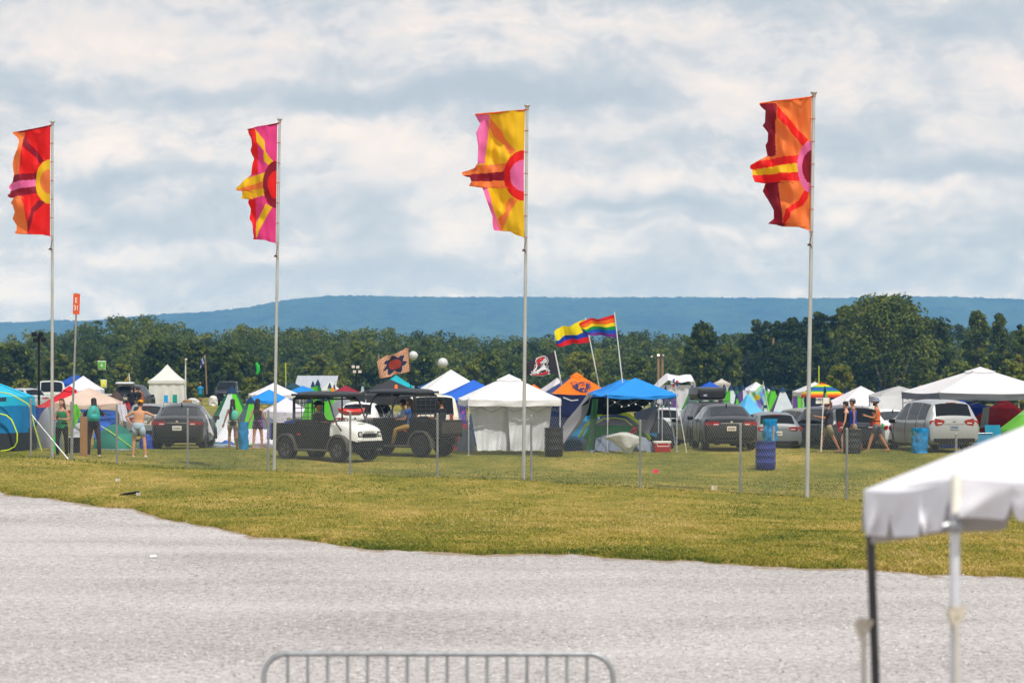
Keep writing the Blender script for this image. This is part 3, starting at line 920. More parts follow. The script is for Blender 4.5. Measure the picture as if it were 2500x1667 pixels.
    for yy in pr['wb']:
        for sx in (-1, 1):
            wt, rm = wheel_mesh(pr['wr'], .22)
            wo_ = wt.build('wheel', TYRE, T, True, 40, loc=(sx*(.93*.83*Wk), yy*Lk, pr['wr'])); rm.build('rim', [BLACK, RIM], wo_, True, 30)
            b = MB(); hwid = .93*Wk
            b.rings([[(sx*(hwid*.90), yy*Lk+cos(a)*pr['wr']*k, pr['wr']+sin(a)*pr['wr']*k) for a in [pi*q/14-.15 for q in range(0, 16)]] for k in (.98, 1.16)] +
                    [[(sx*(hwid*1.0+.012), yy*Lk+cos(a)*pr['wr']*1.16, pr['wr']+sin(a)*pr['wr']*1.16) for a in [pi*q/14-.15 for q in range(0, 16)]],
                     [(sx*(hwid*1.0+.010), yy*Lk+cos(a)*pr['wr']*1.06, pr['wr']+sin(a)*pr['wr']*1.06) for a in [pi*q/14-.15 for q in range(0, 16)]]], cap=False, close=False)
            b.build('wheel_arch', BLACK if kind != 'sedan' else PM, T, True)
    yr = st[0][0]*Lk; w = .85*Wk; lz = pr['lz']*H
    for sx in (-1, 1):
        b = MB(); q = [(.80, .07), (.50, .06), (.46, .02), (.50, -.055), (.78, -.07), (.84, 0)]
        if kind == 'suv': q = [(.80, .12), (.46, .07), (.40, .03), (.50, -.06), (.78, -.10), (.84, 0)]
        if kind == 'boxy': q = [(.80, .16), (.66, .16), (.66, -.16), (.80, -.16)]
        b.prism([(sx*w*a, lz+c_*1.15) for a, c_ in q], yr+.16, yr-.012)
        b.prism([(sx*w*a*1.0, lz+c_*1.1) for a, c_ in [(.84, .07), (1.0, .06), (1.03, 0), (1.0, -.055), (.84, -.07)]], yr+.34, yr+.025)
        tl = b.build('tail_light', REDLENS, T, bevel=.008)
        b = MB(); b.box((sx*w*.62, yr-.014, lz-.02), (.16, .01, .035)); b.build('reverse_light', mat('clear_lens', '#cfc9c4', .2, var=.1), tl)
    b = MB(); b.box((0, yr-.010, lz-.16), (.31, .014, .155)); pl = b.build('number_plate', mat('plate_'+plate.strip('#'), plate, .5, var=.06), T, bevel=.004)
    b = MB()
    for k, wch in enumerate((.03, .03, .03, .03, .03, .03)):
        b.box((-.1+k*.04, yr-.019, lz-.165), (.022, .005, .06))
    b.build('plate_characters', plain('#3a4450'), pl)
    b = MB(); b.box((0, yr+.03, .40*H), (w*1.7, .12, .13)); b.box((0, yr+.02, .31*H), (w*1.2, .12, .05)); b.build('rear_bumper', BLACK, T, bevel=.02)
    b = MB(); b.box((0, yr+.005, lz+.015 if kind != 'suv' else lz-.045), (w*.85, .03, .022)); b.build('trim_strip', CHROME, T, bevel=.004)
    b = MB(); b.lathe([(.045, 0), (.045, .01), (.03, .012), (.03, .004)], 16, Matrix.Rotation(pi/2, 3, 'X')); b.build('badge', CHROME, T, loc=(0, yr-.002, lz+.055))
    for sx in (-1, 1):
        b = MB(); b.box((sx*(.93*Wk+.09), .85*Lk, 1.0*H), (.2, .1, .14)); b.build('side_mirror', PM if kind == 'sedan' else BLACK, T, bevel=.03)
    if rails:
        b = MB()
        for sx in (-1, 1):
            b.tube([(sx*.62*Wk, -1.5, 1.70*H), (sx*.62*Wk, -1.35, 1.79*H), (sx*.62*Wk, .2, 1.79*H), (sx*.62*Wk, .4, 1.7*H)], .018, 6)
        b.build('roof_rail', GALV, T, True)
    b = MB(); b.tube([(0, -.95, (1.40 if kind == 'sedan' else 1.72 if kind == 'suv' else 1.52)*H), (0, -1.06, (1.49 if kind == 'sedan' else 1.81 if kind == 'suv' else 1.6)*H)], [.03, .008], 6); b.build('antenna', BLACK, T)
    b = MB(); b.box((0, st[0][0]+.33 if kind != 'sedan' else -1.0, (1.66 if kind == 'suv' else 1.47)*H if kind != 'sedan' else 1.375*H), (.34, .02, .022)); b.build('brake_light', REDLENS, T)
    if kind in ('suv', 'hatch'):
        b = MB(); b.tube([(0, yr+.06, lz+.12), (.3, yr+.13, lz+.17)], .010, 5); b.build('rear_wiper', BLACK, T)
    return T


# ================================================================== people
def skin_mat(tone): return mat('skin_'+tone.strip('#'), tone, .55, var=.08, scale=5, spec=.35)


def person(label, x, Y, h, face, tone, armL, armR, legL, legR, clothes, hair=('short', '#2a1c12'), hat=None, lean=0, turn=0, base=None, seat=None, female=False, group=None,
           width=1.0, beard=None, voxel=.012, shoes='#2c2a28', glasses=False, head_tilt=0, z=None):
    k = h/1.75
    if base is None: base = on(x, Y)
    T = thing('person', label, 'person', base, face, group)
    V = Vector
    D = lambda d: V(d).normalized()
    thl, shl = .45*k, .43*k
    hipz = seat if seat is not None else max(-(D(l[0]).z*thl+D(l[1]).z*shl) for l in (legL, legR))+.075*k
    pel = V((0, 0, hipz)); Mx = Matrix.Rotation(-lean, 3, 'X')
    up = lambda x_, y_, z_: pel + Mx @ V((x_*k, y_*k, z_*k))
    sw = (.165 if female else .195)*width; hw_ = (.165 if female else .155)*width; wa = (.115 if female else .145)*width
    b = MB()
    lev = [(-.12, .09*width, .075), (-.07, hw_, .105), (.02, hw_*1.0, .115), (.12, wa*1.06, .10), (.20, wa, .092), (.30, wa*1.14, .105), (.39, sw*.86, .112), (.46, sw*.90, .10), (.505, sw*.66, .075), (.535, .07, .062), (.56, .055, .055)]

    def torso(b, lev, infl=0, flare=0):
        b.rings([[up(cos(2*pi*q/18)*(rx+infl), sin(2*pi*q/18)*(ry+infl), z_) for q in range(18)] for z_, rx, ry in lev], True)
    torso(b, lev)
    # neck and head
    b.tube([up(0, .0, .50), up(0, .012, .60), up(0, .02, .66)], [.062*k, .052*k, .05*k], 12)
    hc = up(0, .03, .735); Hm = Mx @ Matrix.Rotation(turn, 3, 'Z') @ Matrix.Rotation(-head_tilt, 3, 'X')
    hp = lambda x_, y_, z_: hc + Hm @ V((x_*k, y_*k, z_*k))
    b.rings([[hp(cos(2*pi*q/16)*rx, sin(2*pi*q/16)*ry+oy, z_) for q in range(16)] for z_, rx, ry, oy in
             [(-.112, .022, .022, .052), (-.100, .042, .045, .035), (-.07, .060, .072, .012), (-.03, .070, .088, .0), (.02, .076, .098, -.006), (.06, .073, .095, -.010), (.092, .055, .074, -.012), (.112, .022, .03, -.012)]], True)
    b.tube([hp(0, .085, .012), hp(0, .108, -.022), hp(0, .090, -.032)], [.010*k, .016*k, .012*k], 8)     # nose
    b.ball(hp(0, .088, -.058), (.024*k, .012*k, .007*k), 8, 6)                                              # lips
    b.ball(hp(0, .082, -.064), (.020*k, .012*k, .006*k), 8, 6)
    for sx in (-1, 1):
        b.ball(hp(sx*.077, -.005, -.008), (.010*k, .018*k, .030*k), 8, 6)                                 # ears
    # arms
    ends = {}
    for sx, (ua, fa) in ((-1, armL), (1, armR)):
        sh = up(sx*(sw-.012), 0, .455); ua = D(ua); fa = D(fa)
        el = sh+ua*.285*k; wr_ = el+fa*.25*k
        b.tube([up(sx*sw*.55, 0, .455), sh, sh+ua*.1*k, el, el+fa*.07*k, wr_], [.05*k, (.052 if not female else .043)*k, (.047 if not female else .039)*k, .036*k, .037*k, .024*k], 10)
        side = fa.cross(V((0, 1, 0))) if abs(fa.y) < .8 else fa.cross(V((0, 0, 1)))
        side.normalize(); nrm = fa.cross(side).normalized()
        pc = wr_+fa*.05*k
        b.tube([wr_-fa*.01*k, wr_+fa*.03*k, wr_+fa*.085*k], [.026*k, .040*k, .036*k], 10, flat=.5)
        for f_, (off, ln_) in enumerate(((-.030, .068), (-.010, .078), (.010, .074), (.029, .058))):
            s0 = wr_+fa*.075*k+side*off*k; curl = nrm*(.25+.1*f_)
            s1 = s0+(fa+curl*.25).normalized()*ln_*.5*k; s2 = s1+(fa+curl*1.3).normalized()*ln_*.55*k
            b.tube([s0, s1, s2], [.0098*k, .009*k, .0075*k], 6)
        s0 = wr_+fa*.028*k-side*.028*k; b.tube([s0, s0+(fa*.6-side*.7+nrm*.2).normalized()*.038*k, s0+(fa*.85-side*.55+nrm*.5).normalized()*.068*k], [.013*k, .011*k, .009*k], 6)
        ends[sx] = (sh, el, wr_, ua, fa, wr_+fa*.09*k)
    lends = {}
    for sx, (th, shn) in ((-1, legL), (1, legR)):
        hp_ = pel+V((sx*.088*k*width, 0, -.03*k)); th = D(th); shn = D(shn)
        kn = hp_+th*thl; an = kn+shn*shl
        b.tube([hp_-th*.03*k, hp_+th*.10*k, kn-th*.06*k, kn, kn+shn*.10*k, kn+shn*.22*k, an], [.085*k, .084*k*width, .056*k, .053*k, .058*k, .048*k, .034*k], 12)
        fd = V((shn.x*0, 1, 0)); ft = an+V((0, 0, -.045*k))
        pitch = min(0, 0)
        b.tube([an+V((0, -.045*k, -.03*k)), ft+V((0, .02*k, 0)), ft+V((0, .10*k, -.008*k)), ft+V((0, .17*k, -.015*k))], [.034*k, .038*k, .036*k, .022*k], 10, flat=1)
        lends[sx] = (hp_, kn, an, th, shn, ft)
    bo = b.build('body', skin_mat(tone), T, True, 180)
    rm = bo.modifiers.new('remesh', 'REMESH'); rm.mode = 'VOXEL'; rm.voxel_size = voxel; rm.use_smooth_shade = True
    sm_ = bo.modifiers.new('smooth', 'CORRECTIVE_SMOOTH'); sm_.iterations = 3; sm_.use_only_smooth = True
    e = MB()
    for sx in (-1, 1):
        e.m(0).ball(hp(sx*.030, .083, .010), (.013*k, .009*k, .008*k), 8, 6); e.m(1).ball(hp(sx*.030, .090, .010), (.006*k, .005*k, .006*k), 6, 4)
        e.m(2).box(hp(sx*.032, .086, .032), (.034*k, .008*k, .006*k), M=Hm)
    e.build('eyes', [plain('#d9d4cc'), plain('#1b1410'), plain(hair[1])], T, True)
    if glasses:
        e = MB()
        for sx in (-1, 1): e.box(hp(sx*.034, .096, .008), (.05*k, .008*k, .032*k), M=Hm); e.tube([hp(sx*.06, .09, .012), hp(sx*.076, .0, .010)], .003*k, 4)
        e.build('sunglasses', BLACK, T)
    # clothes
    for it in clothes:
        kind_, c = it[0], it[1]; cm = cloth(c, .05) if isinstance(c, str) else c
        b = MB()
        if kind_ in ('shirt', 'tank', 'crop'):
            z0 = {'shirt': -.10, 'tank': -.09, 'crop': .12}[kind_]
            L2 = [(z_, rx, ry) for z_, rx, ry in lev if z_ >= z0 and z_ < .50]
            L2 = [(z0, max(hw_, wa)*1.02, .112)]+L2
            if kind_ != 'shirt': L2 = [q for q in L2 if q[0] < .45]+[(.44, sw*.80, .098)]
            torso(b, L2, .014)
            if kind_ == 'shirt':
                L3 = [(.49, sw*.78, .085), (.53, .085, .072)]; torso(b, [L2[-1]]+L3, .012)
                sl_ = it[2] if len(it) > 2 else .6
                for sx in (-1, 1):
                    sh, el, wr_, ua, fa, _ = ends[sx]
                    if sl_ <= 1: b.tube([up(sx*sw*.6, 0, .45), sh, sh+ua*.285*k*sl_], [.064*k, .066*k, .060*k], 12)
                    else: b.tube([up(sx*sw*.6, 0, .45), sh, sh+ua*.15*k, el, wr_-fa*.01*k], [.064*k, .064*k, .056*k, .048*k, .034*k], 12)
            else:
                for sx in (-1, 1):
                    b.tube([up(sx*sw*.5, .09, .42), up(sx*sw*.52, .03, .515), up(sx*sw*.5, -.085, .42)], .018*k if kind_ == 'tank' else .010*k, 6)
            b.build('shirt' if kind_ == 'shirt' else 'top', cm, T, True, 180)
        elif kind_ in ('shorts', 'pants'):
            ln = it[2] if len(it) > 2 else (.62 if kind_ == 'shorts' else 1)
            torso(b, [(z_, rx, ry) for z_, rx, ry in lev if z_ <= .05]+[(.09, hw_*.98, .105)], .013)
            for sx in (-1, 1):
                hp_, kn, an, th, shn, _ = lends[sx]
                if kind_ == 'shorts': b.tube([hp_-th*.02*k, hp_+th*.1*k, hp_+th*thl*ln], [.098*k, .099*k*width, .088*k], 14)
                else: b.tube([hp_-th*.02*k, hp_+th*.1*k, kn-th*.05*k, kn, kn+shn*.1*k, an+V((0, 0, .0))], [.097*k, .096*k*width, .068*k, .066*k, .068*k, .054*k*(it[2] if len(it) > 2 else 1)], 14)
            b.build(kind_, cm, T, True, 180)
        elif kind_ == 'belt':
            torso(b, [(.085, hw_*.99, .108), (.115, hw_*.97, .106)], .018); b.build('belt', cm, T, True, 180)
    b = MB()
    for sx in (-1, 1):
        ft = lends[sx][5]; b.tube([ft+V((0, -.055*k, -.005)), ft+V((0, .0, .0)), ft+V((0, .10*k, -.008*k)), ft+V((0, .185*k, -.014*k))], [.040*k, .046*k, .045*k, .030*k], 10, flat=.8)
    if shoes: b.build('shoes', cloth(shoes, 0), T, True, 180)
    hs, hcol = hair; hm = mat('hair_'+hcol.strip('#'), hcol, .6, var=.35, scale=40, stretch=(1, 1, .2), bump=.5)
    if hs != 'none':
        b = MB()
        cutz = -.05 if hs == 'short' else -.09
        b.rings([[hp(cos(2*pi*q/18)*rx, sin(2*pi*q/18)*ry+oy, z_) for q in range(18)] for z_, rx, ry, oy in
                 [(cutz, .078, .066, -.045), (-.02, .085, .080, -.036), (.03, .088, .096, -.022), (.045, .088, .108, -.012), (.075, .082, .105, -.012), (.105, .062, .082, -.012), (.125, .024, .03, -.012)]], True)
        if hs == 'long':
            b.rings([[up(cos(2*pi*q/16)*rx, sin(2*pi*q/16)*ry-.085+oy, z_) for q in range(16)] for z_, rx, ry, oy in
                     [(.30, .035, .012, -.045), (.36, .085, .028, -.045), (.45, .11, .035, -.035), (.55, .105, .045, -.01), (.66, .092, .06, .03), (.76, .08, .06, .05), (.82, .05, .04, .06)]], True)
        if hs == 'pony':
            b.tube([hp(0, -.10, .03), hp(0, -.14, -.02), hp(0, -.13, -.12), hp(0, -.11, -.2)], [.03*k, .035*k, .03*k, .01*k], 8)
        b.build('hair', hm, T, True, 180)
    if beard:
        b = MB(); b.rings([[hp(cos(2*pi*q/12)*rx, sin(2*pi*q/12)*ry+oy, z_) for q in range(12)] for z_, rx, ry, oy in [(-.135, .02, .02, .06), (-.11, .045, .045, .045), (-.085, .062, .07, .025), (-.055, .068, .078, .012)]], True)
        b.build('beard', mat('hair_'+beard.strip('#'), beard, .7, var=.3, scale=40), T, True, 180)
    if hat:
        hk, hc_ = hat; cm = cloth(hc_, .02); b = MB()
        dome_ = [(.045, .094, .112), (.08, .092, .108), (.115, .075, .09), (.138, .035, .045)]
        if hk == 'cowboy': dome_ = [(.045, .090, .108), (.09, .088, .104), (.15, .078, .092), (.165, .05, .07)]
        b.rings([[hp(cos(2*pi*q/18)*rx, sin(2*pi*q/18)*ry-.008, z_) for q in range(18)] for z_, rx, ry in dome_], True)
        if hk in ('cap', 'capback'):
            sg = 1 if hk == 'cap' else -1
            b.grid(lambda u, v: hp((u-.5)*.15*(1-.25*v*v), sg*(.092+.075*v*(1-(2*u-1)**2*.4)), .05-.012*v-.02*(2*u-1)**2), 8, 4)
            b.grid(lambda u, v: hp((u-.5)*.15*(1-.25*v*v), sg*(.092+.075*v*(1-(2*u-1)**2*.4)), .056-.012*v-.02*(2*u-1)**2), 8, 4)
        if hk in ('bucket', 'cowboy'):
            ro, dz_ = (1.45, -.045) if hk == 'bucket' else (1.95, .0)
            curl = 0 if hk == 'bucket' else .045
            b.rings([[hp(cos(2*pi*q/24)*.094*f_, sin(2*pi*q/24)*.112*f_-.008, .05+dz_*z_+curl*abs(cos(2*pi*q/24))**3*z_+th_) for q in range(24)] for f_, z_, th_ in ((1, 0, 0), ((1+ro)/2, .5, 0), (ro, 1, 0), (ro, 1, .006), (1, 0, .01))], False)
        b.build('hat', cm, T, True, 180)
    T['_'] = 0; del T['_']
    return T, ends, up, hp
# ================================================================== utility vehicles
def utv(label, x, Y, rz, hood, mud, screen_y=-.86):
    p = on(x, Y); T = thing('utility_vehicle', label, 'utility vehicle', p, R(rz), 'black roofed utility vehicles on the grass')
    BP = mat('utv_body', '#0d0e0f', .4, var=.3, scale=6, spec=.25); CAGE = mat('cage_tube', '#101012', .3, var=.2, coat=.5)
    HD = paint(hood)
    b = MB()                                   # tub with door sides
    side = [(-1.82, .62), (-1.55, .62), (-1.42, .80), (-1.12, .90), (-.84, .80), (-.70, .48), (-.60, .36), (.60, .36), (.68, .46), (.74, 1.18), (.30, 1.22), (-.10, 1.24), (-.75, 1.24), (-.78, 1.16), (-1.82, 1.16)]
    for sx in (-1, 1):
        b.prism([(a, z) for a, z in side], sx*.64, sx*.70, 'x')
    b.box((0, -1.80, .90), (1.30, .05, .52)); b.box((0, -.80, .95), (1.30, .05, .62)); b.box((0, -1.3, .74), (1.28, 1.0, .05))
    b.box((0, 0, .40), (1.28, 1.4, .07)); b.box((0, .68, .85), (1.28, .06, .72))
    b.build('body_tub', BP, T, bevel=.012)
    b = MB(); b.box((0, -1.86, .92), (1.2, .03, .36)); b.box((0, -1.885, .92), (.5, .02, .1)); b.build('tailgate', mat('tailgate_wood', '#3a342c', .7, var=.3, scale=5), T, bevel=.01)
    for sx in (-1, 1):
        b = MB(); b.prism([(a, z) for a, z in [(-.62, .44), (.58, .44), (.64, 1.10), (.25, 1.14), (-.60, 1.16)]], sx*.700, sx*.725, 'x'); dr = b.build('door', BP, T, bevel=.012)
        b = MB(); b.box((sx*.735, -.35, .95), (.03, .16, .035)); b.build('handle', BLACK, dr)
        b = MB(); b.tube([(sx*.73, -.72, .33), (sx*.73, .72, .33)], .035, 8); b.build('side_step', mud, T, True)
        for yy in (-1.12, 1.15):
            b = MB()
            b.rings([[(xx, yy+cos(a)*rr, .36+sin(a)*rr*1.05) for a in [pi*q/12-.1 for q in range(14)]] for xx, rr in ((sx*.52, .44), (sx*.80, .46), (sx*.81, .43), (sx*.80, .40))], cap=False, close=False)
            b.build('fender', mud, T, True, 40)
    b = MB(); vs = []
    for y_, zt, zb_, w_ in ((.70, 1.20, .78, .66), (.95, 1.20, .76, .66), (1.25, 1.16, .72, .64), (1.55, 1.09, .66, .61), (1.74, 1.02, .62, .58), (1.80, .94, .60, .56)):
        vs.append([(-w_, y_, zb_), (-w_*1.0, y_, zt-.16), (-w_*.93, y_, zt-.05), (-w_*.80, y_, zt), (-w_*.4, y_, zt+.025), (0, y_, zt+.03), (w_*.4, y_, zt+.025), (w_*.80, y_, zt), (w_*.93, y_, zt-.05), (w_, y_, zt-.16), (w_, y_, zb_)])
    b.rings(vs, cap=False, close=False); b.f.append(list(range(len(vs[0])))); b.mi.append(0); b.f.append([5*11+k for k in range(11)]); b.mi.append(0)
    ho = b.build('hood', HD, T, True, 35)
    b = MB()
    for k in range(9): b.box((-.26+k*.065, 1.808, .80), (.03, .012, .10))
    b.box((0, 1.806, .80), (.66, .006, .13)); b.build('grille', BLACK, ho)
    b = MB(); v_, f_ = text_mb('MAHINDRA', .085, .002); b.add([(-a, 1.806+c_, z_+.895) for a, z_, c_ in v_], f_); b.build('lettering', plain('#4a5068'), ho)
    b = MB(); b.prism([(.17, 0), (.05, .045), (0, .02), (-.05, .05), (-.18, .0), (-.05, -.05), (0, -.015), (.06, -.05)], 0, .004, 'y', Matrix.Rotation(R(-72), 3, 'X')); b.build('sticker', plain('#b7c75a'), ho, loc=(0, 1.45, 1.165))
    for sx in (-1, 1):
        b = MB(); b.box((sx*.44, 1.80, .84), (.17, .035, .17)); hl = b.build('headlight', BLACK, T, bevel=.015)
        b = MB(); b.lathe([(.06, -.005), (.055, .012), (.0, .018)], 16, Matrix.Rotation(-pi/2, 3, 'X')); b.build('lens', mat('clear_lens', '#cfc9c4', .2, var=.1), hl, True, loc=(sx*.44, 1.815, .84))
        b = MB(); b.box((sx*.44, 1.82, .655), (.22, .05, .06)); b.build('bumper_light', plain('#d8d8cc', .4), T, bevel=.01)
        b = MB(); b.lathe([(.035, 0), (.03, .05), (.012, .06)], 10); b.build('hood_latch', REDLENS, T, loc=(sx*.55, .78, 1.18))
    b = MB(); b.box((0, 1.78, .50), (1.16, .14, .20)); b.tube([(-.5, 1.9, .42), (-.5, 1.93, .62), (.5, 1.93, .62), (.5, 1.9, .42)], .022, 6); b.box((0, 1.6, .36), (.7, .4, .05)); b.build('front_bumper', BLACK, T, bevel=.02)
    b = MB(); b.box((0, 0, .34), (.5, 3.0, .14)); b.tube([(-.55, 1.12, .36), (.55, 1.12, .36)], .045, 8); b.tube([(-.55, -1.12, .36), (.55, -1.12, .36)], .045, 8); b.box((0, -1.45, .48), (.9, .5, .2)); b.build('chassis', BLACK, T)
    for sx in (-1, 1):
        for yy in (-1.12, 1.15):
            wt, rm = wheel_mesh(.345, .27); wo_ = wt.build('wheel', TYRE, T, True, 40, loc=(sx*.66, yy, .345)); rm.build('rim', [plain('#2a2a2c', .4), plain('#5a5b5e', .4)], wo_, True, 30)
    b = MB(); b.grid(lambda u, v: ((u-.5)*1.5*(1-.06*(2*v-1)**4), -.92+1.9*v, 2.10+.05*(1-(2*u-1)**4)*(1-(2*v-1)**6)-.045*(abs(2*u-1)**5)-.03*abs(2*v-1)**6 + (.022 if (int(u*5*2) % 2 == 0) and .06 < v < .94 else 0)), 40, 26)
    b.grid(lambda u, v: ((.5-u)*1.5*(1-.06*(2*v-1)**4), -.92+1.9*v, 2.02), 20, 6)
    e_ = 24
    for fn in (lambda u, v: ((u-.5)*1.5*.94, -.92, 2.02+.07*v), lambda u, v: ((u-.5)*1.5*.94, .98, 2.02+.07*v), lambda u, v: (-.75*(1-.06*(2*u-1)**4), -.92+1.9*u, 2.02+.05*v), lambda u, v: (.75*(1-.06*(2*u-1)**4), -.92+1.9*u, 2.02+.05*v)):
        b.grid(fn, e_, 2)
    b.build('roof', mat('roof_plastic', '#2a2c30', .45, var=.15), T, True, 30)
    b = MB()
    for sx in (-1, 1):
        b.tube([(sx*.68, -.74, 1.2), (sx*.69, -.84, 1.35), (sx*.68, -.84, 1.9), (sx*.66, -.74, 2.0), (sx*.66, .55, 2.0), (sx*.68, .72, 1.86), (sx*.69, 1.05, 1.14), (sx*.69, 1.25, .95)], .028, 8)
        b.tube([(sx*.68, -.02, 2.0), (sx*.69, -.02, 1.2)], .028, 8)
        b.tube([(sx*.66, .60, 1.98), (sx*.3, .66, 1.93)], .022, 6)
    for y_, z_ in ((-.84, 1.95), (-.02, 2.0), (.66, 1.93)): b.tube([(-.67, y_, z_), (.67, y_, z_)], .025, 8)
    b.build('roll_cage', CAGE, T, True)
    b = MB()
    for z_ in (1.34, 1.50, 1.64, 1.80, 1.92): b.tube([(-.6, screen_y, z_), (.6, screen_y, z_)], .012, 6)
    for x_ in (-.6, -.3, 0, .3, .6): b.tube([(x_, screen_y, 1.2), (x_, screen_y, 1.92)], .013 if abs(x_) < .5 else .02, 6)
    b.build('cargo_screen', CAGE, T, True)
    for x_ in (-.33, .33):
        b = MB(); b.box((x_, -.25, .80), (.56, .5, .14)); b.box((x_, -.56, 1.05), (.50, .11, .46)); b.build('seat', mat('seat_vinyl', '#1d1d20', .55, var=.2), T, bevel=.04)
    b = MB(); M = Matrix.Rotation(R(55), 3, 'X'); b.tube([M @ Vector((cos(a)*.17, sin(a)*.17, 0)) for a in [2*pi*q/20 for q in range(21)]], .014, 6); b.tube([(0, 0, 0), (0, .3, -.2)], .02, 6); b.build('steering_wheel', BLACK, T, True, loc=(-.33, .36, 1.18))
    b = MB(); b.box((0, .62, 1.12), (1.24, .22, .14)); b.build('dashboard', BLACK, T, bevel=.03)
    b = MB(); b.m(0).lathe([(.06, 0), (.055, .03)], 14); b.m(1).lathe([(.048, .03), (.045, .13), (.02, .15)], 14)
    b.build('beacon', [BLACK, mat('amber_beacon', '#ff6a10', .2, var=.15, emit=.6)], T, True, loc=(.25, .45, 2.14))
    for sx in (-1, 1):
        b = MB(); b.box((sx*.74, -.55, .82), (.012, .10, .05)); b.build('reflector', ORLENS, T)
    return T


MUD = mat('dusty_fender', '#4a4640', .75, var=.25, scale=9)
U1 = utv('black utility vehicle with white hood and grille facing right, behind the second flagpole', 800, 90.6, -130, '#e6e6e2', MUD)
U2 = utv('black utility vehicle facing left with three riders, behind the white hooded one', 985, 93.2, 59, '#26282a', MUD)


def local_to_world(T, v):
    M = Matrix.Rotation(T.rotation_euler.z, 4, 'Z'); M.translation = T.location
    return M @ Vector(v)


def sitter(label, T, lx, ly, face, tone, armL, armR, legL, legR, clothes, seat=.95, **k):
    q = local_to_world(T, (lx, ly, 0))
    return person(label, 0, 0, k.pop('h', 1.75), T.rotation_euler.z+face, tone, armL, armR, legL, legR, clothes, base=q, seat=seat, **k)


SITL = ((.1, 1, .12), (0, .35, -1)); SITR = ((-.1, 1, .12), (0, .35, -1))
sitter('driver in black shirt and wide brimmed black hat in the white hooded utility vehicle', U1, .33, -.12, 0, '#a8745a', ((-.1, .5, -.8), (.2, 1, .1)), ((.1, .5, -.8), (-.3, 1, .15)), SITL, SITR,
       [('shirt', '#17181c', .8), ('pants', '#22252c')], hat=('cowboy', '#0e0f14'), turn=.1, h=1.8)
sitter('person in pale shirt and black cap driving the left facing utility vehicle', U2, -.33, -.22, 0, '#b07f62', ((-.1, .4, -.8), (.2, 1, .1)), ((.1, .4, -.8), (-.2, 1, .2)), SITL, SITR,
       [('shirt', '#a9bfd0', .6), ('pants', '#6a6048')], hat=('cap', '#15161a'))
sitter('bearded person in blue top and khaki trousers, one leg out of the utility vehicle', U2, -.55, -.62, R(8), '#a87356', ((-.2, .3, -.9), (.3, 1, 0)), ((.1, .5, -.8), (-.1, 1, .1)), ((-.25, .9, -.25), (0, .25, -1)), ((-.05, 1, .0), (0, .3, -1)),
       [('shirt', '#2c4f8e', .5), ('pants', '#9b7a3c')], hair=('long', '#3a2a1e'), seat=1.0, beard='#5d4430')
sitter('passenger in dark clothes and cap at the back of the left facing utility vehicle', U2, .35, -1.25, R(-10), '#9c6c50', ((-.1, .4, -.8), (.2, .9, .1)), ((.1, .5, -.8), (-.1, 1, .3)), SITL, SITR,
       [('shirt', '#1b1d24', .7), ('pants', '#23252c')], hat=('cap', '#17181c'), seat=1.0)

# blue cargo in the bed of the first one
o = bag('cargo_bag', 'blue tarp bundle in the bed of the white hooded utility vehicle', 'tarp', [(0, -.45, .45), (.2, -.5, .5), (.42, -.4, .42), (.5, -.1, .1)], .4, [cloth('#26408c', .05)], None, seed=4)
q = local_to_world(U1, (0, -1.3, .78)); o.location = q; o.rotation_euler.z = U1.rotation_euler.z
tag(o, 'blue tarp bundle in the bed of the white hooded utility vehicle', 'tarp')
# ================================================================== tall banners
FM = {c: mat('banner_'+n, h_, .6, var=.05, scale=1.5, trans=.42, spec=.3) for c, n, h_ in
      [('r', 'red', '#ee1a0e'), ('o', 'orange', '#f5803a'), ('y', 'yellow', '#f2c00c'), ('m', 'maroon', '#8e0a22'), ('p', 'pink', '#f070b0'), ('h', 'hot_pink', '#ea3f8a'), ('d', 'deep_orange', '#f07018')]}
FK = list(FM)


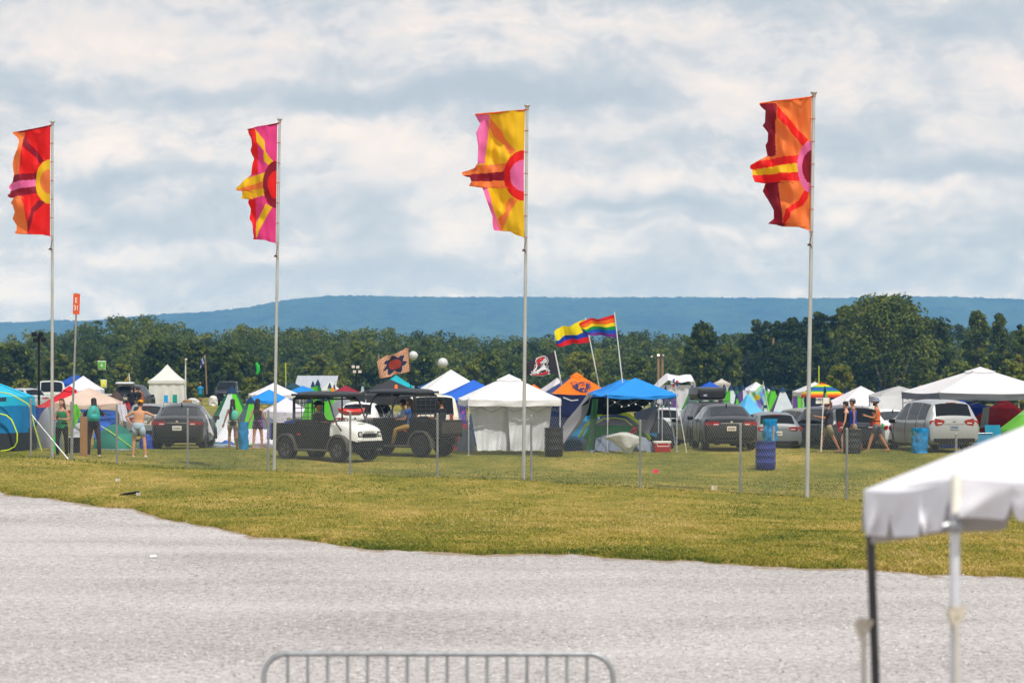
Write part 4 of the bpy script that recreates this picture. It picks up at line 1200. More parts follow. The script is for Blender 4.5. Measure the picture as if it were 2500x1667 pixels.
def banner_pole(label, top, bot, s, Yt, pw_, outline, zoom, ox, oy, base, polys, circle, bands, batten):
    """top/bot: pole in photo pixels; outline: free edge from top to bottom in zoomed pixels; s = pixels per metre"""
    Y = F/s
    cv = lambda q: (ox+q[0]/zoom, oy+q[1]/zoom)
    X0 = (bot[0]-CX)/s; gz = g(X0, Y)
    T = thing('flagpole', label, 'flagpole', (X0, Y, gz), 0, 'tall banner flagpoles along the fence')
    L = lambda x, y, d=0: Vector(((x-CX)/s-X0, d, HC-(y-H0)/s-gz))
    tp = L(*top); r = pw_/s/2*.93
    tx = lambda z: tp.x*z/tp.z
    b = MB(); b.tube([(tx(-.2), 0, -.2), (tx(tp.z*.4), 0, tp.z*.4), (tx(tp.z*.72), 0, tp.z*.72), (tp.x, 0, tp.z)], [r*1.15, r*1.05, r*.95, r*.85], 14); b.build('pole', POLEM, T, True)
    b = MB(); b.lathe([(r*1.0, -.05), (r*1.1, 0), (r*1.9, .04), (r*1.8, .06), (r*.8, .08)], 14); b.build('finial', POLEM, T, True, loc=(tp.x, 0, tp.z))
    free = [cv(q) for q in outline['free']]; right = [cv(q) for q in outline['right']]; bottom = [cv(q) for q in outline['bottom']]
    tpl, tpr = cv(batten[0]), cv(batten[1])
    polys = [(c, [cv(q) for q in pl]) for c, pl in polys]
    cc, rx, ry = cv(circle[0]), circle[1]/zoom, circle[2]/zoom; c_out, c_in, kx, ky = circle[3:]
    # closed outline polygon
    poly = [tpr, tpl]+free+bottom+right[::-1]
    mny = min(q[1] for q in poly); mxy = max(q[1] for q in poly)
    # horizontal scan rows, each clipped to the outline: the cloth's own ragged shape
    nr = 150; nc = 64; b = MB(); prev = None
    ph = random.Random(int(top[0])).uniform(0, 6)
    ybot = bottom[0][1]

    def xr(y): return interp(y, [(q[0], q[1]) for q in right])

    def xl(y):
        # leftmost crossing of the outline with this row
        xs_ = []
        n = len(poly)
        for i in range(n):
            (x0, y0), (x1, y1) = poly[i], poly[(i+1) % n]
            if (y0 > y) != (y1 > y): xs_.append(x0+(x1-x0)*(y-y0)/(y1-y0))
        xs_.sort()
        return xs_

    def wave(x, y):
        u = (xr(y)-x)/60.
        k = min(1, max(0, u))**.8
        v = (y-mny)/100.
        return k*(.17*sin(u*3.6+v*.9+ph)+.085*sin(u*8-v*2.3+ph*2)+.04*sin(u*2+v*5.5+ph*3)+.05*sin(u*5+v*9+ph)+.018*sin(u*19+v*6+ph)+.05*noise.noise(Vector((u*3, v*3, ph)))) + .012*sin(v*14+u*3)*u

    def band_col(x, y):
        for c, top_, bot_ in bands:
            if top_(x) <= y < bot_(x): return c
        return None
    rows = []
    for j in range(nr+1):
        y = mny+.2+(mxy-mny-.4)*j/nr
        xs_ = xl(y)
        if len(xs_) < 2: rows.append(None); continue
        rows.append((y, xs_[0], xs_[-1]))
    vs_i = {}
    for j, rw_ in enumerate(rows):
        if not rw_: continue
        y, a, c_ = rw_
        for i in range(nc+1):
            x = a+(c_-a)*i/nc
            vs_i[(j, i)] = len(b.v); b.v.append(tuple(L(x, y, wave(x, y))-Vector((0, 0, 0))))
    for j in range(nr):
        if not rows[j] or not rows[j+1]: continue
        y, a, c_ = rows[j]
        for i in range(nc):
            x = a+(c_-a)*(i+.5)/nc; yy = y+(mxy-mny)/nr/2
            col = base
            for c, pl in polys:
                if in_poly(x, yy, pl): col = c
            bc = band_col(x, yy)
            if bc: col = bc
            dx_, dy_ = (x-cc[0])/rx, (yy-cc[1])/ry
            if dx_*dx_+dy_*dy_ < 1: col = c_out
            dx_, dy_ = (x-cc[0])/(rx*kx), (yy-cc[1])/(ry*ky)
            if dx_*dx_+dy_*dy_ < 1: col = c_in
            b.f.append([vs_i[(j, i)], vs_i[(j+1, i)], vs_i[(j+1, i+1)], vs_i[(j, i+1)]]); b.mi.append(FK.index(col))
    b.build('banner', [FM[c] for c in FK], T, True, 180)
    b = MB(); b.tube([L(tpl[0], tpl[1]+2), L(tpr[0]+6, tpr[1]+1)], .022, 6); b.build('top_batten', FM['m'] if base in 'rh' else FM['d'], T, True)
    b = MB(); z = L(0, right[0][1]).z; n = 6
    for k in range(n+1):
        zz = L(0, right[0][1]+(right[-1][1]-right[0][1])*k/n).z
        b.tube([(tx(zz)+cos(a)*r*1.15-.01, sin(a)*r*1.15, zz) for a in [2*pi*q/10 for q in range(11)]], .010, 4)
    b.build('tie_cord', plain('#b5563a'), T)
    zz = L(0, right[-1][1]+30).z
    b = MB(); b.tube([(tx(zz)+.02, -r, zz+.3), (tx(zz)-.05, -r*1.2, zz), (tx(zz)+.02, -r, zz-.1)], .008, 4); b.box((tx(zz)-.05, -r*1.2, zz-.02), (.09, .04, .05)); b.build('halyard_cleat', plain('#4a2226'), T)
    return T


Z2 = (3.36, 0, 280); Z3 = (2.5565, 1100, 220)
lb = lambda z, ox, oy, x0, y0, x1, y1: (lambda x: oy+(y0+(y1-y0)*((x-ox)*z-x0)/(x1-x0))/z)


def bands_of(z, ox, oy, items):
    return [(c, lb(z, ox, oy, *top_), lb(z, ox, oy, *bot_)) for c, top_, bot_ in items]


banner_pole('red banner with yellow half sun on a tall grey pole, leftmost of the four', (128, 301), (127, 1112), 83, 0, 7.6,
    dict(free=[(120, 165), (150, 195), (158, 225), (150, 285), (115, 350), (105, 400), (108, 450), (115, 495), (100, 550), (68, 580), (65, 600), (82, 612), (75, 650), (60, 655), (62, 672), (85, 685), (100, 670), (125, 675), (80, 725), (100, 740), (120, 800), (98, 850), (135, 905), (135, 950), (120, 972)],
         bottom=[(160, 984), (230, 975), (310, 975), (350, 985)], right=[(415, 85), (411, 400), (411, 998)]), *Z2, 'r',
    [('o', [(90, 130), (203, 150), (190, 200), (185, 300), (165, 420), (162, 490), (90, 500)]), ('o', [(50, 660), (172, 655), (200, 740), (218, 860), (230, 990), (60, 1000)]),
     ('m', [(200, 175), (240, 240), (300, 300), (360, 380), (322, 405), (290, 350), (220, 290), (188, 255), (188, 205)]),
     ('m', [(360, 710), (320, 700), (258, 775), (262, 780), (228, 910), (230, 975), (250, 930), (270, 870), (285, 805), (360, 725)])],
    ((411, 550), 122, 182, 'y', 'o', .70, .56),
    bands_of(*Z2, [('m', (120, 497, 297, 476), (120, 555, 297, 528)), ('p', (120, 555, 297, 528), (120, 618, 297, 585)), ('m', (120, 618, 297, 585), (120, 678, 297, 645))]), [(107, 147), (415, 85)])
banner_pole('pink banner with maroon half sun and yellow rays, second of the four from the left', (683, 295), (669, 1151), 85.5, 0, 7.6,
    dict(free=[(2035, 150), (2065, 205), (2068, 255), (2050, 290), (2060, 320), (2083, 360), (2070, 400), (2058, 495), (2010, 525), (1960, 580), (1932, 605), (1940, 625), (1960, 600), (1982, 603), (1985, 640), (1982, 675), (1970, 692), (2040, 684), (2030, 720), (2050, 770), (2042, 855), (2060, 880), (2070, 910), (2072, 960), (2080, 1000), (2070, 1028)],
         bottom=[(2105, 1012), (2150, 1015), (2200, 1040)], right=[(2275, 68), (2268, 600), (2262, 1055)]), *Z2, 'h',
    [('r', [(2000, 110), (2095, 118), (2115, 200), (2115, 485), (2000, 500)]), ('r', [(2000, 680), (2092, 685), (2095, 860), (2098, 1040), (2000, 1040)]),
     ('y', [(2095, 120), (2170, 215), (2180, 300), (2210, 350), (2245, 385), (2215, 425), (2170, 385), (2160, 350), (2168, 300), (2110, 230), (2100, 150)]),
     ('y', [(2235, 760), (2180, 730), (2165, 770), (2100, 880), (2098, 1010), (2110, 1000), (2125, 950), (2190, 830)])],
    ((2265, 575), 105, 193, 'm', 'r', .62, .60),
    bands_of(*Z2, [('y', (1985, 530, 2165, 478), (1985, 600, 2165, 545)), ('o', (1985, 600, 2165, 545), (1985, 632, 2165, 602)), ('y', (1985, 632, 2165, 602), (1985, 700, 2165, 664))]), [(2030, 118), (2275, 68)])
banner_pole('yellow banner with red ringed pink half sun, third of the four from the left', (1287, 262), (1278, 1174), 92.5, 0, 8.6,
    dict(free=[(155, 160), (185, 210), (160, 270), (172, 350), (170, 460), (150, 490), (68, 512), (75, 530), (105, 545), (120, 545), (130, 575), (112, 605), (195, 608), (200, 615), (225, 690), (262, 790), (262, 840), (270, 875)],
         bottom=[(300, 882), (330, 870), (370, 880), (410, 905)], right=[(465, 122), (457, 500), (460, 920)]), *Z3, 'y',
    [('p', [(140, 140), (243, 155), (238, 250), (212, 462), (140, 470)]), ('p', [(180, 605), (230, 612), (260, 720), (295, 820), (315, 890), (200, 890)]),
     ('o', [(245, 165), (320, 260), (345, 310), (410, 380), (370, 405), (330, 340), (270, 290), (242, 230)]),
     ('o', [(418, 690), (370, 668), (345, 710), (345, 760), (295, 800), (320, 875), (345, 825), (370, 760)])],
    ((458, 535), 125, 158, 'r', 'p', .70, .62),
    bands_of(*Z3, [('o', (120, 478, 330, 457), (120, 530, 330, 507)), ('m', (120, 530, 330, 507), (120, 575, 330, 562)), ('o', (120, 575, 330, 562), (120, 612, 330, 611))]), [(153, 148), (467, 122)])
banner_pole('orange banner with maroon edge and pink ringed half sun, rightmost of the four', (1987, 231), (1970, 1213), 100, 0, 10.0,
    dict(free=[(1935, 95), (1965, 130), (1965, 200), (1950, 220), (1980, 270), (1980, 320), (1967, 345), (1980, 410), (1920, 440), (1870, 470), (1870, 490), (1885, 495), (1885, 540), (1897, 577), (1975, 568), (1970, 580), (1950, 630), (1985, 680), (2020, 750), (2020, 800), (1980, 835)],
         bottom=[(2030, 838), (2085, 853), (2140, 848), (2200, 865)], right=[(2255, 40), (2250, 300), (2262, 885)]), *Z3, 'o',
    [('m', [(1920, 80), (2030, 85), (2025, 200), (2030, 408), (1920, 420)]), ('m', [(1930, 565), (2045, 568), (2050, 650), (2070, 760), (2085, 860), (1930, 860)]),
     ('r', [(2030, 95), (2140, 210), (2230, 310), (2200, 352), (2150, 290), (2035, 175)]),
     ('r', [(2235, 630), (2210, 625), (2170, 690), (2090, 745), (2080, 800), (2085, 850), (2110, 800), (2120, 760), (2200, 720), (2232, 670)])],
    ((2262, 480), 98, 165, 'p', 'm', .68, .64),
    bands_of(*Z3, [('r', (1885, 462, 2030, 400), (1885, 497, 2030, 467)) if 0 else ('r', (1885, 450, 2165, 405), (1885, 497, 2165, 455)), ('y', (1885, 497, 2165, 455), (1885, 532, 2165, 513)), ('r', (1885, 532, 2165, 513), (1885, 580, 2165, 567))]), [(1930, 80), (2255, 40)])


# ================================================================== smaller flags
def small_flag(name, label, cat, corners, Y, cols, mfn, nu=40, nv=26, wave=.10, fr=1.6, group=None, extra=None, seed=0, parent=None):
    """corners px: hoist top, hoist bottom, free bottom, free top"""
    A, B, C_, D = [P(x, y, Y) for x, y in corners]; o0 = A.copy(); b = MB()

    def fn(u, v):
        p = (A.lerp(D, u)).lerp(B.lerp(C_, u), v)
        w_ = wave*u**.6*(sin(u*6.3*fr+v*1.5+seed)+.4*sin(u*13*fr-v*3+seed))
        return p-o0+Vector((0, w_, .35*w_*(1-.3*v)+.03*sin(u*9+v*4+seed)*u))
    b.grid(fn, nu, nv, mfn)
    ms = [mat('flag_'+c.strip('#'), c, .65, var=.06, scale=2, trans=.35, spec=.25) if isinstance(c, str) else c for c in cols]
    o = b.build(name, ms, parent, True, 180, loc=o0 if parent is None else None)
    if label: tag(o, label, cat, group)
    return o, fn, o0


def flag_on_pole(label, pole, Y, r, polem, corners, cols, mfn, cat='flag', **k):
    top, bot = P(*pole[0], Y), P(*pole[1], Y)
    T = thing('flag_on_pole', label, cat, bot, 0, k.pop('group', None))
    b = MB(); b.tube([(0, 0, 0), top-bot], [r, r*.8], 8); b.build('pole', polem, T, True)
    A = P(*corners[0], Y)
    o, fn, o0 = small_flag('flag', None, None, corners, Y, cols, mfn, parent=T, **k); o.location = A-bot
    return T, fn, A-bot


RB = ['#d8200f', '#ee6a12', '#f2d40e', '#0d8a3c', '#1c4fae', '#6d2a80']
flag_on_pole('rainbow striped flag on the white pole above the blue canopy', ((1500, 762), (1521, 945)), 99, .022, WHITEP, [(1499.5, 769), (1506, 824), (1424, 815), (1413, 786)], RB, lambda u, v: min(5, int(v*6)), seed=1.2, wave=.12, group='flags flying above the camp')
flag_on_pole('yellow, blue and red flag on the white pole left of the rainbow flag', ((1429, 775), (1463, 945)), 100, .022, WHITEP, [(1428, 780), (1439, 835), (1360, 845), (1353, 807)], ['#f2dc10', '#1c3fa8', '#d8121c'], lambda u, v: 0 if v < .52 else (1 if v < .77 else 2), seed=.4, wave=.14, group='flags flying above the camp')
T, fn, off = flag_on_pole('black flag with red bird emblem on a leaning pole behind the white canopy', ((1354, 856), (1371, 940)), 101, .03, WHITEP, [(1353.5, 859), (1364, 911), (1282, 919), (1280, 887)], ['#3a363c'], lambda u, v: 0, seed=2.2, wave=.035, nu=50, nv=30, group='flags flying above the camp')


def on_flag(T, fn, off, name, poly, m, d, txt=False):
    """patch on the near face of a flag; poly in flag units u (from pole), v (down)"""
    b = MB()
    if txt:
        vs, fs = poly
    else:
        vs = poly; fs = [list(range(len(poly)))]
    b.add([Vector(fn(u, v))+off+Vector((0, -d, 0)) for u, v in vs], fs)
    return b.build(name, m, T)


# emblem, seen from behind so the lettering runs backwards; traced in photo pixels
def px_uv(x, y):
    u, v = .5, .5
    for it in range(40):
        ax = (1353.5+(1280-1353.5)*u); ay = (859+(887-859)*u); bx = (1364+(1282-1364)*u); by = (911+(919-911)*u)
        v = (y-ay)/(by-ay); xx = ax+(bx-ax)*v
        u += (xx-x)/78.
    return min(1.02, max(0, u)), v


zq = lambda pts: [px_uv(1280+x/10.455, 840+y/10.455) for x, y in pts]
WH = plain('#d8d8dc'); RD = plain('#c0142a'); DK = plain('#241f24')
bird_w = [(300, 520), (280, 440), (310, 380), (390, 330), (470, 290), (540, 295), (590, 340), (615, 400), (610, 470), (575, 545), (545, 500), (520, 500), (510, 530), (540, 570), (625, 560), (600, 620), (665, 690), (620, 700), (670, 775), (560, 780), (470, 812), (300, 800), (170, 812), (135, 775), (195, 740), (170, 670), (215, 690), (250, 600), (265, 530)]
on_flag(T, fn, off, 'emblem_outline', zq(bird_w), WH, .032)
on_flag(T, fn, off, 'emblem_body', zq([(318, 540), (300, 450), (330, 385), (400, 345), (480, 310), (540, 315), (575, 350), (598, 405), (592, 470), (560, 520), (500, 480), (480, 520), (500, 590), (610, 580), (580, 640), (600, 680), (400, 740), (200, 750), (240, 640), (275, 540)]), DK, .038)
on_flag(T, fn, off, 'bird_head', zq([(325, 520), (310, 450), (340, 390), (400, 350), (470, 315), (520, 330), (530, 350), (480, 400), (470, 430), (400, 490), (385, 525), (440, 520), (430, 590), (300, 640), (275, 580), (330, 545)]), RD, .044)
on_flag(T, fn, off, 'beak', zq([(500, 370), (550, 360), (580, 410), (578, 480), (545, 445), (470, 445), (410, 500), (400, 480), (460, 440), (490, 410)]), WH, .048)
on_flag(T, fn, off, 'eye', zq([(405, 390), (440, 385), (430, 408), (412, 408)]), WH, .050)
on_flag(T, fn, off, 'emblem_base', zq([(175, 795), (185, 770), (380, 745), (600, 690), (620, 720), (600, 760), (470, 790), (300, 785)]), RD, .044)
vs, fs = text_mb('IMAIM', 92, .0, bold=3)
on_flag(T, fn, off, 'lettering', (zq([(400+v[0]*1.5+0, 690-v[1]*1.5-v[0]*.22) for v in vs]), fs), WH, .055, True)

# brick pattern flag (the figure on it is left out)
bm = bpy.data.materials.new('brick_print'); bm.use_nodes = True; t = NT(bm)
br = t.new('ShaderNodeTexBrick'); br.inputs['Scale'].default_value = 4.2; br.inputs['Color1'].default_value = (*lin('#cf9670'), 1); br.inputs['Color2'].default_value = (*lin('#d8a684'), 1); br.inputs['Mortar'].default_value = (*lin('#3a2a28'), 1)
br.inputs['Mortar Size'].default_value = .03
oc = t.new('ShaderNodeTexCoord').outputs['Object']; t.l.new(t.mapping(oc, (1, 1, 1), rot=(R(90), 0, R(12))), br.inputs['Vector'])
t.l.new(br.outputs[0], t.n['Principled BSDF'].inputs[0]); t.n['Principled BSDF'].inputs['Roughness'].default_value = .7


def brick_m(u, v):
    q = math.hypot((u-.47)*1.25, (v-.52)*1.0)
    if q < .25: return 1
    if q < .40+.07*sin(math.atan2(v-.5, u-.5)*7): return 2
    return 0


flag_on_pole('brick patterned flag with round red patch on a thin pole above the charcoal canopy', ((998, 847), (1003, 960)), 104, .012, BLACK, [(998, 848), (1002, 906), (926, 924), (921, 880)], [bm, '#a8402e', '#2a2f48'], brick_m, seed=.8, wave=.08, nu=60, nv=44, group='flags flying above the camp')

# tie dye gradient flag on the right
gm = bpy.data.materials.new('tie_dye'); gm.use_nodes = True; t = NT(gm)
oc = t.new('ShaderNodeTexCoord').outputs['Object']; wv = t.noise(oc, 1.1, 3, .5, 1.5)
t.l.new(t.ramp(wv, [(.3, lin('#d8506a')), (.42, lin('#e0c27a')), (.52, lin('#8cc8a8')), (.62, lin('#5a8ac8')), (.74, lin('#8a5ab0'))]), t.n['Principled BSDF'].inputs[0])
T, fn, off = flag_on_pole('tie dye flag with a yellow disc leaning between the blue canopy and pyramid tents', ((1863, 930), (1878, 1010)), 118, .015, WHITEP, [(1862, 937), (1874, 985), (1851, 998), (1822, 970)], [gm, '#e8c81c'], lambda u, v: 1 if math.hypot((u-.55)*1, (v-.42)*1.1) < .19 else 0, seed=.3, wave=.05, group='flags flying above the camp')

flag_on_pole('white and blue flag on a wooden pole behind the white marquee', ((501, 865), (505, 962)), 240, .06, WOOD, [(501, 868), (499, 885), (488, 900), (492, 878)], ['#c8d0e4', '#3a4c96'], lambda u, v: int((u*3+v*2)) % 2, seed=.5, wave=.1, group='flags flying above the camp')
flag_on_pole('black and gold flag drooping left of the white marquee', ((315, 911), (318, 945)), 200, .04, WHITEP, [(315, 912), (317, 941), (306, 943), (304, 930)], ['#b09a3a', '#23252c'], lambda u, v: 0 if v < .55 else 1, seed=.5, wave=.1, group='flags flying above the camp')

# numbered row sign on its leaning pole
T = thing('row_sign', 'orange sign reading E 31 on a thin grey pole beside the first flagpole', 'sign', on(173, F/83))
q0 = T.location; s = 83
LL = lambda x, y, d=0: Vector(((x-CX)/s, F/s+d, HC-(y-H0)/s))-q0
b = MB(); b.tube([LL(173, 1119), LL(183.6, 840), LL(187.5, 716)], .030, 10); b.build('pole', GALV, T, True)
b = MB(); b.add([LL(179.5, 716, -.05), LL(196, 717.5, -.05), LL(194.5, 768, -.05), LL(178.5, 767, -.05), LL(179.5, 716, -.035), LL(196, 717.5, -.035), LL(194.5, 768, -.035), LL(178.5, 767, -.035)],
           [(0, 1, 2, 3), (7, 6, 5, 4), (0, 4, 5, 1), (1, 5, 6, 2), (2, 6, 7, 3), (3, 7, 4, 0)])
pn = b.build('panel', plain('#d8531a', .5), T)
for tx_, yy in (('E', 734), ('31', 752)):
    vs, fs = text_mb(tx_, .20, .003, bold=.002); b = MB(); c0 = LL(186.6, yy, -.056)
    b.add([c0+Vector((v[0]*.72, v[2], v[1]*1.05)) for v in vs], fs); b.build('lettering', plain('#e8e4dc'), pn)
# ================================================================== chain link fence
FP = [(75, 83, 968), (175, 83.4, 978), (285, 83.8, 990), (458, 84.8, 995), (655, 86.8, 1003), (855, 88.8, 1015), (1068, 91, 1012), (1297, 93.2, 1022), (1563, 95.6, 1025), (1808, 98, 1040), (2068, 100.5, 1045), (2335, 103, 1055), (2610, 105.5, 1060)]
fpts = []
for x, s, _ in FP:
    X = (x-CX)/s; Y = F/s; fpts.append(Vector((X, Y, g(X, Y))))
WIRE = mat('zinc_wire', '#838581', .6, .1, var=.12, scale=3)
FT = thing('chain_link_fence', 'grey chain link fence on thin posts crossing the grass from side to side', 'fence', fpts[0])
o0 = fpts[0]; FH = 1.70
cum = [0]
for a, b_ in zip(fpts, fpts[1:]): cum.append(cum[-1]+(b_-a).length)


def along(d):
    d = min(max(d, 0), cum[-1])
    for i in range(len(cum)-1):
        if d <= cum[i+1]:
            k = (d-cum[i])/(cum[i+1]-cum[i]); sg = sin(pi*k)
            return fpts[i].lerp(fpts[i+1], k)-o0, sg
    return fpts[-1]-o0, 0


pitch = .072; vsl = []; fcl = []
h0, h1 = .02, FH+.05; slope = .62          # horizontal run per metre of rise
r = .0028
for dirn in (1, -1):
    nW = int((cum[-1]+1.5)/pitch)
    for k in range(-16, nW):
        d0 = k*pitch
        pts = []
        for q in np.linspace(0, 1, 5):
            z = h0+(h1-h0)*q
            d = d0+dirn*slope*(z) if dirn > 0 else d0+1.1-slope*z
            if d < 0 or d > cum[-1]: continue
            p, sg = along(d); pts.append(p+Vector((0, -.03+.006*dirn+.05*sg*0, z-.05*sg*(z/h1))))
        r = .0013 if dirn > 0 else .0026
        for a, c in zip(pts, pts[1:]):
            n_ = len(vsl); e = Vector((r, 0, 0)); f_ = Vector((0, r*1.4, 0))
            vsl += [tuple(a-e), tuple(a+e), tuple(c+e), tuple(c-e), tuple(a+f_), tuple(c+f_)]
            fcl += [(n_, n_+1, n_+2, n_+3), (n_+1, n_+4, n_+5, n_+2), (n_+4, n_, n_+3, n_+5)]
me = bpy.data.meshes.new('chain_link_mesh'); me.from_pydata(vsl, [], fcl); me.materials.append(WIRE)
o = bpy.data.objects.new('chain_link_mesh', me); COL.objects.link(o); o.parent = FT
for i, p in enumerate(fpts):
    q = p-o0; r_ = .030 if i != 1 else .042
    b = MB(); b.tube([q+Vector((0, .03, -.1)), q+Vector((0, .03, FH-.02))], r_, 10); b.lathe([(r_*1.1, 0), (r_*1.1, .03), (r_*.5, .05)], 10, Matrix.Translation(q+Vector((0, .03, FH-.02))))
    b.build('post', GALV, FT, True, 40)
b = MB(); b.tube([fpts[0]-o0+Vector((.03, .0, 1.25)), fpts[1]-o0+Vector((-.1, .0, .03))], .022, 8); b.build('brace', GALV, FT, True)

# ================================================================== crowd control barrier in front
s = 336; Y = F/s; X = (1070-CX)/s
T = thing('crowd_barrier', 'galvanised crowd control barrier with rounded corners in the foreground', 'barrier', (X, Y, 0), R(-.8))
W = 1.27; Ht = 1.03; rr = .17
fr = [(-W, 0, .22), (-W, 0, Ht-rr)]+[(-W+rr-rr*cos(a), 0, Ht-rr+rr*sin(a)) for a in np.linspace(.2, pi/2, 7)]
fr += [(W-rr+rr*sin(a), 0, Ht-rr+rr*cos(a)) for a in np.linspace(0, pi/2-.2, 7)]+[(W, 0, Ht-rr), (W, 0, .22)]
b = MB(); b.tube(fr+[fr[0]], .020, 12); b.build('frame', GALV, T, True)
for k in range(17):
    x_ = -W+.145*(k+1)+.03
    if x_ > W-.08: break
    b = MB(); b.tube([(x_, 0, .22), (x_, 0, Ht-.01)], .0125, 8); b.build('bar', GALV, T, True)
for sx in (-1, 1):
    b = MB(); b.tube([(sx*.85, 0, .24), (sx*.85, -.05, .1), (sx*.85, -.3, .02)], .02, 8); b.tube([(sx*.85, 0, .24), (sx*.85, .05, .1), (sx*.85, .3, .02)], .02, 8); b.build('foot', GALV, T, True)
b = MB(); b.tube([(-W-.02, 0, .75), (-W-.09, 0, .75), (-W-.09, 0, .68)], .012, 6); b.build('hook', GALV, T, True)

# ================================================================== foreground frame tent (lower right)
VT = mat('tent_vinyl', '#dfdfe6', .38, var=.03, scale=3, trans=.12, bump=.05, spec=.4)
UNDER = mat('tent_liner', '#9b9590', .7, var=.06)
Yc = 13.2; T = thing('frame_tent', 'white vinyl frame tent with scalloped skirt in the right foreground', 'tent', (P(2333, 0, Yc).x, Yc, 0))
O = T.location.copy()
A = P(2334, 1166, Yc)-O; B_ = P(2108, 1196, 13.9)-O; C_ = P(2900, 1160, 12.6)-O; D_ = P(2640, 1120, 15.6)-O; PK = P(2690, 965, 13.9)-O
b = MB()
for (a, c_) in ((B_, A), (A, C_), (C_, D_), (D_, B_)):
    b.grid(lambda u, v, a=a, c_=c_: a.lerp(c_, u).lerp(PK, v)-Vector((0, 0, .035*sin(pi*u)*(1-v)+.05*sin(pi*v)*sin(pi*u))), 14, 10)
b.build('roof', VT, T, True, 40)
for nm, a, c_, hh, m_, dd, ns in (('skirt', B_, A, .215, VT, -.02, 3.3), ('skirt', A, C_, .175, VT, -.02, 4.), ('skirt', D_, B_, .2, VT, 0.02, 5)):
    b = MB(); L_ = (c_-a)
    nn = Vector((-L_.y, L_.x, 0)).normalized()*(1 if dd > 0 else 1)

    def fn(u, v, a=a, c_=c_, hh=hh, ns=ns):
        f = (u*ns) % 1; sc = 1-.42*max(0, 1-min(f, 1-f)*9)**1.5 if .04 < u < .96 else 1
        z = hh*v*sc
        w_ = .020*sin(u*23+v)+.030*sin(u*9+v*2.4)+.012*sin(v*8+u*31)
        return a.lerp(c_, u)+Vector((0, -w_*v*1.6-.012, -z-.035*sin(pi*u)*(1-v)-.03*v*sin(pi*u)))
    b.grid(fn, 60, 8); b.build(nm, VT, T, True, 180)
b = MB()

def fn(u, v):
    p = (B_+Vector((.03, .05, 0))).lerp(A+Vector((.0, .25, .0)), u*2) if u < .5 else (A+Vector((.0, .25, 0))).lerp(C_+Vector((0, .5, .02)), u*2-1)
    f = max(0, 1-abs(u-.665)*34)
    return p+Vector((0, .02*sin(u*20), -.245*v*(1-.5*f)-.02))
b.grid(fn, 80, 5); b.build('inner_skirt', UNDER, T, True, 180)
for q, r_, m_ in ((A, .0235, mat('white_tent_leg', '#c9ccd4', .35, .2, var=.1)), (B_+Vector((.035, .03, 0)), .021, mat('dark_tent_leg', '#3a3a3c', .4, .5, var=.2)), (C_, .024, GALV), (D_, .024, GALV)):
    b = MB(); top_ = q+Vector((0, .03, -.06)); lean_ = .09 if r_ == .021 else 0
    b.tube([top_, Vector((q.x+lean_, q.y+.03, 0))], r_, 14); lg = b.build('leg', m_, T, True)
    if q is not C_ and q is not D_:
        b = MB(); zk = (1.98 if q is A else 1.86)
        ox_ = 0 if q is A else -.03; b.tube([(q.x+ox_, q.y+.02, zk+.025), (q.x+ox_, q.y+.02, zk-.02)], r_*1.5, 12); b.tube([(q.x+ox_-.03, q.y+.0, zk+.01), (q.x+ox_+.005, q.y-.02, zk-.11)], [.020, .014], 8); b.tube([(q.x+ox_+.04, q.y+.0, zk+.02), (q.x+ox_, q.y-.02, zk-.06)], .010, 6); b.build('leg_collar', plain('#b5ad9c', .5), lg, True)
        b = MB(); b.tube([(q.x+ox_-.004, q.y-.03, zk-.05), (q.x+ox_-.01, q.y-.07, .02)], .014, 8); b.build('tie_down', plain('#b9b5ac', .7), T, True)
b = MB(); b.tube([A+Vector((-.005, -.045, .015)), A+Vector((-.01, -.05, -.16))], .022, 10); b.build('corner_sleeve', plain('#e8e6da', .4), T, True)
b = MB(); b.ball(A+Vector((-.01, -.03, -.22)), (.045, .035, .035)); b.tube([A+Vector((0, -.03, -.2)), A+Vector((-.07, -.05, -.22))], .012, 6); b.build('corner_fitting', GALV, T, True)

# ================================================================== cars
car('dark grey sedan seen from behind with a white cloth hanging on its side', 452, 99, 'sedan', 0, '#17191c', H=1.04, Wk=.98)
car('silver estate car parked nose out behind the dark sedan on the left', 452, 111, 'suv', -2, '#6f767b', H=.93, Wk=.98, rails=True)
car('pale grey hatchback half hidden behind the shirtless man', 362, 120, 'hatch', 6, '#7b8286')
car('dark grey SUV with a black roof box behind the blue canopy', 1722, 108, 'suv', 9, '#16191c', H=.95, rails=True)
car('dark sedan with red split tail lights right of the blue canopy', 1764, 98.5, 'sedan', 3, '#1a1c1f', plate='#d9cdb8', H=1.05)
car('silver hatchback behind the blue bag tied on the barrel', 1876, 101.5, 'hatch', 4, '#6c7378', H=.9, dz=-.14)
car('beige crossover parked between the silver hatchback and dark pickup', 1957, 103.5, 'suv', 16, '#7b7a6e', H=.88, dz=-.14)
car('dark grey off roader with round red light behind the man carrying a sign', 2022, 101, 'boxy', 17, '#2a2e33', H=.80, dz=-.05)
car('champagne SUV behind the two women walking', 2090, 107, 'suv', 6, '#8b8779', H=.90, dz=-.1, rails=True)
car('white sedan behind the man in orange tank top', 2154, 101.5, 'sedan', 14, '#dfe0e0', H=1.0, dz=-.1)
car('silver SUV seen from behind at the right under the big canopy', 2268, 98, 'suv', 13, '#9a9d9f', H=.99, plate='#8f9ba8')
car('cream white boxy SUV behind the utility vehicles', 1052, 103, 'boxy', 4, '#d9d3c0', H=1.0, plate='#d9d6c8')
car('white hatchback behind the first utility vehicle', 905, 112, 'hatch', -14, '#dcdcda', H=1.1)
car('white camper truck behind the red canopy', 122, 185, 'boxy', 12, '#c9cbc5', H=1.05)
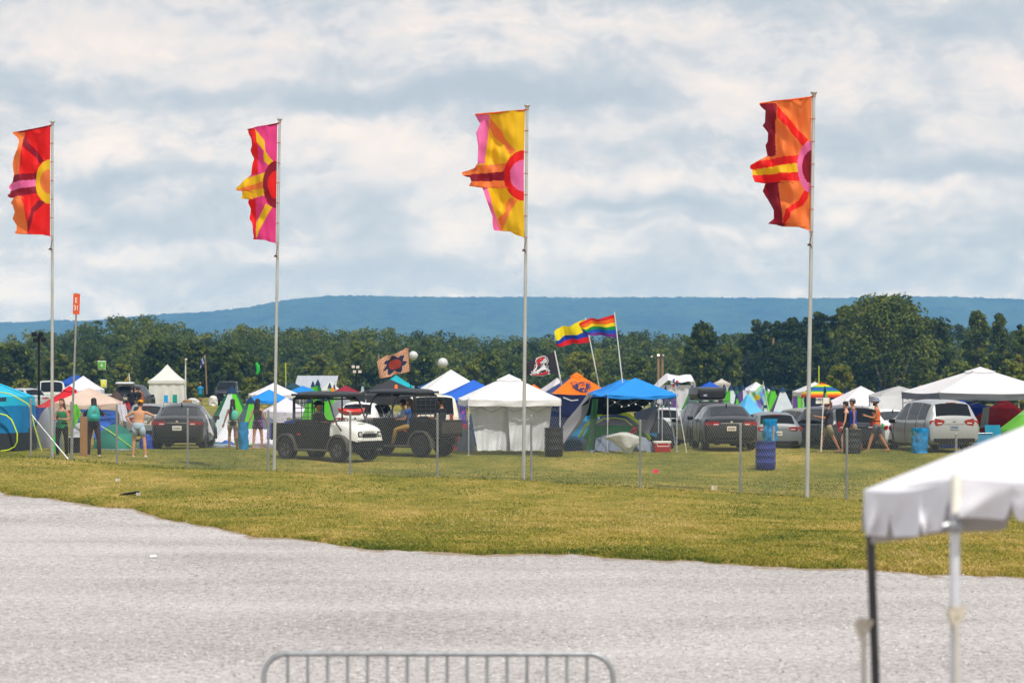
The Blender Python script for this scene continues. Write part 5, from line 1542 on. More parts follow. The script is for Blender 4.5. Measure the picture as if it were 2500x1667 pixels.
car('silver car behind the big blue tent', 48, 178, 'hatch', 40, '#a8adb0')
# dark pickup facing us, far off
T = car('dark pickup truck facing the camera right of the white marquee', 555, 232, 'boxy', 182, '#121519', H=1.02, Wk=1.02)
b = MB(); b.box((0, 2.43, .85), (1.3, .06, .34)); b.build('grille', BLACK, T); b = MB(); b.box((0, 2.465, .87), (.3, .02, .1)); b.build('front_badge', CHROME, T)
T = car('dark hatchback with its tailgate raised behind the beige canopy', 328, 190, 'suv', -8, '#121418', H=1.0)
b = MB(); b.grid(lambda u, v: ((u-.5)*1.2, -1.9-.55*v, 1.72+.18*sin(v*2.6)), 6, 6); b.build('raised_tailgate', paint('#c8cdd2'), T, True, solid=.05)

# roof box
p = on(1724, 108.6); q = Vector((p.x, p.y, p.z+1.79))
T = thing('roof_box', 'black plastic roof box on top of the dark grey SUV', 'roof box', q, R(9))
b = MB(); rb = []
for y_, w_, z0_, z1_ in ((-.95, .48, .04, .30), (-.90, .54, .0, .40), (-.5, .56, 0, .44), (.4, .56, 0, .42), (.85, .5, .02, .28), (.95, .4, .06, .18)):
    rb.append([(-w_*.9, y_, z0_), (-w_, y_, z0_+.14), (-w_*1.03, y_, z0_+.16), (-w_*1.0, y_, z0_+.19), (-w_*.93, y_, z1_-.03), (-w_*.85, y_, z1_), (w_*.85, y_, z1_), (w_*.93, y_, z1_-.03), (w_, y_, z0_+.19), (w_*1.03, y_, z0_+.16), (w_, y_, z0_+.14), (w_*.9, y_, z0_)])
b.rings(rb); bx = b.build('shell', mat('box_plastic', '#1b1b1c', .4, var=.2), T, True, 30)
b = MB(); b.box((0, -.93, .20), (.9, .03, .012)); b.box((-.25, -.95, .13), (.13, .01, .07)); b.build('sticker', plain('#a8a2b8'), T)
b = MB(); b.box((0, -.5, -.03), (1.1, .06, .05)); b.box((0, .5, -.03), (1.1, .06, .05)); b.build('crossbar', GALV, T)

# cloth hanging over dark sedan
sheet('hanging_cloth', 'white sheet draped from the window of the dark sedan', 'sheet', [P(494, 1008, 98.2), P(504, 1012, 98.2), P(523, 1063, 98.0), P(503, 1048, 98.0)], '#d9d7dc', wr=.04, fr=2)
sheet('window_cloth', 'white cloth laid across the back of the silver estate car', 'sheet', [P(395, 1006, 100.2), P(493, 1004, 100.2), P(494, 1015, 100.0), P(394, 1014, 100.0)], '#cfcbd0', wr=.03, fr=2)
# red kayak / soft top
T = thing('kayak', 'red kayak lying on the white hatchback roof', 'kayak', on(858, 107)+Vector((0, 0, 1.22)), R(-60))
b = MB(); b.rings([[(cos(2*pi*q/14)*w_, y_, z_+sin(2*pi*q/14)*h_) for q in range(14)] for y_, w_, h_, z_ in ((-.55, .03, .03, .2), (-.45, .18, .09, .12), (-.25, .3, .14, .08), (.3, .3, .14, .08), (.45, .18, .09, .12), (.55, .03, .03, .2))]); b.build('hull', mat('red_plastic', '#c8281c', .35, var=.1), T, True)
b = MB(); b.ball((0, 0, .2), (.2, .42, .05), 14, 6); b.build('cockpit', BLACK, T, True)

# ================================================================== canopies, left to right
canopy('bright red vented pop-up canopy behind the first flagpole', 112, 78, 262, 992, 944, '#c9202a', rot=14, cap='#c9202a', val=.2, d=3)
canopy('beige pop-up canopy over the two women by the fence', 104, 130, 304, 982, 946, '#d3bcae', rot=6, val=.30, conc=1.0, sag=.10, droop=-.12)
canopy('royal blue canopy top peeking over the white one at the far left', 192, 136, 232, 935, 913, '#1f4fa8', rot=8, val=.3)
canopy('white canopy with pointed valance behind the beige one', 180, 153, 254, 950, 917, '#dddbe6', rot=4, val=.3)
canopy('blue pop-up canopy in front of the white one by the second flagpole', 135, 598, 716, 976, 950, '#2a8ee6', rot=16, val=.15)
canopy('white pop-up canopy behind the blue one by the second flagpole', 150, 603, 735, 962, 934, '#e3dfe8', rot=14, val=.2)
canopy('low white canopy left of the first utility vehicle', 122, 636, 762, 1003, 970, '#dcd8e6', rot=10, val=.25)
canopy('small bright blue canopy left of the striped pyramid tents', 165, 700, 778, 955, 941, '#1f86d6', rot=12, val=.2)
canopy('dark teal canopy top behind the small blue canopy', 190, 690, 742, 946, 933, '#22444e', rot=12, val=.2)
canopy('maroon pop-up canopy behind the first utility vehicle', 150, 808, 881, 957, 940, '#8d2336', rot=10, val=.2)
canopy('charcoal grey pop-up canopy between the two utility vehicles', 112, 866, 1040, 964, 926, '#3a3a3e', rot=12, val=.34, conc=1.0)
canopy('turquoise canopy top behind the charcoal grey one', 140, 922, 1012, 943, 915, '#1fa8b8', rot=14, val=.25)
canopy('large white canopy with grey underside left of the blue one', 121, 1010, 1192, 957, 902, '#e6e6e8', rot=12, val=.3, conc=1.0)
canopy('deep blue pop-up canopy left of the big white canopy', 105, 1050, 1262, 974, 927, '#2a66cc', rot=10, val=.24)
canopy('blue canopy edge far behind the white canopies', 185, 1020, 1090, 944, 930, '#1d64a8', rot=10, val=.3)
canopy('white pop-up canopy with silver side sheets at the centre', 95, 1120, 1365, 973, 916, '#e9e9ec', rot=7, val=.21, cap='#e9e9ec', conc=1.0, capr=.24, w=3.05)
canopy('small orange canopy top behind the centre white canopy', 165, 1284, 1322, 950, 937, '#e0701c', rot=10, val=.2)
canopy('canopy with red and white flag stripes left of the orange one', 118, 1300, 1420, 962, 922, '#c9c4cc', rot=25, val=.2, facecols=['#cfcbd2', '#b8303c', '#cfcbd2', '#cfcbd2'])
OT = canopy('orange and navy pop-up canopy with a bear head emblem', 104, 1326, 1490, 960, 911, '#f07a10', rot=8, val=.18, vcol='#1b2350', cap='#f07a10', capr=.2, facecols=['#f5760a', '#3a4a78', '#f5760a', '#3a4a78'], conc=1.0)
BT = canopy('bright blue pop-up canopy with string lights over the green tent', 97, 1452, 1650, 962, 922, '#2a8ee6', rot=9, val=.12, conc=1.0, sag=.07)
canopy('second bright blue canopy just behind the front blue one', 101, 1435, 1606, 960, 924, '#2480d8', rot=9, val=.15)
canopy('far royal blue canopy behind the black roof box', 190, 1700, 1766, 948, 931, '#1a55c0', rot=12, val=.3)
canopy('black and white patterned canopy behind the pyramid tents', 205, 1812, 1880, 952, 932, '#d6d8e4', rot=14, val=.3)
canopy('pale blue pop-up canopy with a sharp peak above the dark sedan', 112, 1760, 1890, 1018, 960, '#62b8e8', rot=24, val=.18, vcol='#2a90dc', conc=1.75, sag=.02)
canopy('purple canopy low behind the beige crossover', 120, 1862, 1990, 1026, 1007, '#6a3a98', rot=14, val=.2)
canopy('teal canopy low left of the rightmost flagpole', 126, 1925, 2010, 1008, 993, '#1588a4', rot=10, val=.25)
canopy('white canopy top left of the rainbow canopy', 165, 1938, 2040, 955, 932, '#d6d6da', rot=12, val=.25)
canopy('white pop-up canopy behind the walking people', 116, 2018, 2186, 986, 942, '#e4dfe8', rot=10, val=.32, conc=1.0)
canopy('small white canopy beside the carried sign', 124, 1988, 2062, 996, 984, '#dcdce2', rot=10, val=.2)
canopy('light grey tarp canopy left of the big right canopy', 106, 2128, 2262, 966, 942, '#b4b3b4', rot=6, val=.25, conc=.8)
canopy('big off white canopy with grey valance over the silver SUV', 101, 2224, 2562, 957, 898, '#e0dee0', rot=9, val=.24, vcol='#6a6c72', cap='#dedce0', capr=.2, conc=1.0, w=4.4)
canopy('tan canopy top behind the big grey trimmed canopy', 180, 2232, 2262, 950, 939, '#a88464', rot=9, val=.2)
# rainbow canopy: domed stripes
def rainbow():
    Y = 150; s = F/Y; p = on(2007, Y)
    T = thing('pop_up_canopy', 'rainbow striped domed canopy behind the carried sign', 'canopy', p, R(6), 'pop-up canopies over the camp')
    w = 88/s/2; ze = HC-(958-H0)/s-p.z; zp = HC-(934-H0)/s-p.z
    RC = ['#d23a14', '#e88a14', '#e6cf1c', '#2f9a4a', '#2c5cae', '#2c4a9c', '#2f9a4a', '#e6cf1c', '#e88a14', '#d23a14']
    b = MB()
    cs = [(-w, -w), (w, -w), (w, w), (-w, w)]
    for k in range(4):
        (x0, y0), (x1, y1) = cs[k], cs[(k+1) % 4]
        b.grid(lambda u, v: ((x0+(x1-x0)*u)*(1-v**1.5), (y0+(y1-y0)*u)*(1-v**1.5), ze-.25+(zp-ze+.25)*v**.8), 8, 20, lambda u, v: min(9, int(v*10)))
    b.build('roof', [cloth(c) for c in RC], T, True, 30)
    for x, y in cs:
        b = MB(); b.box((x*.97, y*.97, ze/2), (.04, .04, ze)); b.build('leg', STEELLEG, T)
    for k in (0, 2):
        pass
rainbow()
sheet('tent_side', 'dark mesh wall hanging under the rainbow canopy', 'tent side', [P(1964, 958, 152), P(2050, 958, 152), P(2050, 1000, 152), P(1964, 1000, 152)], '#232c44', wr=.03)

# orange canopy emblem and wall
M = Matrix.Rotation(OT.rotation_euler.z, 4, 'Z')
wO = 164/(F/104)/(cos(R(8))+sin(R(8)))
zeO = HC-(960-H0)/(F/104)-OT.location.z; zpO = HC-(911-H0)/(F/104)-OT.location.z


def roofpt(u, v, off=.03):
    """u across the front face, v up it"""
    a = sin(pi*u)
    z = zeO+(zpO-zeO)*v - .05*a*(1-v) - .045*a*sin(pi*v)
    return Vector(((-wO/2+wO*u)*(1-v), -wO/2*(1-v)-off, z+off))


EM = plain('#2c3566'); b = MB()
WF = wO*cos(R(8))*F/104.


def stroke(pts, w_=.012):
    q = []
    for x, y in pts:
        x = 1280+x/10.455; y = 840+y/10.455
        v = (960-y)/(960-911.)*.97; q.append(roofpt(.5+(x-1411)/(WF*(1-v)), v, .035))
    b.tube(q, w_, 5)


stroke([(1150, 965), (1200, 960), (1250, 940), (1320, 945), (1350, 965), (1400, 940), (1500, 940), (1540, 965), (1580, 960), (1640, 975)])
stroke([(1150, 965), (1185, 1000), (1200, 1060), (1190, 1085), (1240, 1110), (1270, 1150), (1330, 1170), (1380, 1195), (1440, 1210), (1500, 1190), (1540, 1150), (1600, 1130), (1650, 1075), (1630, 1020), (1640, 975)])
stroke([(1230, 1010), (1245, 1060), (1290, 1110), (1350, 1140), (1395, 1180)], .03)
stroke([(1275, 990), (1320, 1000), (1310, 1050), (1270, 1060), (1285, 1100)], .045)
stroke([(1540, 1005), (1575, 1010), (1580, 1070), (1530, 1090)], .05)
stroke([(1530, 1090), (1500, 1130), (1490, 1180)], .025)
stroke([(1370, 1000), (1380, 960), (1480, 960), (1500, 1010)], .014)
stroke([(1370, 1080), (1400, 1100), (1450, 1095), (1470, 1075)], .03)
stroke([(1360, 1090), (1400, 1140), (1420, 1180), (1450, 1185), (1470, 1140), (1510, 1095)], .014)
stroke([(1420, 1010), (1440, 1015), (1460, 1005)], .02)
b.build('emblem', EM, OT)
sheet('tent_side', 'navy side wall under the orange canopy', 'tent side', [P(1338, 966, 102.2), P(1432, 966, 102.2), P(1432, 1090, 102.2), P(1338, 1090, 102.2)], '#222a52', wr=.04, fr=3)
b = MB(); q0 = P(1375, 970, 101.9); b.tube([q0, P(1395, 978, 101.9)-Vector((0, 0, 0)), P(1412, 976, 101.9)], .02, 5); 
o = b.build('white_webbing', WHITEP, None, True); tag(o, 'white strap looping across the navy wall under the orange canopy', 'strap')

# silver sheets on the centre canopy
SIL = mat('silver_sheet', '#b4b6b6', .5, 0, var=.08, scale=3, bump=.3, trans=.06)
sheet('side_sheet', 'silver white sheet hanging from the left half of the centre canopy', 'sheet', [P(1146, 984, 94.1), P(1241, 985, 94), P(1246, 1100, 93.8), P(1166, 1100, 93.4)], None, m=SIL, wr=.06, fr=2.2, nu=60, nv=50, bulge=.05)
sheet('side_sheet', 'silver white sheet hanging from the right half of the centre canopy', 'sheet', [P(1239, 984, 93.9), P(1348, 984, 94), P(1334, 1100, 93.8), P(1246, 1100, 93.5)], None, m=SIL, wr=.06, fr=2.6, nu=60, nv=50, bulge=.04, seed=5)
b = bpy.data.materials.new('tapestry'); b.use_nodes = True; t = NT(b); oc = t.new('ShaderNodeTexCoord').outputs['Object']
t.l.new(t.ramp(t.noise(oc, 1.6, 4, .6, 1.2), [(.3, lin('#1c2a7c')), (.42, lin('#5a2a86')), (.5, lin('#2a5ab8')), (.58, lin('#c04a8c')), (.66, lin('#1a9cc8')), (.75, lin('#20307c'))]), t.n['Principled BSDF'].inputs[0])
sheet('tapestry', 'purple and blue tie dye tapestry under the deep blue canopy', 'tapestry', [P(1098, 985, 101), P(1138, 985, 101), P(1140, 1062, 101), P(1104, 1066, 101)], None, m=b, wr=.05)
sheet('grey_tarp', 'crumpled grey tarp beside the left leg of the centre canopy', 'tarp', [P(1128, 1045, 96.5), P(1150, 1050, 96.5), P(1163, 1102, 96), P(1112, 1102, 96)], '#7d8590', wr=.07, fr=2)

# left side hangings
sheet('tent_side', 'dark blue wall under the red canopy', 'tent side', [P(80, 995, 109), P(132, 995, 109), P(132, 1105, 109), P(80, 1105, 109)], '#22408c', wr=.04)
sheet('tent_side', 'bright blue wall under the beige canopy', 'tent side', [P(188, 992, 106), P(284, 992, 106), P(282, 1036, 106), P(188, 1036, 106)], '#2a62c4', wr=.05)
sheet('white_sheet', 'white sheet hanging off the right corner of the beige canopy', 'sheet', [P(284, 988, 102.5), P(306, 986, 102.5), P(316, 1030, 102.3), P(296, 1026, 102.3)], '#c9c6d2', wr=.04, fr=2)
sheet('red_cloth', 'red cloth pinned right of the beige canopy', 'sheet', [P(303, 984, 104.5), P(316, 982, 104.5), P(322, 1000, 104.5), P(308, 1000, 104.5)], '#b02c44', wr=.03, fr=2)
sheet('lime_cloth', 'lime green cloth hanging between the two women', 'sheet', [P(170, 988, 101), P(188, 986, 101), P(200, 1010, 101), P(178, 1050, 101)], '#66c02a', wr=.05, fr=2)
sheet('green_cloth', 'green cloth on the grass beside the woman in green', 'sheet', [P(131, 1062, 90.5), P(138, 1062, 90.5), P(143, 1104, 90.2), P(131, 1104, 90.2)], '#22a83a', wr=.02, fr=2)
b = MB(); p = on(204.5, 87.2); b.box((0, 0, .60), (.21, .19, 1.20)); o = b.build('cardboard_post', mat('cardboard', '#8f6a42', .85, var=.15, scale=4, stretch=(3, 3, .5)), bevel=.012, loc=p); tag(o, 'upright brown cardboard column between the two women', 'post')
T = thing('camp_table', 'low dark camp table with white bags left of the cardboard column', 'table', on(187, 90))
b = MB(); b.box((0, 0, .50), (.42, .5, .03)); b.build('top', WHITEP, T); b = MB(); b.grid(lambda u, v: ((u-.5)*.42, -.25, .49-.48*v), 4, 4); b.build('skirt', cloth('#1c1e26'), T)
for sx in (-.19, .19):
    for sy in (-.22, .22):
        b = MB(); b.tube([(sx, sy, 0), (sx, sy, .5)], .012, 5); b.build('leg', BLACK, T)
for i, (dx, dz_, r_, lab) in enumerate(((-.02, .515, .15, 'large white plastic bag on the low camp table'), (.06, .76, .10, 'small white and grey bag topmost on the camp table'))):
    o = bag('plastic_bag', lab, 'bag', [(0, -r_, r_), (r_*.8, -r_*1.1, r_*1.1), (r_*1.5, -r_*.5, r_*.6), (r_*1.8, -.02, .04)], .14, [cloth('#b9bcc4')], None, seed=i+3); o.location = on(187, 90)+Vector((dx, 0, dz_)); tag(o, lab, 'bag')

# goods lying between the left cars
sheet('white_tarp', 'white tarp tent sloping down left of the two women walking away', 'tarp', [P(562, 1022, 104), P(568, 1024, 104), P(572, 1084, 103), P(516, 1084, 103)], '#d9d8de', wr=.05, fr=1.5)
sheet('white_tarp', 'white tarp behind the woman in purple shorts', 'tarp', [P(607, 1046, 102), P(660, 1048, 102), P(676, 1092, 101), P(602, 1092, 101)], '#d4d0dc', wr=.06, fr=1.5)
for i, (x, y, w_, h_, c, nm, lab) in enumerate([(532, 1092, .34, .2, '#2f7d92', 'duffel_bag', 'teal duffel bag on the grass behind the woman in beige shorts'), (556, 1088, .45, .26, '#2a62b8', 'duffel_bag', 'blue duffel bag on the grass right of the teal one'),
      (540, 1099, .9, .14, '#8b97a4', 'blanket', 'crumpled grey blue blanket on the grass left of the walking women'), (617, 1086, .4, .16, '#6cc83a', 'duffel_bag', 'lime green bag between the two walking women'), (640, 1097, .9, .16, '#8d8894', 'blanket', 'crumpled grey blanket on the grass by the woman in purple shorts'),
      (352, 1088, .4, .3, '#8a8f98', 'duffel_bag', 'grey bag beside the left rear wheel of the dark sedan')]):
    o = bag(nm, lab, 'bag', [(0, -w_/2, w_/2), (h_*.6, -w_*.5, w_*.5), (h_, -w_*.2, w_*.2)], .3, [cloth(c, .05)], None, seed=i+9); o.location = on(x, 101-i*.3); tag(o, lab, 'bag' if nm != 'blanket' else 'blanket')

# blue refuse bags on frames
BB = mat('blue_bag', '#1490cc', .35, var=.1, scale=4, trans=.3, bump=.3); GB = mat('green_bag', '#12946a', .35, var=.1, scale=4, trans=.3, bump=.3)
def refuse(x, Y, w_, h_, label, seed, z0=0, lean=0):
    p = on(x, Y)+Vector((0, 0, z0))
    o = bag('refuse_bag', label, 'bag', [(0, -w_*.46+lean, w_*.46+lean), (h_*.3, -w_*.52+lean*.6, w_*.5+lean*.6), (h_*.8, -w_*.44, w_*.46), (h_, -w_*.5-lean, w_*.48-lean)], .2, [BB, GB], lambda u, v: 1 if .42 < u < .56 else 0, seed=seed)
    o.location = p; tag(o, label, 'bag', 'blue and green refuse bags')
refuse(594.5, 96.3, .32, .92, 'tall blue refuse bag standing between the two women walking away', 1)
refuse(1880, 89, .45, .68, 'blue and green refuse bag standing on the blue barrel', 2, z0=.84)
refuse(2245, 95.5, .56, .84, 'blue and green refuse bag standing against the rear of the silver SUV', 3)
pole_thing('wooden_stake', 'short wooden stake leaning on the bag above the blue barrel', 'stake', [on(1888, 88.6)+Vector((0, 0, .88)), on(1889.5, 88.6)+Vector((0, 0, 1.33))], .02, plain('#c8924a'))
pole_thing('wooden_stake', 'thin dark stake leaning on the bag behind the silver SUV', 'stake', [on(2246, 95.1)+Vector((0, 0, .42)), on(2230, 95.1)+Vector((0, 0, .78))], .018, plain('#6d6a66'))
barrel('black trash barrel right of the centre canopy', 1352, 93.0, .30, .93, '#17181d')
barrel('navy blue barrel standing in front of the dark cars, blue bag on top', 1869, 88.4, .31, .86, '#1f2c78')
barrel('black barrel in front of the two women walking at the right', 2080, 95.4, .30, .80, '#26262a')

# ================================================================== tents
LIME = '#b4d426'
dome('large blue and grey cabin tent with lime piping at the left edge', 92, -34, 220, 924, 3.4, ['#26b0d4', '#1c78b0', '#34383e', '#2c4a5e'],
     lambda u, v: (2 if v < .30+.08*sin(u*6.28*2) else 1 if v < .62 else 0) if not (.62 < u < .86 and .66 < v < .78) else 3, p=5, arch=None, rot=-4, cabin=.76)
T = thing('door_piping', 'lime green arched door piping on the large blue tent', 'piping', P(0, 1050, 90.0))
bpy.data.objects.remove(T)
b = MB(); tb = [o for o in bpy.data.objects if o.get('label', '').startswith('large blue and grey cabin')][0]
Mi = Matrix.Rotation(-tb.rotation_euler.z, 4, 'Z')
def rel(x, y, Y): return Mi @ (P(x, y, Y)-tb.location)
b.tube([rel(x, y, 90.15) for x, y in ((-60, 1008), (0, 1010), (16, 1014), (28, 1024), (35, 1040), (42, 1058), (42, 1078), (36, 1090), (22, 1098), (0, 1101), (-60, 1101))], .042, 6, flat=.5)
b.build('door_piping', cloth('#c8e020', 0), tb, True)
b = MB(); b.tube([rel(x, y, 90.12) for x, y in ((0, 957), (26, 962), (48, 974), (68, 986), (73, 994), (84, 1040), (103, 1104))], .022, 6); b.build('tent_pole', plain('#b7c62a'), tb, True)
dome('grey dome tent behind the woman in green', 96, 118, 62, 992, 2.4, ['#8d9098', '#6a6e78'], lambda u, v: 0 if u < .7 else 1, rot=20)
dome('low green dome tent with yellow poles left of the shirtless man', 95, 282, 104, 1034, 2.2, ['#1f6a5c', '#2c8470', '#9da4a6'], lambda u, v: 2 if v < .05 else (0 if .62 < u < .78 or v > .6 else 1), rot=0, p=2.6,
     arch=[(0, [(-.55, .92, .55), (-.1, .72, .72), (.3, .5, .85), (.75, .22, .8), (1.0, .02, .6)], .014), (0, [(.25, .5, .92), (.27, .02, 1.0)], .012)])
# the tents under the blue canopy
dome('blue cabin tent inside the blue canopy', 101.5, 1470, 190, 996, 2.6, ['#1f7aa6', '#174f74'], lambda u, v: 1 if v < .3 else 0, p=2.8, rot=8)
dome('green and grey dome tent with a lime arch under the blue canopy', 97.5, 1502, 172, 1008, 2.4, ['#15803c', '#6d7280', '#8a93a6'], lambda u, v: (2 if v < .30 else 0 if v < .66 else 1), p=2.2, rot=-4,
     arch=[(0, [(-1.0, .35, .3), (-.8, .68, .5), (-.45, .95, .42), (0, 1.02, .35), (.4, .95, .42), (.72, .72, .5), (1.0, .30, .35)], .055), (0, [(-.55, .72, .80), (-.3, .86, .66), (0, .88, .60), (.3, .84, .64), (.5, .68, .76)], .02)])
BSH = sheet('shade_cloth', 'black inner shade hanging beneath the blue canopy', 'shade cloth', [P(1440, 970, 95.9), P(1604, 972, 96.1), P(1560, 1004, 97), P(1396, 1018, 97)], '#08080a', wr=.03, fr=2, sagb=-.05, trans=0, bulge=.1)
sheet('grey_awning', 'grey awning sloping down left of the blue canopy', 'awning', [P(1438, 957, 96.4), P(1446, 964, 95.8), P(1376, 1085, 96), P(1369, 1048, 96.6)], '#8f8f94', wr=.05, fr=1.5, bulge=.3)
sheet('grey_fly', 'grey rain fly stretched down to the right leg of the blue canopy', 'rain fly', [P(1546, 1008, 97.4), P(1612, 984, 96.4), P(1584, 1060, 96.4), P(1558, 1050, 96.8)], '#8b8b94', wr=.05, fr=2)
sheet('green_roll', 'dark green fabric hanging at the left leg of the blue canopy', 'sheet', [P(1447, 974, 95.6), P(1460, 974, 95.5), P(1452, 1098, 95.6), P(1427, 1098, 95.8)], '#2d5a3a', wr=.06, fr=1.2, bulge=.1)
o = bag('plastic_bag', '', 'bag', [(0, .05, .25), (.15, -.05, .32), (.34, -.30, .50), (.52, -.56, .56), (.62, -.35, .30), (.70, -.1, .1)], .22, [mat('thin_plastic', '#d2d2cc', .3, var=.06, trans=.35, bump=.4)], None, seed=31)
o.location = on(1522, 95); tag(o, 'pale translucent plastic sheet billowing in front of the green dome tent', 'plastic sheet')
sheet('grey_groundsheet', 'grey blue sheet crumpled on the grass in front of the green dome tent', 'tarp', [P(1452, 1068, 96.3), P(1500, 1058, 96.3), P(1506, 1101, 95.6), P(1440, 1101, 95.6)], '#6d7788', wr=.08, fr=2)
sheet('grey_groundsheet', 'silver grey sheet right of the billowing plastic sheet', 'tarp', [P(1552, 1062, 96.3), P(1576, 1068, 96.3), P(1602, 1100, 95.8), P(1560, 1100, 95.8)], '#848c98', wr=.07, fr=2)
sheet('red_bag_cloth', 'dark red cloth pinned at the right side of the green dome tent', 'cloth', [P(1546, 1040, 96), P(1556, 1042, 96), P(1554, 1058, 96), P(1536, 1056, 96)], '#7a1c24', wr=.03, fr=2)
b = MB()
wB = 198/(F/97)/(cos(R(9))+sin(R(9)))
for k in range(9):
    x = -wB/2+.25+k*(wB-.5)/8; z = HC-(975-H0)/(F/97)-BT.location.z-.08-.16*abs(sin(k*1.2))
    b.ball((x, -wB/2-.03, z), .03, 8, 6)
lights = b.build('string_lights', mat('bulb_glass', '#d8d6cc', .2, var=.05), BT, True)
b = MB(); b.tube([(-wB/2+.1+k*(wB-.2)/24, -wB/2-.03, HC-(975-H0)/(F/97)-BT.location.z-.04-.16*abs(sin(k/3*1.2))) for k in range(25)], .006, 4); b.build('light_cord', BLACK, BT)
pole_thing('wooden_pole', 'thin grey pole leaning outside the right corner of the blue canopy', 'pole', [on(1652, 96.5)+Vector((0, 0, -.05)), P(1630, 975, 96.5)], .018, GALV)
T = thing('pinwheel', 'red white and blue pinwheel on a leaning pole right of the blue canopy', 'pinwheel', on(1677, 95.5))
tp = P(1647, 935, 95.5)-T.location
b = MB(); b.tube([(0, 0, -.05), tp], .014, 6); b.build('pole', WHITEP, T)
for k, c in enumerate(('#c02030', '#2a4aa0', '#d8d8de', '#c02030', '#2a4aa0')):
    b = MB(); a = 2*pi*k/5+.3; q = Vector((cos(a), 0, sin(a))); r_ = Vector((cos(a+.7), -.15, sin(a+.7)))
    b.add([tp+Vector((0, -.03, 0)), tp+q*.16+Vector((0, -.03, 0)), tp+r_*.13, tp+Vector((0, -.06, .01))], [(0, 1, 2), (0, 2, 3)]); b.build('blade', cloth(c, .1), T)
# cooler
T = thing('cooler', 'red cooler with white lid beside the blue canopy leg', 'cooler', on(1616, 95.8), R(8))
b = MB(); b.box((0, 0, .15), (.52, .32, .30), taper=1.06); b.build('body', mat('red_cooler', '#a8161c', .4, var=.1), T, bevel=.02)
b = MB(); b.box((0, 0, .335), (.58, .37, .07)); b.build('lid', plain('#d8d4cc', .45), T, bevel=.015)
b = MB(); b.tube([(-.2, -.2, .30), (-.2, -.22, .2), (.2, -.22, .2), (.2, -.2, .3)], .012, 6); b.build('handle', WHITEP, T)

# right side tents
dome('royal blue tent behind the silver SUV', 103.5, 2352, 136, 977, 2.6, ['#1444c0', '#1236a0'], lambda u, v: 0 if u < .72 else 1, p=4, rot=0, cabin=.88)
dome('red tent right of the royal blue one', 101, 2452, 104, 972, 2.6, ['#c01c30', '#8e1018'], lambda u, v: 0 if u > .76 or v > .8 else 1, p=3, rot=25, cabin=.62)
dome('lime green tent at the right edge', 98, 2510, 128, 992, 2.6, ['#86c070', '#68b03c'], lambda u, v: 0 if u > .70 or v > .8 else 1, p=2.4, rot=20, cabin=.45)
sheet('dark_cloth', 'black panel hanging above the silver SUV', 'panel', [P(2273, 970, 99.8), P(2316, 970, 99.8), P(2316, 989, 99.8), P(2273, 989, 99.8)], '#121216', wr=.01, trans=0)
sheet('grey_tarp', 'large pale grey tarp sloping behind the white sedan', 'tarp', [P(2140, 968, 104), P(2224, 962, 104), P(2226, 1010, 103), P(2112, 1008, 103)], '#b9b9b9', wr=.03, fr=1.5)
sheet('grey_mesh', 'grey mesh screen right of the royal blue tent', 'screen', [P(2400, 995, 99.5), P(2416, 992, 99.5), P(2412, 1042, 99.5), P(2392, 1044, 99.5)], '#8d9096', wr=.02)
for i, (x, w_, h_, c, nm, lab) in enumerate([(2378, .34, .30, '#1f9a86', 'duffel_bag', 'teal and orange bag on the folding cart right of the silver SUV')]):
    o = bag(nm, lab, 'bag', [(0, -w_/2, w_/2), (h_*.6, -w_*.5, w_*.5), (h_, -w_*.3, w_*.3)], .2, [cloth(c), cloth('#d8641c')], lambda u, v: 1 if (u*7+v*3) % 1 < .25 else 0, seed=40); o.location = on(x, 97)+Vector((0, 0, .62)); tag(o, lab, 'bag')
T = thing('folding_cart', 'folding cart with pale blue panel right of the silver SUV', 'cart', on(2392, 97), R(6))
b = MB(); b.box((0, 0, .42), (.72, .42, .36)); b.build('panel', cloth('#4aa0cc'), T)
b = MB()
for x_ in (-.38, .38):
    for y_ in (-.23, .23): b.tube([(x_, y_, .12), (x_, y_, .64)], .014, 6)
b.tube([(-.38, -.23, .62), (.38, -.23, .62)], .014, 6); b.build('frame', GALV, T)
for x_ in (-.3, .3):
    for y_ in (-.25, .25):
        b = MB(); b.lathe([(.10, -.02), (.10, .02)], 14, Matrix.Rotation(pi/2, 3, 'X')); b.build('wheel', BLACK, T, loc=(x_, y_, .10))

# more camp gear behind the front row
car('pale silver hatchback half hidden behind the white legs right of the blue canopy', 1630, 116, 'hatch', -8, '#b5babd', H=.92)
car('silver grey car in the second row left of the white marquee', 268, 158, 'hatch', 8, '#9aa0a4', H=.9)
for xx, YY, ww, yt_, cc1, cc2, lab in [
    (284, 138, 66, 954, '#4a3a34', '#6e5a4e', 'brown dome tent behind the right corner of the beige canopy'),
    (1598, 108, 70, 1012, '#26282e', '#1d6a8c', 'dark dome tent behind the right legs of the blue canopy'),
    (655, 112, 90, 1018, '#5a6478', '#8a8fa0', 'slate grey dome tent under the low white canopy by the second flagpole'),
    (716, 116, 60, 1024, '#2a5aa0', '#8fa8c4', 'blue dome tent under the low white canopy behind the first vehicle'),
    (838, 128, 74, 968, '#8b8f96', '#5f646c', 'grey dome tent between the maroon canopy and the driver'),
    (1900, 132, 56, 1000, '#9cc8d8', '#2a88b0', 'pale blue dome tent below the tallest white pyramid tent'),
    (2190, 112, 60, 1000, '#31434c', '#8f9aa0', 'dark green dome tent under the pale grey tarp'),
    (1160, 112, 60, 1000, '#30405c', '#5d7090', 'navy dome tent under the deep blue canopy'),
    (1690, 128, 60, 990, '#6a3f88', '#3a8a58', 'purple and green dome tent left of the roof box SUV')]:
    dome(lab, YY, xx, ww, yt_, 2.2, [cc1, cc2], lambda u, v: 0 if (v > .45 or .6 < u < .8) else 1, rot=xx % 40)
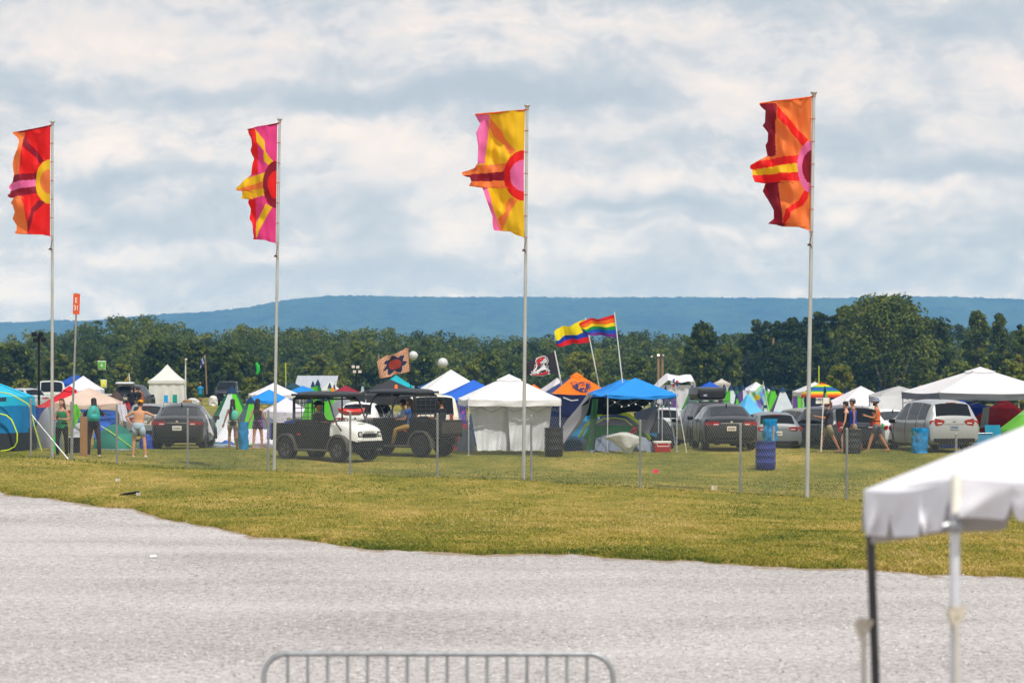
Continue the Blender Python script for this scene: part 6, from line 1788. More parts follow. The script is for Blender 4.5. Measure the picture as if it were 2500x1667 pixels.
for xx, YY, w_, h_, c, lab, ct in [
    (1600, 96.6, .5, .36, '#15161a', 'black gear bag left of the red cooler lid', 'bag'), (1582, 97.6, .6, .5, '#1d2024', 'large black gear bag behind the blue canopy leg', 'bag'),
    (1622, 99, .55, .6, '#22262c', 'dark stack of bedding behind the red cooler', 'bedding'), (372, 97.5, .5, .42, '#1f3a8c', 'royal blue bag left of the dark sedan', 'bag'),
    (356, 96.5, .4, .5, '#2a4aa8', 'blue duffel left of the royal blue bag', 'bag'), (1108, 97.5, .45, .34, '#a01c2c', 'red bag beside the left leg of the centre canopy', 'bag'),
    (1396, 97, .6, .4, '#1c3f66', 'navy bedding roll right of the black trash barrel', 'bedding'), (690, 104, .6, .5, '#3a3f55', 'dark bag behind the second flagpole', 'bag'),
    (2440, 99, .5, .5, '#2c7a70', 'teal bag in front of the red tent', 'bag'), (470, 214, .9, .7, '#c9c9c4', 'pale heap of bags right of the white marquee', 'bag'),
    (520, 228, .7, .8, '#d8d4cc', 'white cooler bag beside the dark pickup', 'bag'), (457, 213, .8, .6, '#8a6a48', 'brown bag against the right wall of the white marquee', 'bag')]:
    o = bag('gear_bag', lab, ct, [(0, -w_/2, w_/2), (h_*.6, -w_*.52, w_*.5), (h_*.9, -w_*.34, w_*.38), (h_, -w_*.1, w_*.12)], w_*.4, [cloth(c, .03)], None, seed=int(xx)); o.location = on(xx, YY); tag(o, lab, ct, 'bags and bedding lying about the camp')
for xx, YY, c, lab in [(1560, 99.5, '#20407c', 'navy camp chair behind the billowing plastic sheet'), (672, 100, '#3c4a8c', 'blue camp chair right of the woman in purple shorts'), (250, 99, '#2a62c4', 'blue camp chair under the beige canopy'), (1122, 100, '#7a2438', 'dark red camp chair beside the tie dye tapestry'), (2425, 98, '#2288a8', 'teal camp chair before the red tent')]:
    folded_chair(lab, xx, YY, .86, 42, c, 'folding camp chairs in the front row')
sheet('screen', 'striped dark blue screen hanging under the big white canopy left of the deep blue one', 'screen', [P(1015, 962, 119), P(1060, 962, 119), P(1060, 1010, 119), P(1015, 1010, 119)], '#4a5262', wr=.03)
sheet('screen', 'white side wall under the low white canopy by the second flagpole', 'screen', [P(650, 1006, 120), P(700, 1006, 120), P(700, 1046, 120), P(650, 1046, 120)], '#c8c4d2', wr=.03)

# pyramid tents
GR, WHT, PU, DG, GY = '#5ac02a', '#c9d4da', '#6a4a8c', '#1f6a44', '#4a6470'
tl = [
 (566, 1032, 942, 150, [GR, DG, GR, GY, PU, GR, DG, WHT], 130, 'tall green striped pyramid tent right of the dark pickup', 30),
 (612, 1052, 968, 120, [GR, PU, GR, DG, GR, GY], 122, 'green and purple pyramid tent behind the woman in purple shorts', 10),
 (764, 985, 930, 48, [GR, DG, GY, GR, WHT], 165, 'narrow green pyramid tent left of the one beside the grey roof', 12),
 (776, 990, 926, 60, [DG, GR, GY, WHT, GR], 160, 'dark sided pyramid tent under the left end of the grey roof', 33),
 (805, 985, 934, 46, [GR, DG, GR, GY, WHT], 170, 'light green pyramid tent left of the maroon canopy', 25),
 (816, 987, 938, 30, [GR, GR, DG, GY, WHT], 175, 'small green pyramid tent touching the maroon canopy', 5),
 (756, 1055, 966, 84, [GR, DG, GR, WHT, PU, GR], 118, 'tall green pyramid tent seen through the cage of the first utility vehicle', 18),
 (792, 1050, 960, 66, [GR, GR, PU, DG], 120, 'bright green pyramid tent behind the driver in the hat', 45),
 (885, 958, 932, 26, ['#b0c4c8', '#c0d0d0', '#9ab0b8', '#b4c4cc'], 210, 'small white pyramid tent between the maroon and charcoal canopies', 12),
 (1600, 985, 938, 26, [WHT, PU, GY, DG], 215, 'grey white pyramid tent behind the right corner of the blue canopy', 20),
 (1625, 1000, 940, 30, [PU, WHT, GY, DG], 200, 'purple sided pyramid tent right of the blue canopy', 24),
 (1640, 1015, 955, 74, [PU, DG, WHT, GR, GY], 150, 'purple and white pyramid tent low behind the pinwheel pole', 24),
 (1690, 1010, 941, 96, [DG, GR, WHT, DG, GR, GY], 150, 'green and white pyramid tent left of the roof box', 40),
 (1700, 985, 939, 30, [GY, DG, GR], 205, 'dark green pyramid tent just behind the roof box', 20),
 (1728, 990, 938, 34, [DG, GY, GR, WHT], 200, 'dark pyramid tent with navy top directly over the roof box', 50),
 (1768, 1000, 938, 60, [DG, WHT, DG, GR, PU, GY], 190, 'green pyramid tent with white stripe right of the roof box', 35),
 (1784, 1005, 939, 64, [WHT, DG, WHT, DG, GR], 180, 'white edged green pyramid tent, second right of the roof box', 28),
 (1798, 1000, 939, 56, [DG, GR, DG, WHT, GY], 195, 'dark green pyramid tent, third right of the roof box', 16),
 (1813, 1005, 938, 58, [WHT, WHT, DG, PU], 185, 'pale grey pyramid tent behind the tip of the pale blue canopy', 45),
 (1798, 1000, 960, 34, [GR, DG, PU, GY], 150, 'low lime pyramid tent left of the pale blue canopy', 30),
 (1868, 1008, 984, 44, [WHT, WHT, GY, DG], 135, 'small white pyramid tent below the tie dye flag', 10),
 (1870, 995, 940, 40, [GR, DG, PU, WHT], 190, 'green pyramid tent left of the tallest white one', 30),
 (1886, 1005, 940, 60, [GR, DG, PU, GR], 185, 'green and purple pyramid tent touching the tallest white one', 14),
 (1910, 1004, 943, 84, [WHT, PU, DG, PU], 180, 'white faced pyramid tent with purple edges and lettering left of the rightmost flagpole', 4),
 (1946, 1000, 946, 60, [GR, '#d8c81c', DG, GR, PU], 190, 'green and yellow pyramid tent right of the tallest white one', 35),
 (2014, 985, 942, 34, [GR, GR, DG, PU], 148, 'lime pyramid tent in front of the rainbow canopy', 45),
 (2066, 965, 942, 24, ['#2a5a84', WHT, GY], 210, 'blue topped pyramid tent left of the peak of the white canopy', 20),
 (2146, 965, 943, 22, [GY, WHT, DG], 215, 'first navy topped pyramid tent right of the white canopy peak', 20),
 (2160, 965, 944, 22, [GY, DG, WHT], 220, 'second navy topped pyramid tent right of the white canopy peak', 40),
 (2214, 965, 943, 20, [GY, DG, WHT], 220, 'navy topped pyramid tent just left of the big right canopy', 40),
 (2228, 962, 944, 20, [DG, GY, WHT], 225, 'navy topped pyramid tent tucked behind the big right canopy edge', 10),
]
for x, yb, yt, wp, pans, Y, lab, rt in tl:
    tipi(lab, x, yb, yt, wp, pans, Y, rt, marks='camp' if 0 else None)

# white marquee on the left, peaked
def marquee(label, Y, xl, xr, ye, yp, yb, col, name='marquee', rot=4, doors=True):
    s = F/Y; X = ((xl+xr)/2-CX)/s; gz = g(X, Y); w = (xr-xl)/s/2/(cos(R(rot))+sin(R(rot)))*1.0
    T = thing(name, label, 'marquee', (X, Y, gz), R(rot)); ze = HC-(ye-H0)/s-gz; zp = HC-(yp-H0)/s-gz
    cs = [(-w, -w), (w, -w), (w, w), (-w, w)]; b = MB()
    for k in range(4):
        (x0, y0), (x1, y1) = cs[k], cs[(k+1) % 4]
        b.grid(lambda u, v: ((x0+(x1-x0)*u)*(1-v), (y0+(y1-y0)*u)*(1-v), ze+(zp-ze)*(v**1.6*.55+v*.45)), 8, 14)
    b.build('roof', cloth(col), T, True, 30)
    b = MB()
    for k in range(4):
        (x0, y0), (x1, y1) = cs[k], cs[(k+1) % 4]
        b.grid(lambda u, v: ((x0+(x1-x0)*u)*1.03, (y0+(y1-y0)*u)*1.03, ze+.02-.22*v+.02*sin(u*20)*v), 10, 2)
    b.build('valance', cloth(col), T, True, 60)
    for k in range(4):
        (x0, y0), (x1, y1) = cs[k], cs[(k+1) % 4]; b = MB()
        b.grid(lambda u, v: ((x0+(x1-x0)*u)*(.95+.09*v)+.05*sin(u*25+k)*(.3+v)*(y1 != y0), (y0+(y1-y0)*u)*(.95+.09*v)+.05*sin(u*25+k)*(.3+v)*(x1 != x0), (ze-.1)*(1-v)), 30, 6); b.build('side_wall', cloth(col, .1), T, True, 180)
    for x, y in cs:
        b = MB(); b.box((x*.93, y*.93, ze/2), (.06, .06, ze)); b.build('leg', STEELLEG, T)
    return T
marquee('white peaked marquee with closed walls left of the dark pickup', 218, 362, 455, 929, 889, 993, '#dcdcd8')
T = thing('marquee', 'white marquee with a wide sagging top behind the pinwheel', 'marquee', on(1645, 212))
s = F/212; b = MB(); pz = T.location
def mq(x, y): return ((x-1645)/s, HC-(y-H0)/s-pz.z)
for y0_, y1_, dx in ((-2.2, 2.2, 0),):
    top_ = [(1598, 940), (1610, 926), (1627, 911), (1642, 915), (1658, 917), (1672, 914), (1685, 914), (1690, 922), (1690, 946)]
    b.rings([[Vector((mq(x, y)[0]*k_, yy, mq(x, y)[1]+zz_)) for x, y in top_] for yy, k_, zz_ in ((-2.8, 1.06, -.5), (-1.2, 1, -.05), (0, 1, 0), (1.2, 1, -.05), (2.6, 1.04, -.4))], cap=False, close=False)
b.build('roof', cloth('#e0dfe4'), T, True, 50)
b = MB(); b.grid(lambda u, v: (mq(1600+90*u, 0)[0], -2.5+.05*sin(u*30), (mq(0, 940)[1])*(1-v)), 24, 4); b.build('side_wall', cloth('#cfcfda', .1), T, True, 180); b = MB(); b.grid(lambda u, v: (mq(1600+90*u, 0)[0], 2.3+.05*sin(u*30), (mq(0, 940)[1])*(1-v)), 24, 4); b.build('side_wall', cloth('#cfcfda', .1), T, True, 180)
for x_ in (1602, 1645, 1688):
    b = MB(); b.box((mq(x_, 0)[0], -2.4, mq(0, 930)[1]/2), (.08, .08, mq(0, 930)[1])); b.build('pole', STEELLEG, T)
marquee('pale marquee half hidden by the dark trees near the roof box', 260, 1742, 1782, 935, 924, 950, '#c9c4bc')
marquee('white marquee behind the green pyramid tents left of the maroon canopy', 215, 778, 836, 952, 928, 985, '#c8cac6')
# grey roofed shed
T = thing('shed', 'long shed with pale grey metal roof behind the pyramid tents', 'shed', on(773, 230), R(0))
s = F/230; w_ = 100/s/2; q = T.location.z; zt = HC-(917-H0)/s-q; zb_ = HC-(946-H0)/s-q
b = MB(); b.add([(-w_, -2, zb_), (w_, -2, zb_), (w_, 1.5, zt), (-w_, 1.5, zt), (-w_, -2, zb_-.12), (w_, -2, zb_-.12), (w_, 1.5, zt-.12), (-w_, 1.5, zt-.12)], [(0, 1, 2, 3), (4, 7, 6, 5), (0, 4, 5, 1), (1, 5, 6, 2), (3, 2, 6, 7), (0, 3, 7, 4)])
b.build('roof', mat('metal_roofing', '#a9adb6', .5, .2, var=.12, scale=2, stretch=(6, .3, .3)), T)
b = MB(); b.box((0, -.2, (zb_-.1)/2), (w_*1.9, 3.2, zb_-.1)); b.build('wall', plain('#5d6468'), T)

# far props
folded_chair('light blue camp chair in front of the white marquee', 405, 212, .9, 11, '#1f90c8', 'camp chairs before the marquee')
folded_chair('green camp chair right of the light blue one before the marquee', 427, 212, .95, 12, '#138a78', 'camp chairs before the marquee')
def ball_th(label, x, y, rpx, Y):
    T = thing('inflatable_ball', label, 'balloon', P(x, y, Y), 0, 'white balloons floating above the camp'); b = MB(); b.ball((0, 0, 0), rpx*Y/F, 28, 18); b.build('envelope', mat('balloon_skin', '#d4d6d8', .4, var=.05, trans=.2), T, True)
    z0 = g(T.location.x, Y)-T.location.z; b = MB(); b.tube([(0, 0, -rpx*Y/F), (.2, 0, z0)], .012, 4); b.build('tether', BLACK, T)
ball_th('larger white balloon right of the brick patterned flag', 1081, 886, 12.5, 190); ball_th('smaller white balloon partly behind the brick patterned flag', 1009, 868, 11, 190)


def mast(label, x, ytop, Y, heads, m=BLACK, r=.06, lit=False, name='floodlight_mast', group='floodlight masts in the camp'):
    p = on(x, Y); zt = HC-(ytop-H0)*Y/F-p.z; T = thing(name, label, 'floodlight', p, 0, group)
    b = MB(); b.tube([(0, 0, 0), (0, 0, zt)], [r*1.2, r], 8); b.build('mast', m, T, True)
    for dx, dy in heads:
        X_, Z_ = dx*Y/F, -dy*Y/F
        b = MB(); b.box((X_, -.12, zt+Z_), (.26, .14, .22)); b.tube([(0, 0, zt), (X_, 0, zt+Z_)], .03, 6); h_ = b.build('lamp_head', BLACK, T, bevel=.02)
        if Y < 155: continue
        b = MB(); b.box((X_, -.215, zt+Z_), (.18, .03, .15)); b.build('lens', mat('lit_lamp' if lit else 'clear_lens', '#fff2dc' if lit else '#cfc9c4', .2, var=.05, emit=3 if lit else 0), h_)
    return T
mast('black mast with four flood lamps at the left edge', 95, 818, 150, [(-11, -2), (-7, 12), (6, -2), (12, 12)])
mast('black mast with a cluster of lamps behind the maroon canopy', 870, 905, 160, [(-7, -10), (4, -9), (-4, 2), (9, 2)])
mast('wooden light pole with one lit lamp right of the blue canopy', 1607, 868, 260, [(0, -1)], WOOD, .11, True)
mast('wooden light pole with transformer right of the lit lamp', 1617, 868, 262, [(2, -1), (-26, 2)], WOOD, .11, False)
mast('thin pale mast with one lamp right of the white marquee', 453, 879, 225, [(2, -2)], WHITEP, .05)
def upole(label, x, ytop, Y, xb=None, box=False, tip=None):
    p = on(xb or x, Y); tp = P(x, ytop, Y)-p; T = thing('utility_pole', label, 'utility pole', p, 0, 'wooden utility poles'); b = MB(); b.tube([(0, 0, -.2), tp], [.17, .12], 10); b.build('pole', WOOD, T, True)
    if box:
        b = MB(); b.box((tp.x, 0, tp.z-.5), (1.3, .1, .1)); b.build('crossarm', WOOD, T)
    if box: b = MB(); b.lathe([(.25, 0), (.27, .1), (.27, .8), (.2, .9)], 12); b.build('transformer', GALV, T, True, loc=(tp.x-.4, -.1, tp.z-3))
upole('tall tan utility pole before the dark pines', 1888, 825, 300, 1884); upole('grey utility pole with transformer behind the far blue canopy', 1722, 872, 320, box=True)
upole('bare pole above the big right canopy', 2374, 864, 420); upole('bare pole behind the brick patterned flag', 924, 866, 330); upole('short bare pole left of the lit lamp', 1531, 890, 380)
upole('pale utility pole between the dark pickup and the marquee', 471, 893, 280); upole('short pole right of the tan utility pole', 1954, 927, 330); upole('grey pole between the orange and blue canopies', 1461, 900, 380)
for lab, x, yt, xb, Y in (('thin yellow tipped rod above the rainbow canopy', 1999, 893, 2000, 160), ('thin yellow tipped rod right of the second flagpole', 697, 885, 699, 200)):
    p = on(xb, Y); T = thing('marker_rod', lab, 'rod', p, 0, 'tall marker rods'); tp = P(x, yt, Y)-p; b = MB(); b.tube([(0, 0, 0), tp*.62], .02, 5); b.build('rod', WHITEP, T); b = MB(); b.tube([tp*.62, tp], .035, 5); b.build('tip', plain('#b8c418'), T)
def psign(label, x, y0_, y1_, x0_, x1_, Y, col, txt=None):
    p = on((x0_+x1_)/2, Y); T = thing('camp_sign', label, 'sign', p); w_ = (x1_-x0_)*Y/F; zt = HC-(y0_-H0)*Y/F-p.z; zb_ = HC-(y1_-H0)*Y/F-p.z
    b = MB(); b.prism([(-w_/2, zt), (w_/2, zt), (w_*.42, zb_), (-w_*.42, zb_)], -.05, 0); pn = b.build('panel', plain(col), T); b = MB(); b.tube([(0, .04, 0), (0, .04, zt)], .035, 6); b.build('pole', BLACK, T)
    b = MB(); b.prism([(-w_*.56, zt+.08), (w_*.56, zt+.08), (w_*.48, zb_-.08), (-w_*.48, zb_-.08)], 0, .03); b.build('border', plain('#c9d4c8'), T)
    if txt:
        vs, fs = text_mb(txt, (zt-zb_)*.75, .01); b = MB(); b.add([(v[0], -.07-v[2], v[1]+(zt+zb_)/2) for v in vs], fs); b.build('lettering', plain('#e6ece0'), pn)
psign('green trapezoid sign with a white 6 above the far camp', 248, 883, 900, 239, 258, 210, '#5aa82a', '6'); psign('yellow sign below the green one', 253, 929, 944, 246, 260, 200, '#e6e01c', 'A')
b = MB(); b.tube([(0, 0, 0), (.15, 0, -.25), (.18, 0, -.6), (.08, 0, -.9)], [.10, .16, .15, .10], 10); T = thing('inflatable_kite', 'small bright green inflatable above the trees left of the second flagpole', 'kite', P(625, 886, 230)); b.build('body', mat('green_nylon', '#1fc83a', .5, trans=.3), T, True)
b = MB(); b.tube([(0, 0, 0), (0, 0, g(T.location.x, 230)-T.location.z)], .01, 4); b.build('tether', BLACK, T)

# litter in front
T = thing('cable_ramp', 'short black plastic cable ramp lying at the gravel edge', 'cable ramp', (P(293, 0, 64.9).x, 66.4, g(P(293, 0, 64.9).x, 66.4)), R(4))
b = MB(); b.prism([(-.27, 0), (-.26, .05), (-.10, .10), (.22, .15), (.27, .02), (.22, .02), (.18, .09), (-.12, .05), (-.2, 0)], -.12, .12); b.build('ramp', BLACK, T, bevel=.008)
b = MB(); b.tube([(0, 0, .033), (.10, .02, .033)], .032, 12); p = Vector((P(366, 0, 46.8).x, 46.8, 0)); o = b.build('drink_can', mat('can_white', '#d8dadc', .3, .3, var=.1), None, True, 40, loc=p); tag(o, 'crushed white drink can on the gravel', 'can')
for i, (x, y, lab, c, w_, nm) in enumerate([(1601, 1158, 'small neon pink marker flag beyond the fence', '#ff3a6a', .07, 'marker_flag'), (1744, 1200, 'small white cup lying by the fence foot', '#d8cdb0', .07, 'paper_cup'), (288, 1181, 'scrap of white paper on the grass near the fence', '#d2cfc8', .06, 'paper_scrap'), (338, 1215, 'pale paper scrap right of the black cable ramp', '#c9c6bc', .05, 'paper_scrap')]):
    Y = 7000*HC/(y-H0) if nm != 'marker_flag' else 85.; 
    for it in range(8):
        X = (x-CX)*Y/F; Y = F*(HC-g(X, Y))/(y-H0)*.5+Y*.5
    b = MB(); b.grid(lambda u, v: ((u-.5)*w_*2, .02*sin(u*5), v*w_*1.6+.03+.01*sin(u*9)), 4, 4); o = b.build(nm, cloth(c, .1), None, True, loc=(X, Y, g(X, Y)+.01)); tag(o, lab, nm.replace('_', ' '))
# ================================================================== people on foot
DN = (0, 0, -1)
A_, E_, U_, H_ = person('woman in green tank top looking at the phone in her hand beside the first flagpole', 151, 87.2, 1.68, pi-R(12), '#b5806a', ((-.25, .1, -1), (.75, .75, .12)), ((.25, .05, -1), (-.35, .8, .05)), ((-.12, .0, -1), (0, -.05, -1)), ((.10, .05, -1), (.02, -.08, -1)),
    [('tank', '#12784e'), ('pants', '#17181e')], hair=('long', '#4a3626'), head_tilt=-.35, female=True, width=1.08)
ph = local_to_world(A_, (.0, .36, 1.17)); b = MB(); b.box((0, 0, 0), (.075, .01, .15), M=Matrix.Rotation(.9, 3, 'X')); o = b.build('phone', BLACK, None, loc=ph, bevel=.005); o.rotation_euler.z = A_.rotation_euler.z; tag(o, 'dark phone held by the woman in green', 'phone')
A_, E_, U_, H_ = person('woman with dark hair, black top and maroon leggings seen from behind', 229, 87.8, 1.72, R(14), '#8f5e46', ((-.55, .3, -.6), (.1, .9, .3)), ((.75, .35, -.75), (-.55, .25, .75)), ((-.14, 0, -1), (-.02, -.05, -1)), ((.14, 0, -1), (.03, -.05, -1)),
    [('shirt', '#131419', .7), ('pants', '#3c2430')], hair=('long', '#17110f'), female=True, width=1.08, shoes='#c9c5bf')
bk = local_to_world(A_, (-.03, -.20, 1.06)); T = thing('backpack', 'turquoise backpack on the woman in the black top', 'backpack', bk, A_.rotation_euler.z+R(10))
b = MB(); b.rings([[(cos(2*pi*q/16)*rx, sin(2*pi*q/16)*ry, z_) for q in range(16)] for z_, rx, ry in ((0, .13, .08), (.04, .19, .12), (.18, .21, .13), (.34, .18, .12), (.44, .12, .09), (.48, .05, .04))]); b.build('bag_body', mat('teal_nylon', '#0f9a92', .55, var=.12, bump=.2), T, True)
b = MB(); b.ball((0, -.12, .13), (.14, .05, .10), 14, 8); b.build('pocket', mat('teal_nylon', '#0f9a92', .55), T, True); b = MB(); b.box((0, -.135, .30), (.05, .01, .03)); b.build('patch', plain('#8d2a30'), T)
person('shirtless man in pale denim shorts and yellow cap seen from behind, hands on hips', 338, 88.6, 1.72, R(-8), '#c08a64', ((-.85, -.05, -.5), (.62, .05, -.75)), ((.9, -.05, -.35), (-.55, .3, -.55)), ((-.14, .1, -1), (-.02, -.1, -1)), ((.22, -.02, -1), (.12, -.12, -1)),
    [('shorts', '#9fb2c4', .62)], hair=('short', '#5a3a22'), hat=('capback', '#d89a1c'), lean=.30, width=1.12, shoes='#c9c5bf')
person('woman with long dark hair in beige shorts walking away left of the blue bag', 568, 96.8, 1.64, R(6), '#a06e50', ((-.35, -.1, -1), (-.3, .15, -1)), ((.22, .15, -1), (.1, .3, -.9)), ((-.06, .16, -1), (0, -.02, -1)), ((.10, -.12, -1), (.05, -.30, -1)),
    [('tank', '#2f3a34'), ('shorts', '#a89a82', .5)], hair=('long', '#1c120e'), female=True)
T = thing('shoulder_bag', 'mint green bag on the back of the woman in beige shorts', 'bag', on(574, 96.6)+Vector((0, -.02, .98)), R(6)); b = MB(); b.rings([[(cos(2*pi*q/14)*rx, sin(2*pi*q/14)*ry, z_) for q in range(14)] for z_, rx, ry in ((0, .08, .05), (.06, .12, .08), (.2, .12, .08), (.3, .09, .06), (.33, .04, .03))]); b.build('bag_body', cloth('#5ac0a8', .05), T, True)
b = MB(); b.tube([(-.05, .02, .3), (-.1, .1, .45)], .01, 4); b.build('strap', cloth('#5ac0a8', .05), T)
person('woman with long dark hair in black top and purple shorts walking away', 629, 96.4, 1.66, R(-10), '#b98468', ((-.35, -.2, -1), (-.35, .0, -1)), ((.35, .05, -1), (.3, .3, -.9)), ((-.07, -.08, -1), (-.02, -.2, -1)), ((.10, .16, -1), (.02, .0, -1)),
    [('tank', '#1a161e'), ('shorts', '#6a3a70', .42)], hair=('long', '#1a100e'), female=True)
# four walking on the right, heading left
FL = pi/2
A_, E_, U_, H_ = person('bearded man in dark grey shirt and khaki shorts carrying a white sign on a pole', 2022, 96.2, 1.76, FL, '#a8704e', ((-.2, .55, -.85), (.05, 1, .25)), ((.15, .50, -.85), (-.15, 1, .28)), ((-.02, -.42, -1), (0, -.48, -1)), ((.02, .46, -1), (0, .12, -1)),
    [('shirt', '#3c3c46', .75), ('shorts', '#8f8468', .72)], hair=('pony', '#7a4a30'), hat=('cap', '#6d6f76'), beard='#6a4430', shoes='#8a6a50')
hd = local_to_world(A_, (.05, .46, 0)); T = thing('placard', 'white placard on a white pole carried by the man in the grey shirt', 'placard', (P(2004, 0, 96.0).x, 95.95, g(P(2004, 0, 96).x, 96)))
b = MB(); tp = Vector((.08, 0, HC-(972-H0)*96/F-T.location.z)); b.tube([(0, 0, .02), tp], .022, 8); b.build('pole', WHITEP, T, True)
b = MB(); b.box((tp.x-.02, .03, tp.z-.08), (.46, .015, .20)); pn = b.build('panel', plain('#e2e2e2'), T)
vs, fs = text_mb('<707', .13, .002, bold=.004); b = MB(); b.add([(v[0]+tp.x-.14, .018-v[2], v[1]+tp.z-.05) for v in vs], fs); b.build('lettering', plain('#1c1c26'), pn)
b = MB(); b.ball((tp.x-.08, .02, tp.z-.15), (.035, .006, .02), 8, 6); b.box((tp.x+.2, .02, tp.z-.08), (.02, .01, .16)); b.build('drawing', plain('#c8c02a'), pn)
person('woman with dark hair in black strappy top walking left at the right', 2066, 96.6, 1.66, FL-R(10), '#c9967c', ((-.1, .1, -1), (-.05, .35, -1)), ((.1, .12, -1), (.05, .2, -1)), ((-.02, .30, -1), (0, -.02, -1)), ((.02, -.28, -1), (0, -.45, -1)),
    [('tank', '#14141a'), ('shorts', '#17171e', .6)], hair=('short', '#1c100c'), female=True, shoes='#8a6a50')
person('person in bright blue tank top and grey cap beside the woman in black', 2083, 97.6, 1.72, FL, '#b07a58', ((-.1, -.05, -1), (-.05, .15, -1)), ((.1, -.1, -1), (.05, .1, -1)), ((-.02, -.3, -1), (0, -.45, -1)), ((.02, .32, -1), (0, 0, -1)),
    [('tank', '#1c4ac8'), ('shorts', '#9c8c74', .75)], hair=('short', '#3a2418'), hat=('cap', '#7d8088'), shoes='#8a6a50')
A_, E_, U_, H_ = person('man in orange tank top, grey shorts and bucket hat walking left with raised hands', 2140, 96.8, 1.80, FL, '#b27a56', ((-.15, .35, -.8), (0, 1, .25)), ((.18, .30, -.85), (-.15, 1, .38)), ((-.02, .42, -1), (0, .30, -1)), ((.02, -.40, -1), (0, -.62, -1)),
    [('tank', '#e2713a'), ('shorts', '#5d6068', .68), ('belt', '#141418')], hair=('short', '#2a1a12'), hat=('bucket', '#7c8496'), beard='#2a1a14', glasses=True, shoes='#9a6c50')
T = thing('umbrella', 'folded black umbrella pole held out by the man in orange', 'umbrella', P(2128, 1003, 96.5)); b = MB(); b.tube([(-.75, 0, .06), (-.2, 0, .03), (.12, 0, 0)], [.012, .018, .03], 8); b.build('shaft', BLACK, T, True)
b = MB(); b.tube([(-.12, 0, .02), (0, 0, .03), (.16, .02, -.04)], [.03, .05, .02], 8); b.build('canopy_folds', cloth('#1c1e20', 0), T, True)
T = thing('drink_bottle', 'small green bottle on the hip of the man in orange', 'bottle', P(2155, 1046, 97.0)); b = MB(); b.lathe([(.035, 0), (.04, .02), (.04, .12), (.015, .16), (.015, .18)], 12); b.build('bottle', mat('green_bottle', '#1fa83a', .3), T, True); 
# far figures
person('man in bright blue shirt and green shorts standing by the dark pickup', 489, 236, 1.76, 0, '#a8765a', ((-.25, 0, -1), (-.1, .2, -1)), ((.25, 0, -1), (.1, .2, -1)), ((-.1, 0, -1), (0, 0, -1)), ((.1, 0, -1), (0, 0, -1)), [('shirt', '#1c86b8', .8), ('shorts', '#0f6a48', .7)], voxel=.022, hat=('capback', '#a8845c'))
for i, (x, lab, c, c2) in enumerate([(322, 'person in dark top beside the raised tailgate, leftmost of three', '#1a1c22', '#2a2c34'), (336, 'person in black bending at the raised tailgate, middle of three', '#15161a', '#7a5a44'), (347, 'person with brown hair by the raised tailgate, rightmost of three', '#8a4a2c', '#2a5a8c')]):
    person(lab, x, 166+i, 1.7, R(30*i), '#a8745c', ((-.25, .3, -1), (-.1, .6, -.4)), ((.25, .2, -1), (.1, .5, -.6)), ((-.1, 0, -1), (0, 0, -1)), ((.1, 0, -1), (0, 0, -1)), [('shirt', c, .8), ('pants', c2)], voxel=.022, lean=.15*i)
# ================================================================== trees
FOL = [(.0, (.012, .024, .006)), (.2, (.030, .050, .007)), (.4, (.068, .100, .010)), (.6, (.130, .165, .015)), (.8, (.23, .24, .022)), (1., (.19, .13, .05))]
LEAF = tint_mat('leaves', FOL, rough=.7, trans=.3)
BARK = mat('bark', '#4a4036', .9, var=.3, scale=3, stretch=(3, 3, .4), bump=.4)


def leaf_cloud(cs, rs, n, size, rg, tint, flat=.8, tjit=.10):
    """cs (k,3) clump centres, rs (k,) radii, n leaves per clump -> quads"""
    k = len(cs); N = k*n
    c = np.repeat(cs, n, 0); r = np.repeat(rs, n)
    d = rg.normal(size=(N, 3)); d /= np.linalg.norm(d, axis=1, keepdims=True)
    rad = rg.uniform(.45, 1.08, N)**.6
    p = c+d*(r*rad)[:, None]*np.array([1, 1, flat])
    nrm = d+rg.normal(size=(N, 3))*.6+np.array([0, 0, .35]); nrm /= np.linalg.norm(nrm, axis=1, keepdims=True)
    a = np.cross(nrm, rg.normal(size=(N, 3))); a /= np.linalg.norm(a, axis=1, keepdims=True)+1e-9
    b_ = np.cross(nrm, a); s = (size*rg.uniform(.6, 1.5, N))[:, None]
    q = np.stack([p-a*s-b_*s*.5, p+a*s-b_*s*.6, p+a*s*.8+b_*s*.6, p-a*s*.9+b_*s*.55], 1)
    ct = rg.normal(0, tjit*.8, k)
    tn = np.clip(np.repeat(tint+ct, n)+rg.normal(0, tjit, N), 0, 1)
    return q.reshape(-1, 3), np.repeat(tn, 4)


def crown_clumps(kind, h, r, rg, k):
    """clump centres in a crown that stands on z=0 .. h"""
    out = []; rr = []
    while len(out) < k:
        u = rg.random(); a = rg.uniform(0, 2*pi); q = rg.uniform(.25, 1)**.5
        if kind == 'broad':
            z = .16+.84*u; env = (1-((z-.52)/.52)**2)**.5 if abs(z-.52) < .52 else .1
            w = r*env*q
            s = r*.30*rg.uniform(.6, 1.2)
        elif kind == 'tall':
            z = .08+.92*u; env = (sin(pi*min(1, z**.8*.93+.05)))**.55; w = r*env*q; s = r*.36*rg.uniform(.6, 1.15)
        elif kind == 'pine':
            z = .35+.65*u; env = (1-((z-.75)/.42)**2 if abs(z-.75) < .42 else 0.05)**.5; w = r*env*q; s = r*.26*rg.uniform(.5, 1.2)
        else:  # bush
            z = .1+.9*u; env = (1-z*z*.8)**.5; w = r*env*q; s = min(r, h)*.34*rg.uniform(.6, 1.1)
        out.append((cos(a)*w, sin(a)*w, z*h-s*.5)); rr.append(s)
    return np.array(out), np.array(rr)


def mk_mesh(name, co, tn, m):
    me = bpy.data.meshes.new(name); np_mesh(me, co, np.arange(len(co)).reshape(-1, 4), False); set_tint(me, tn); me.materials.append(m)
    return me


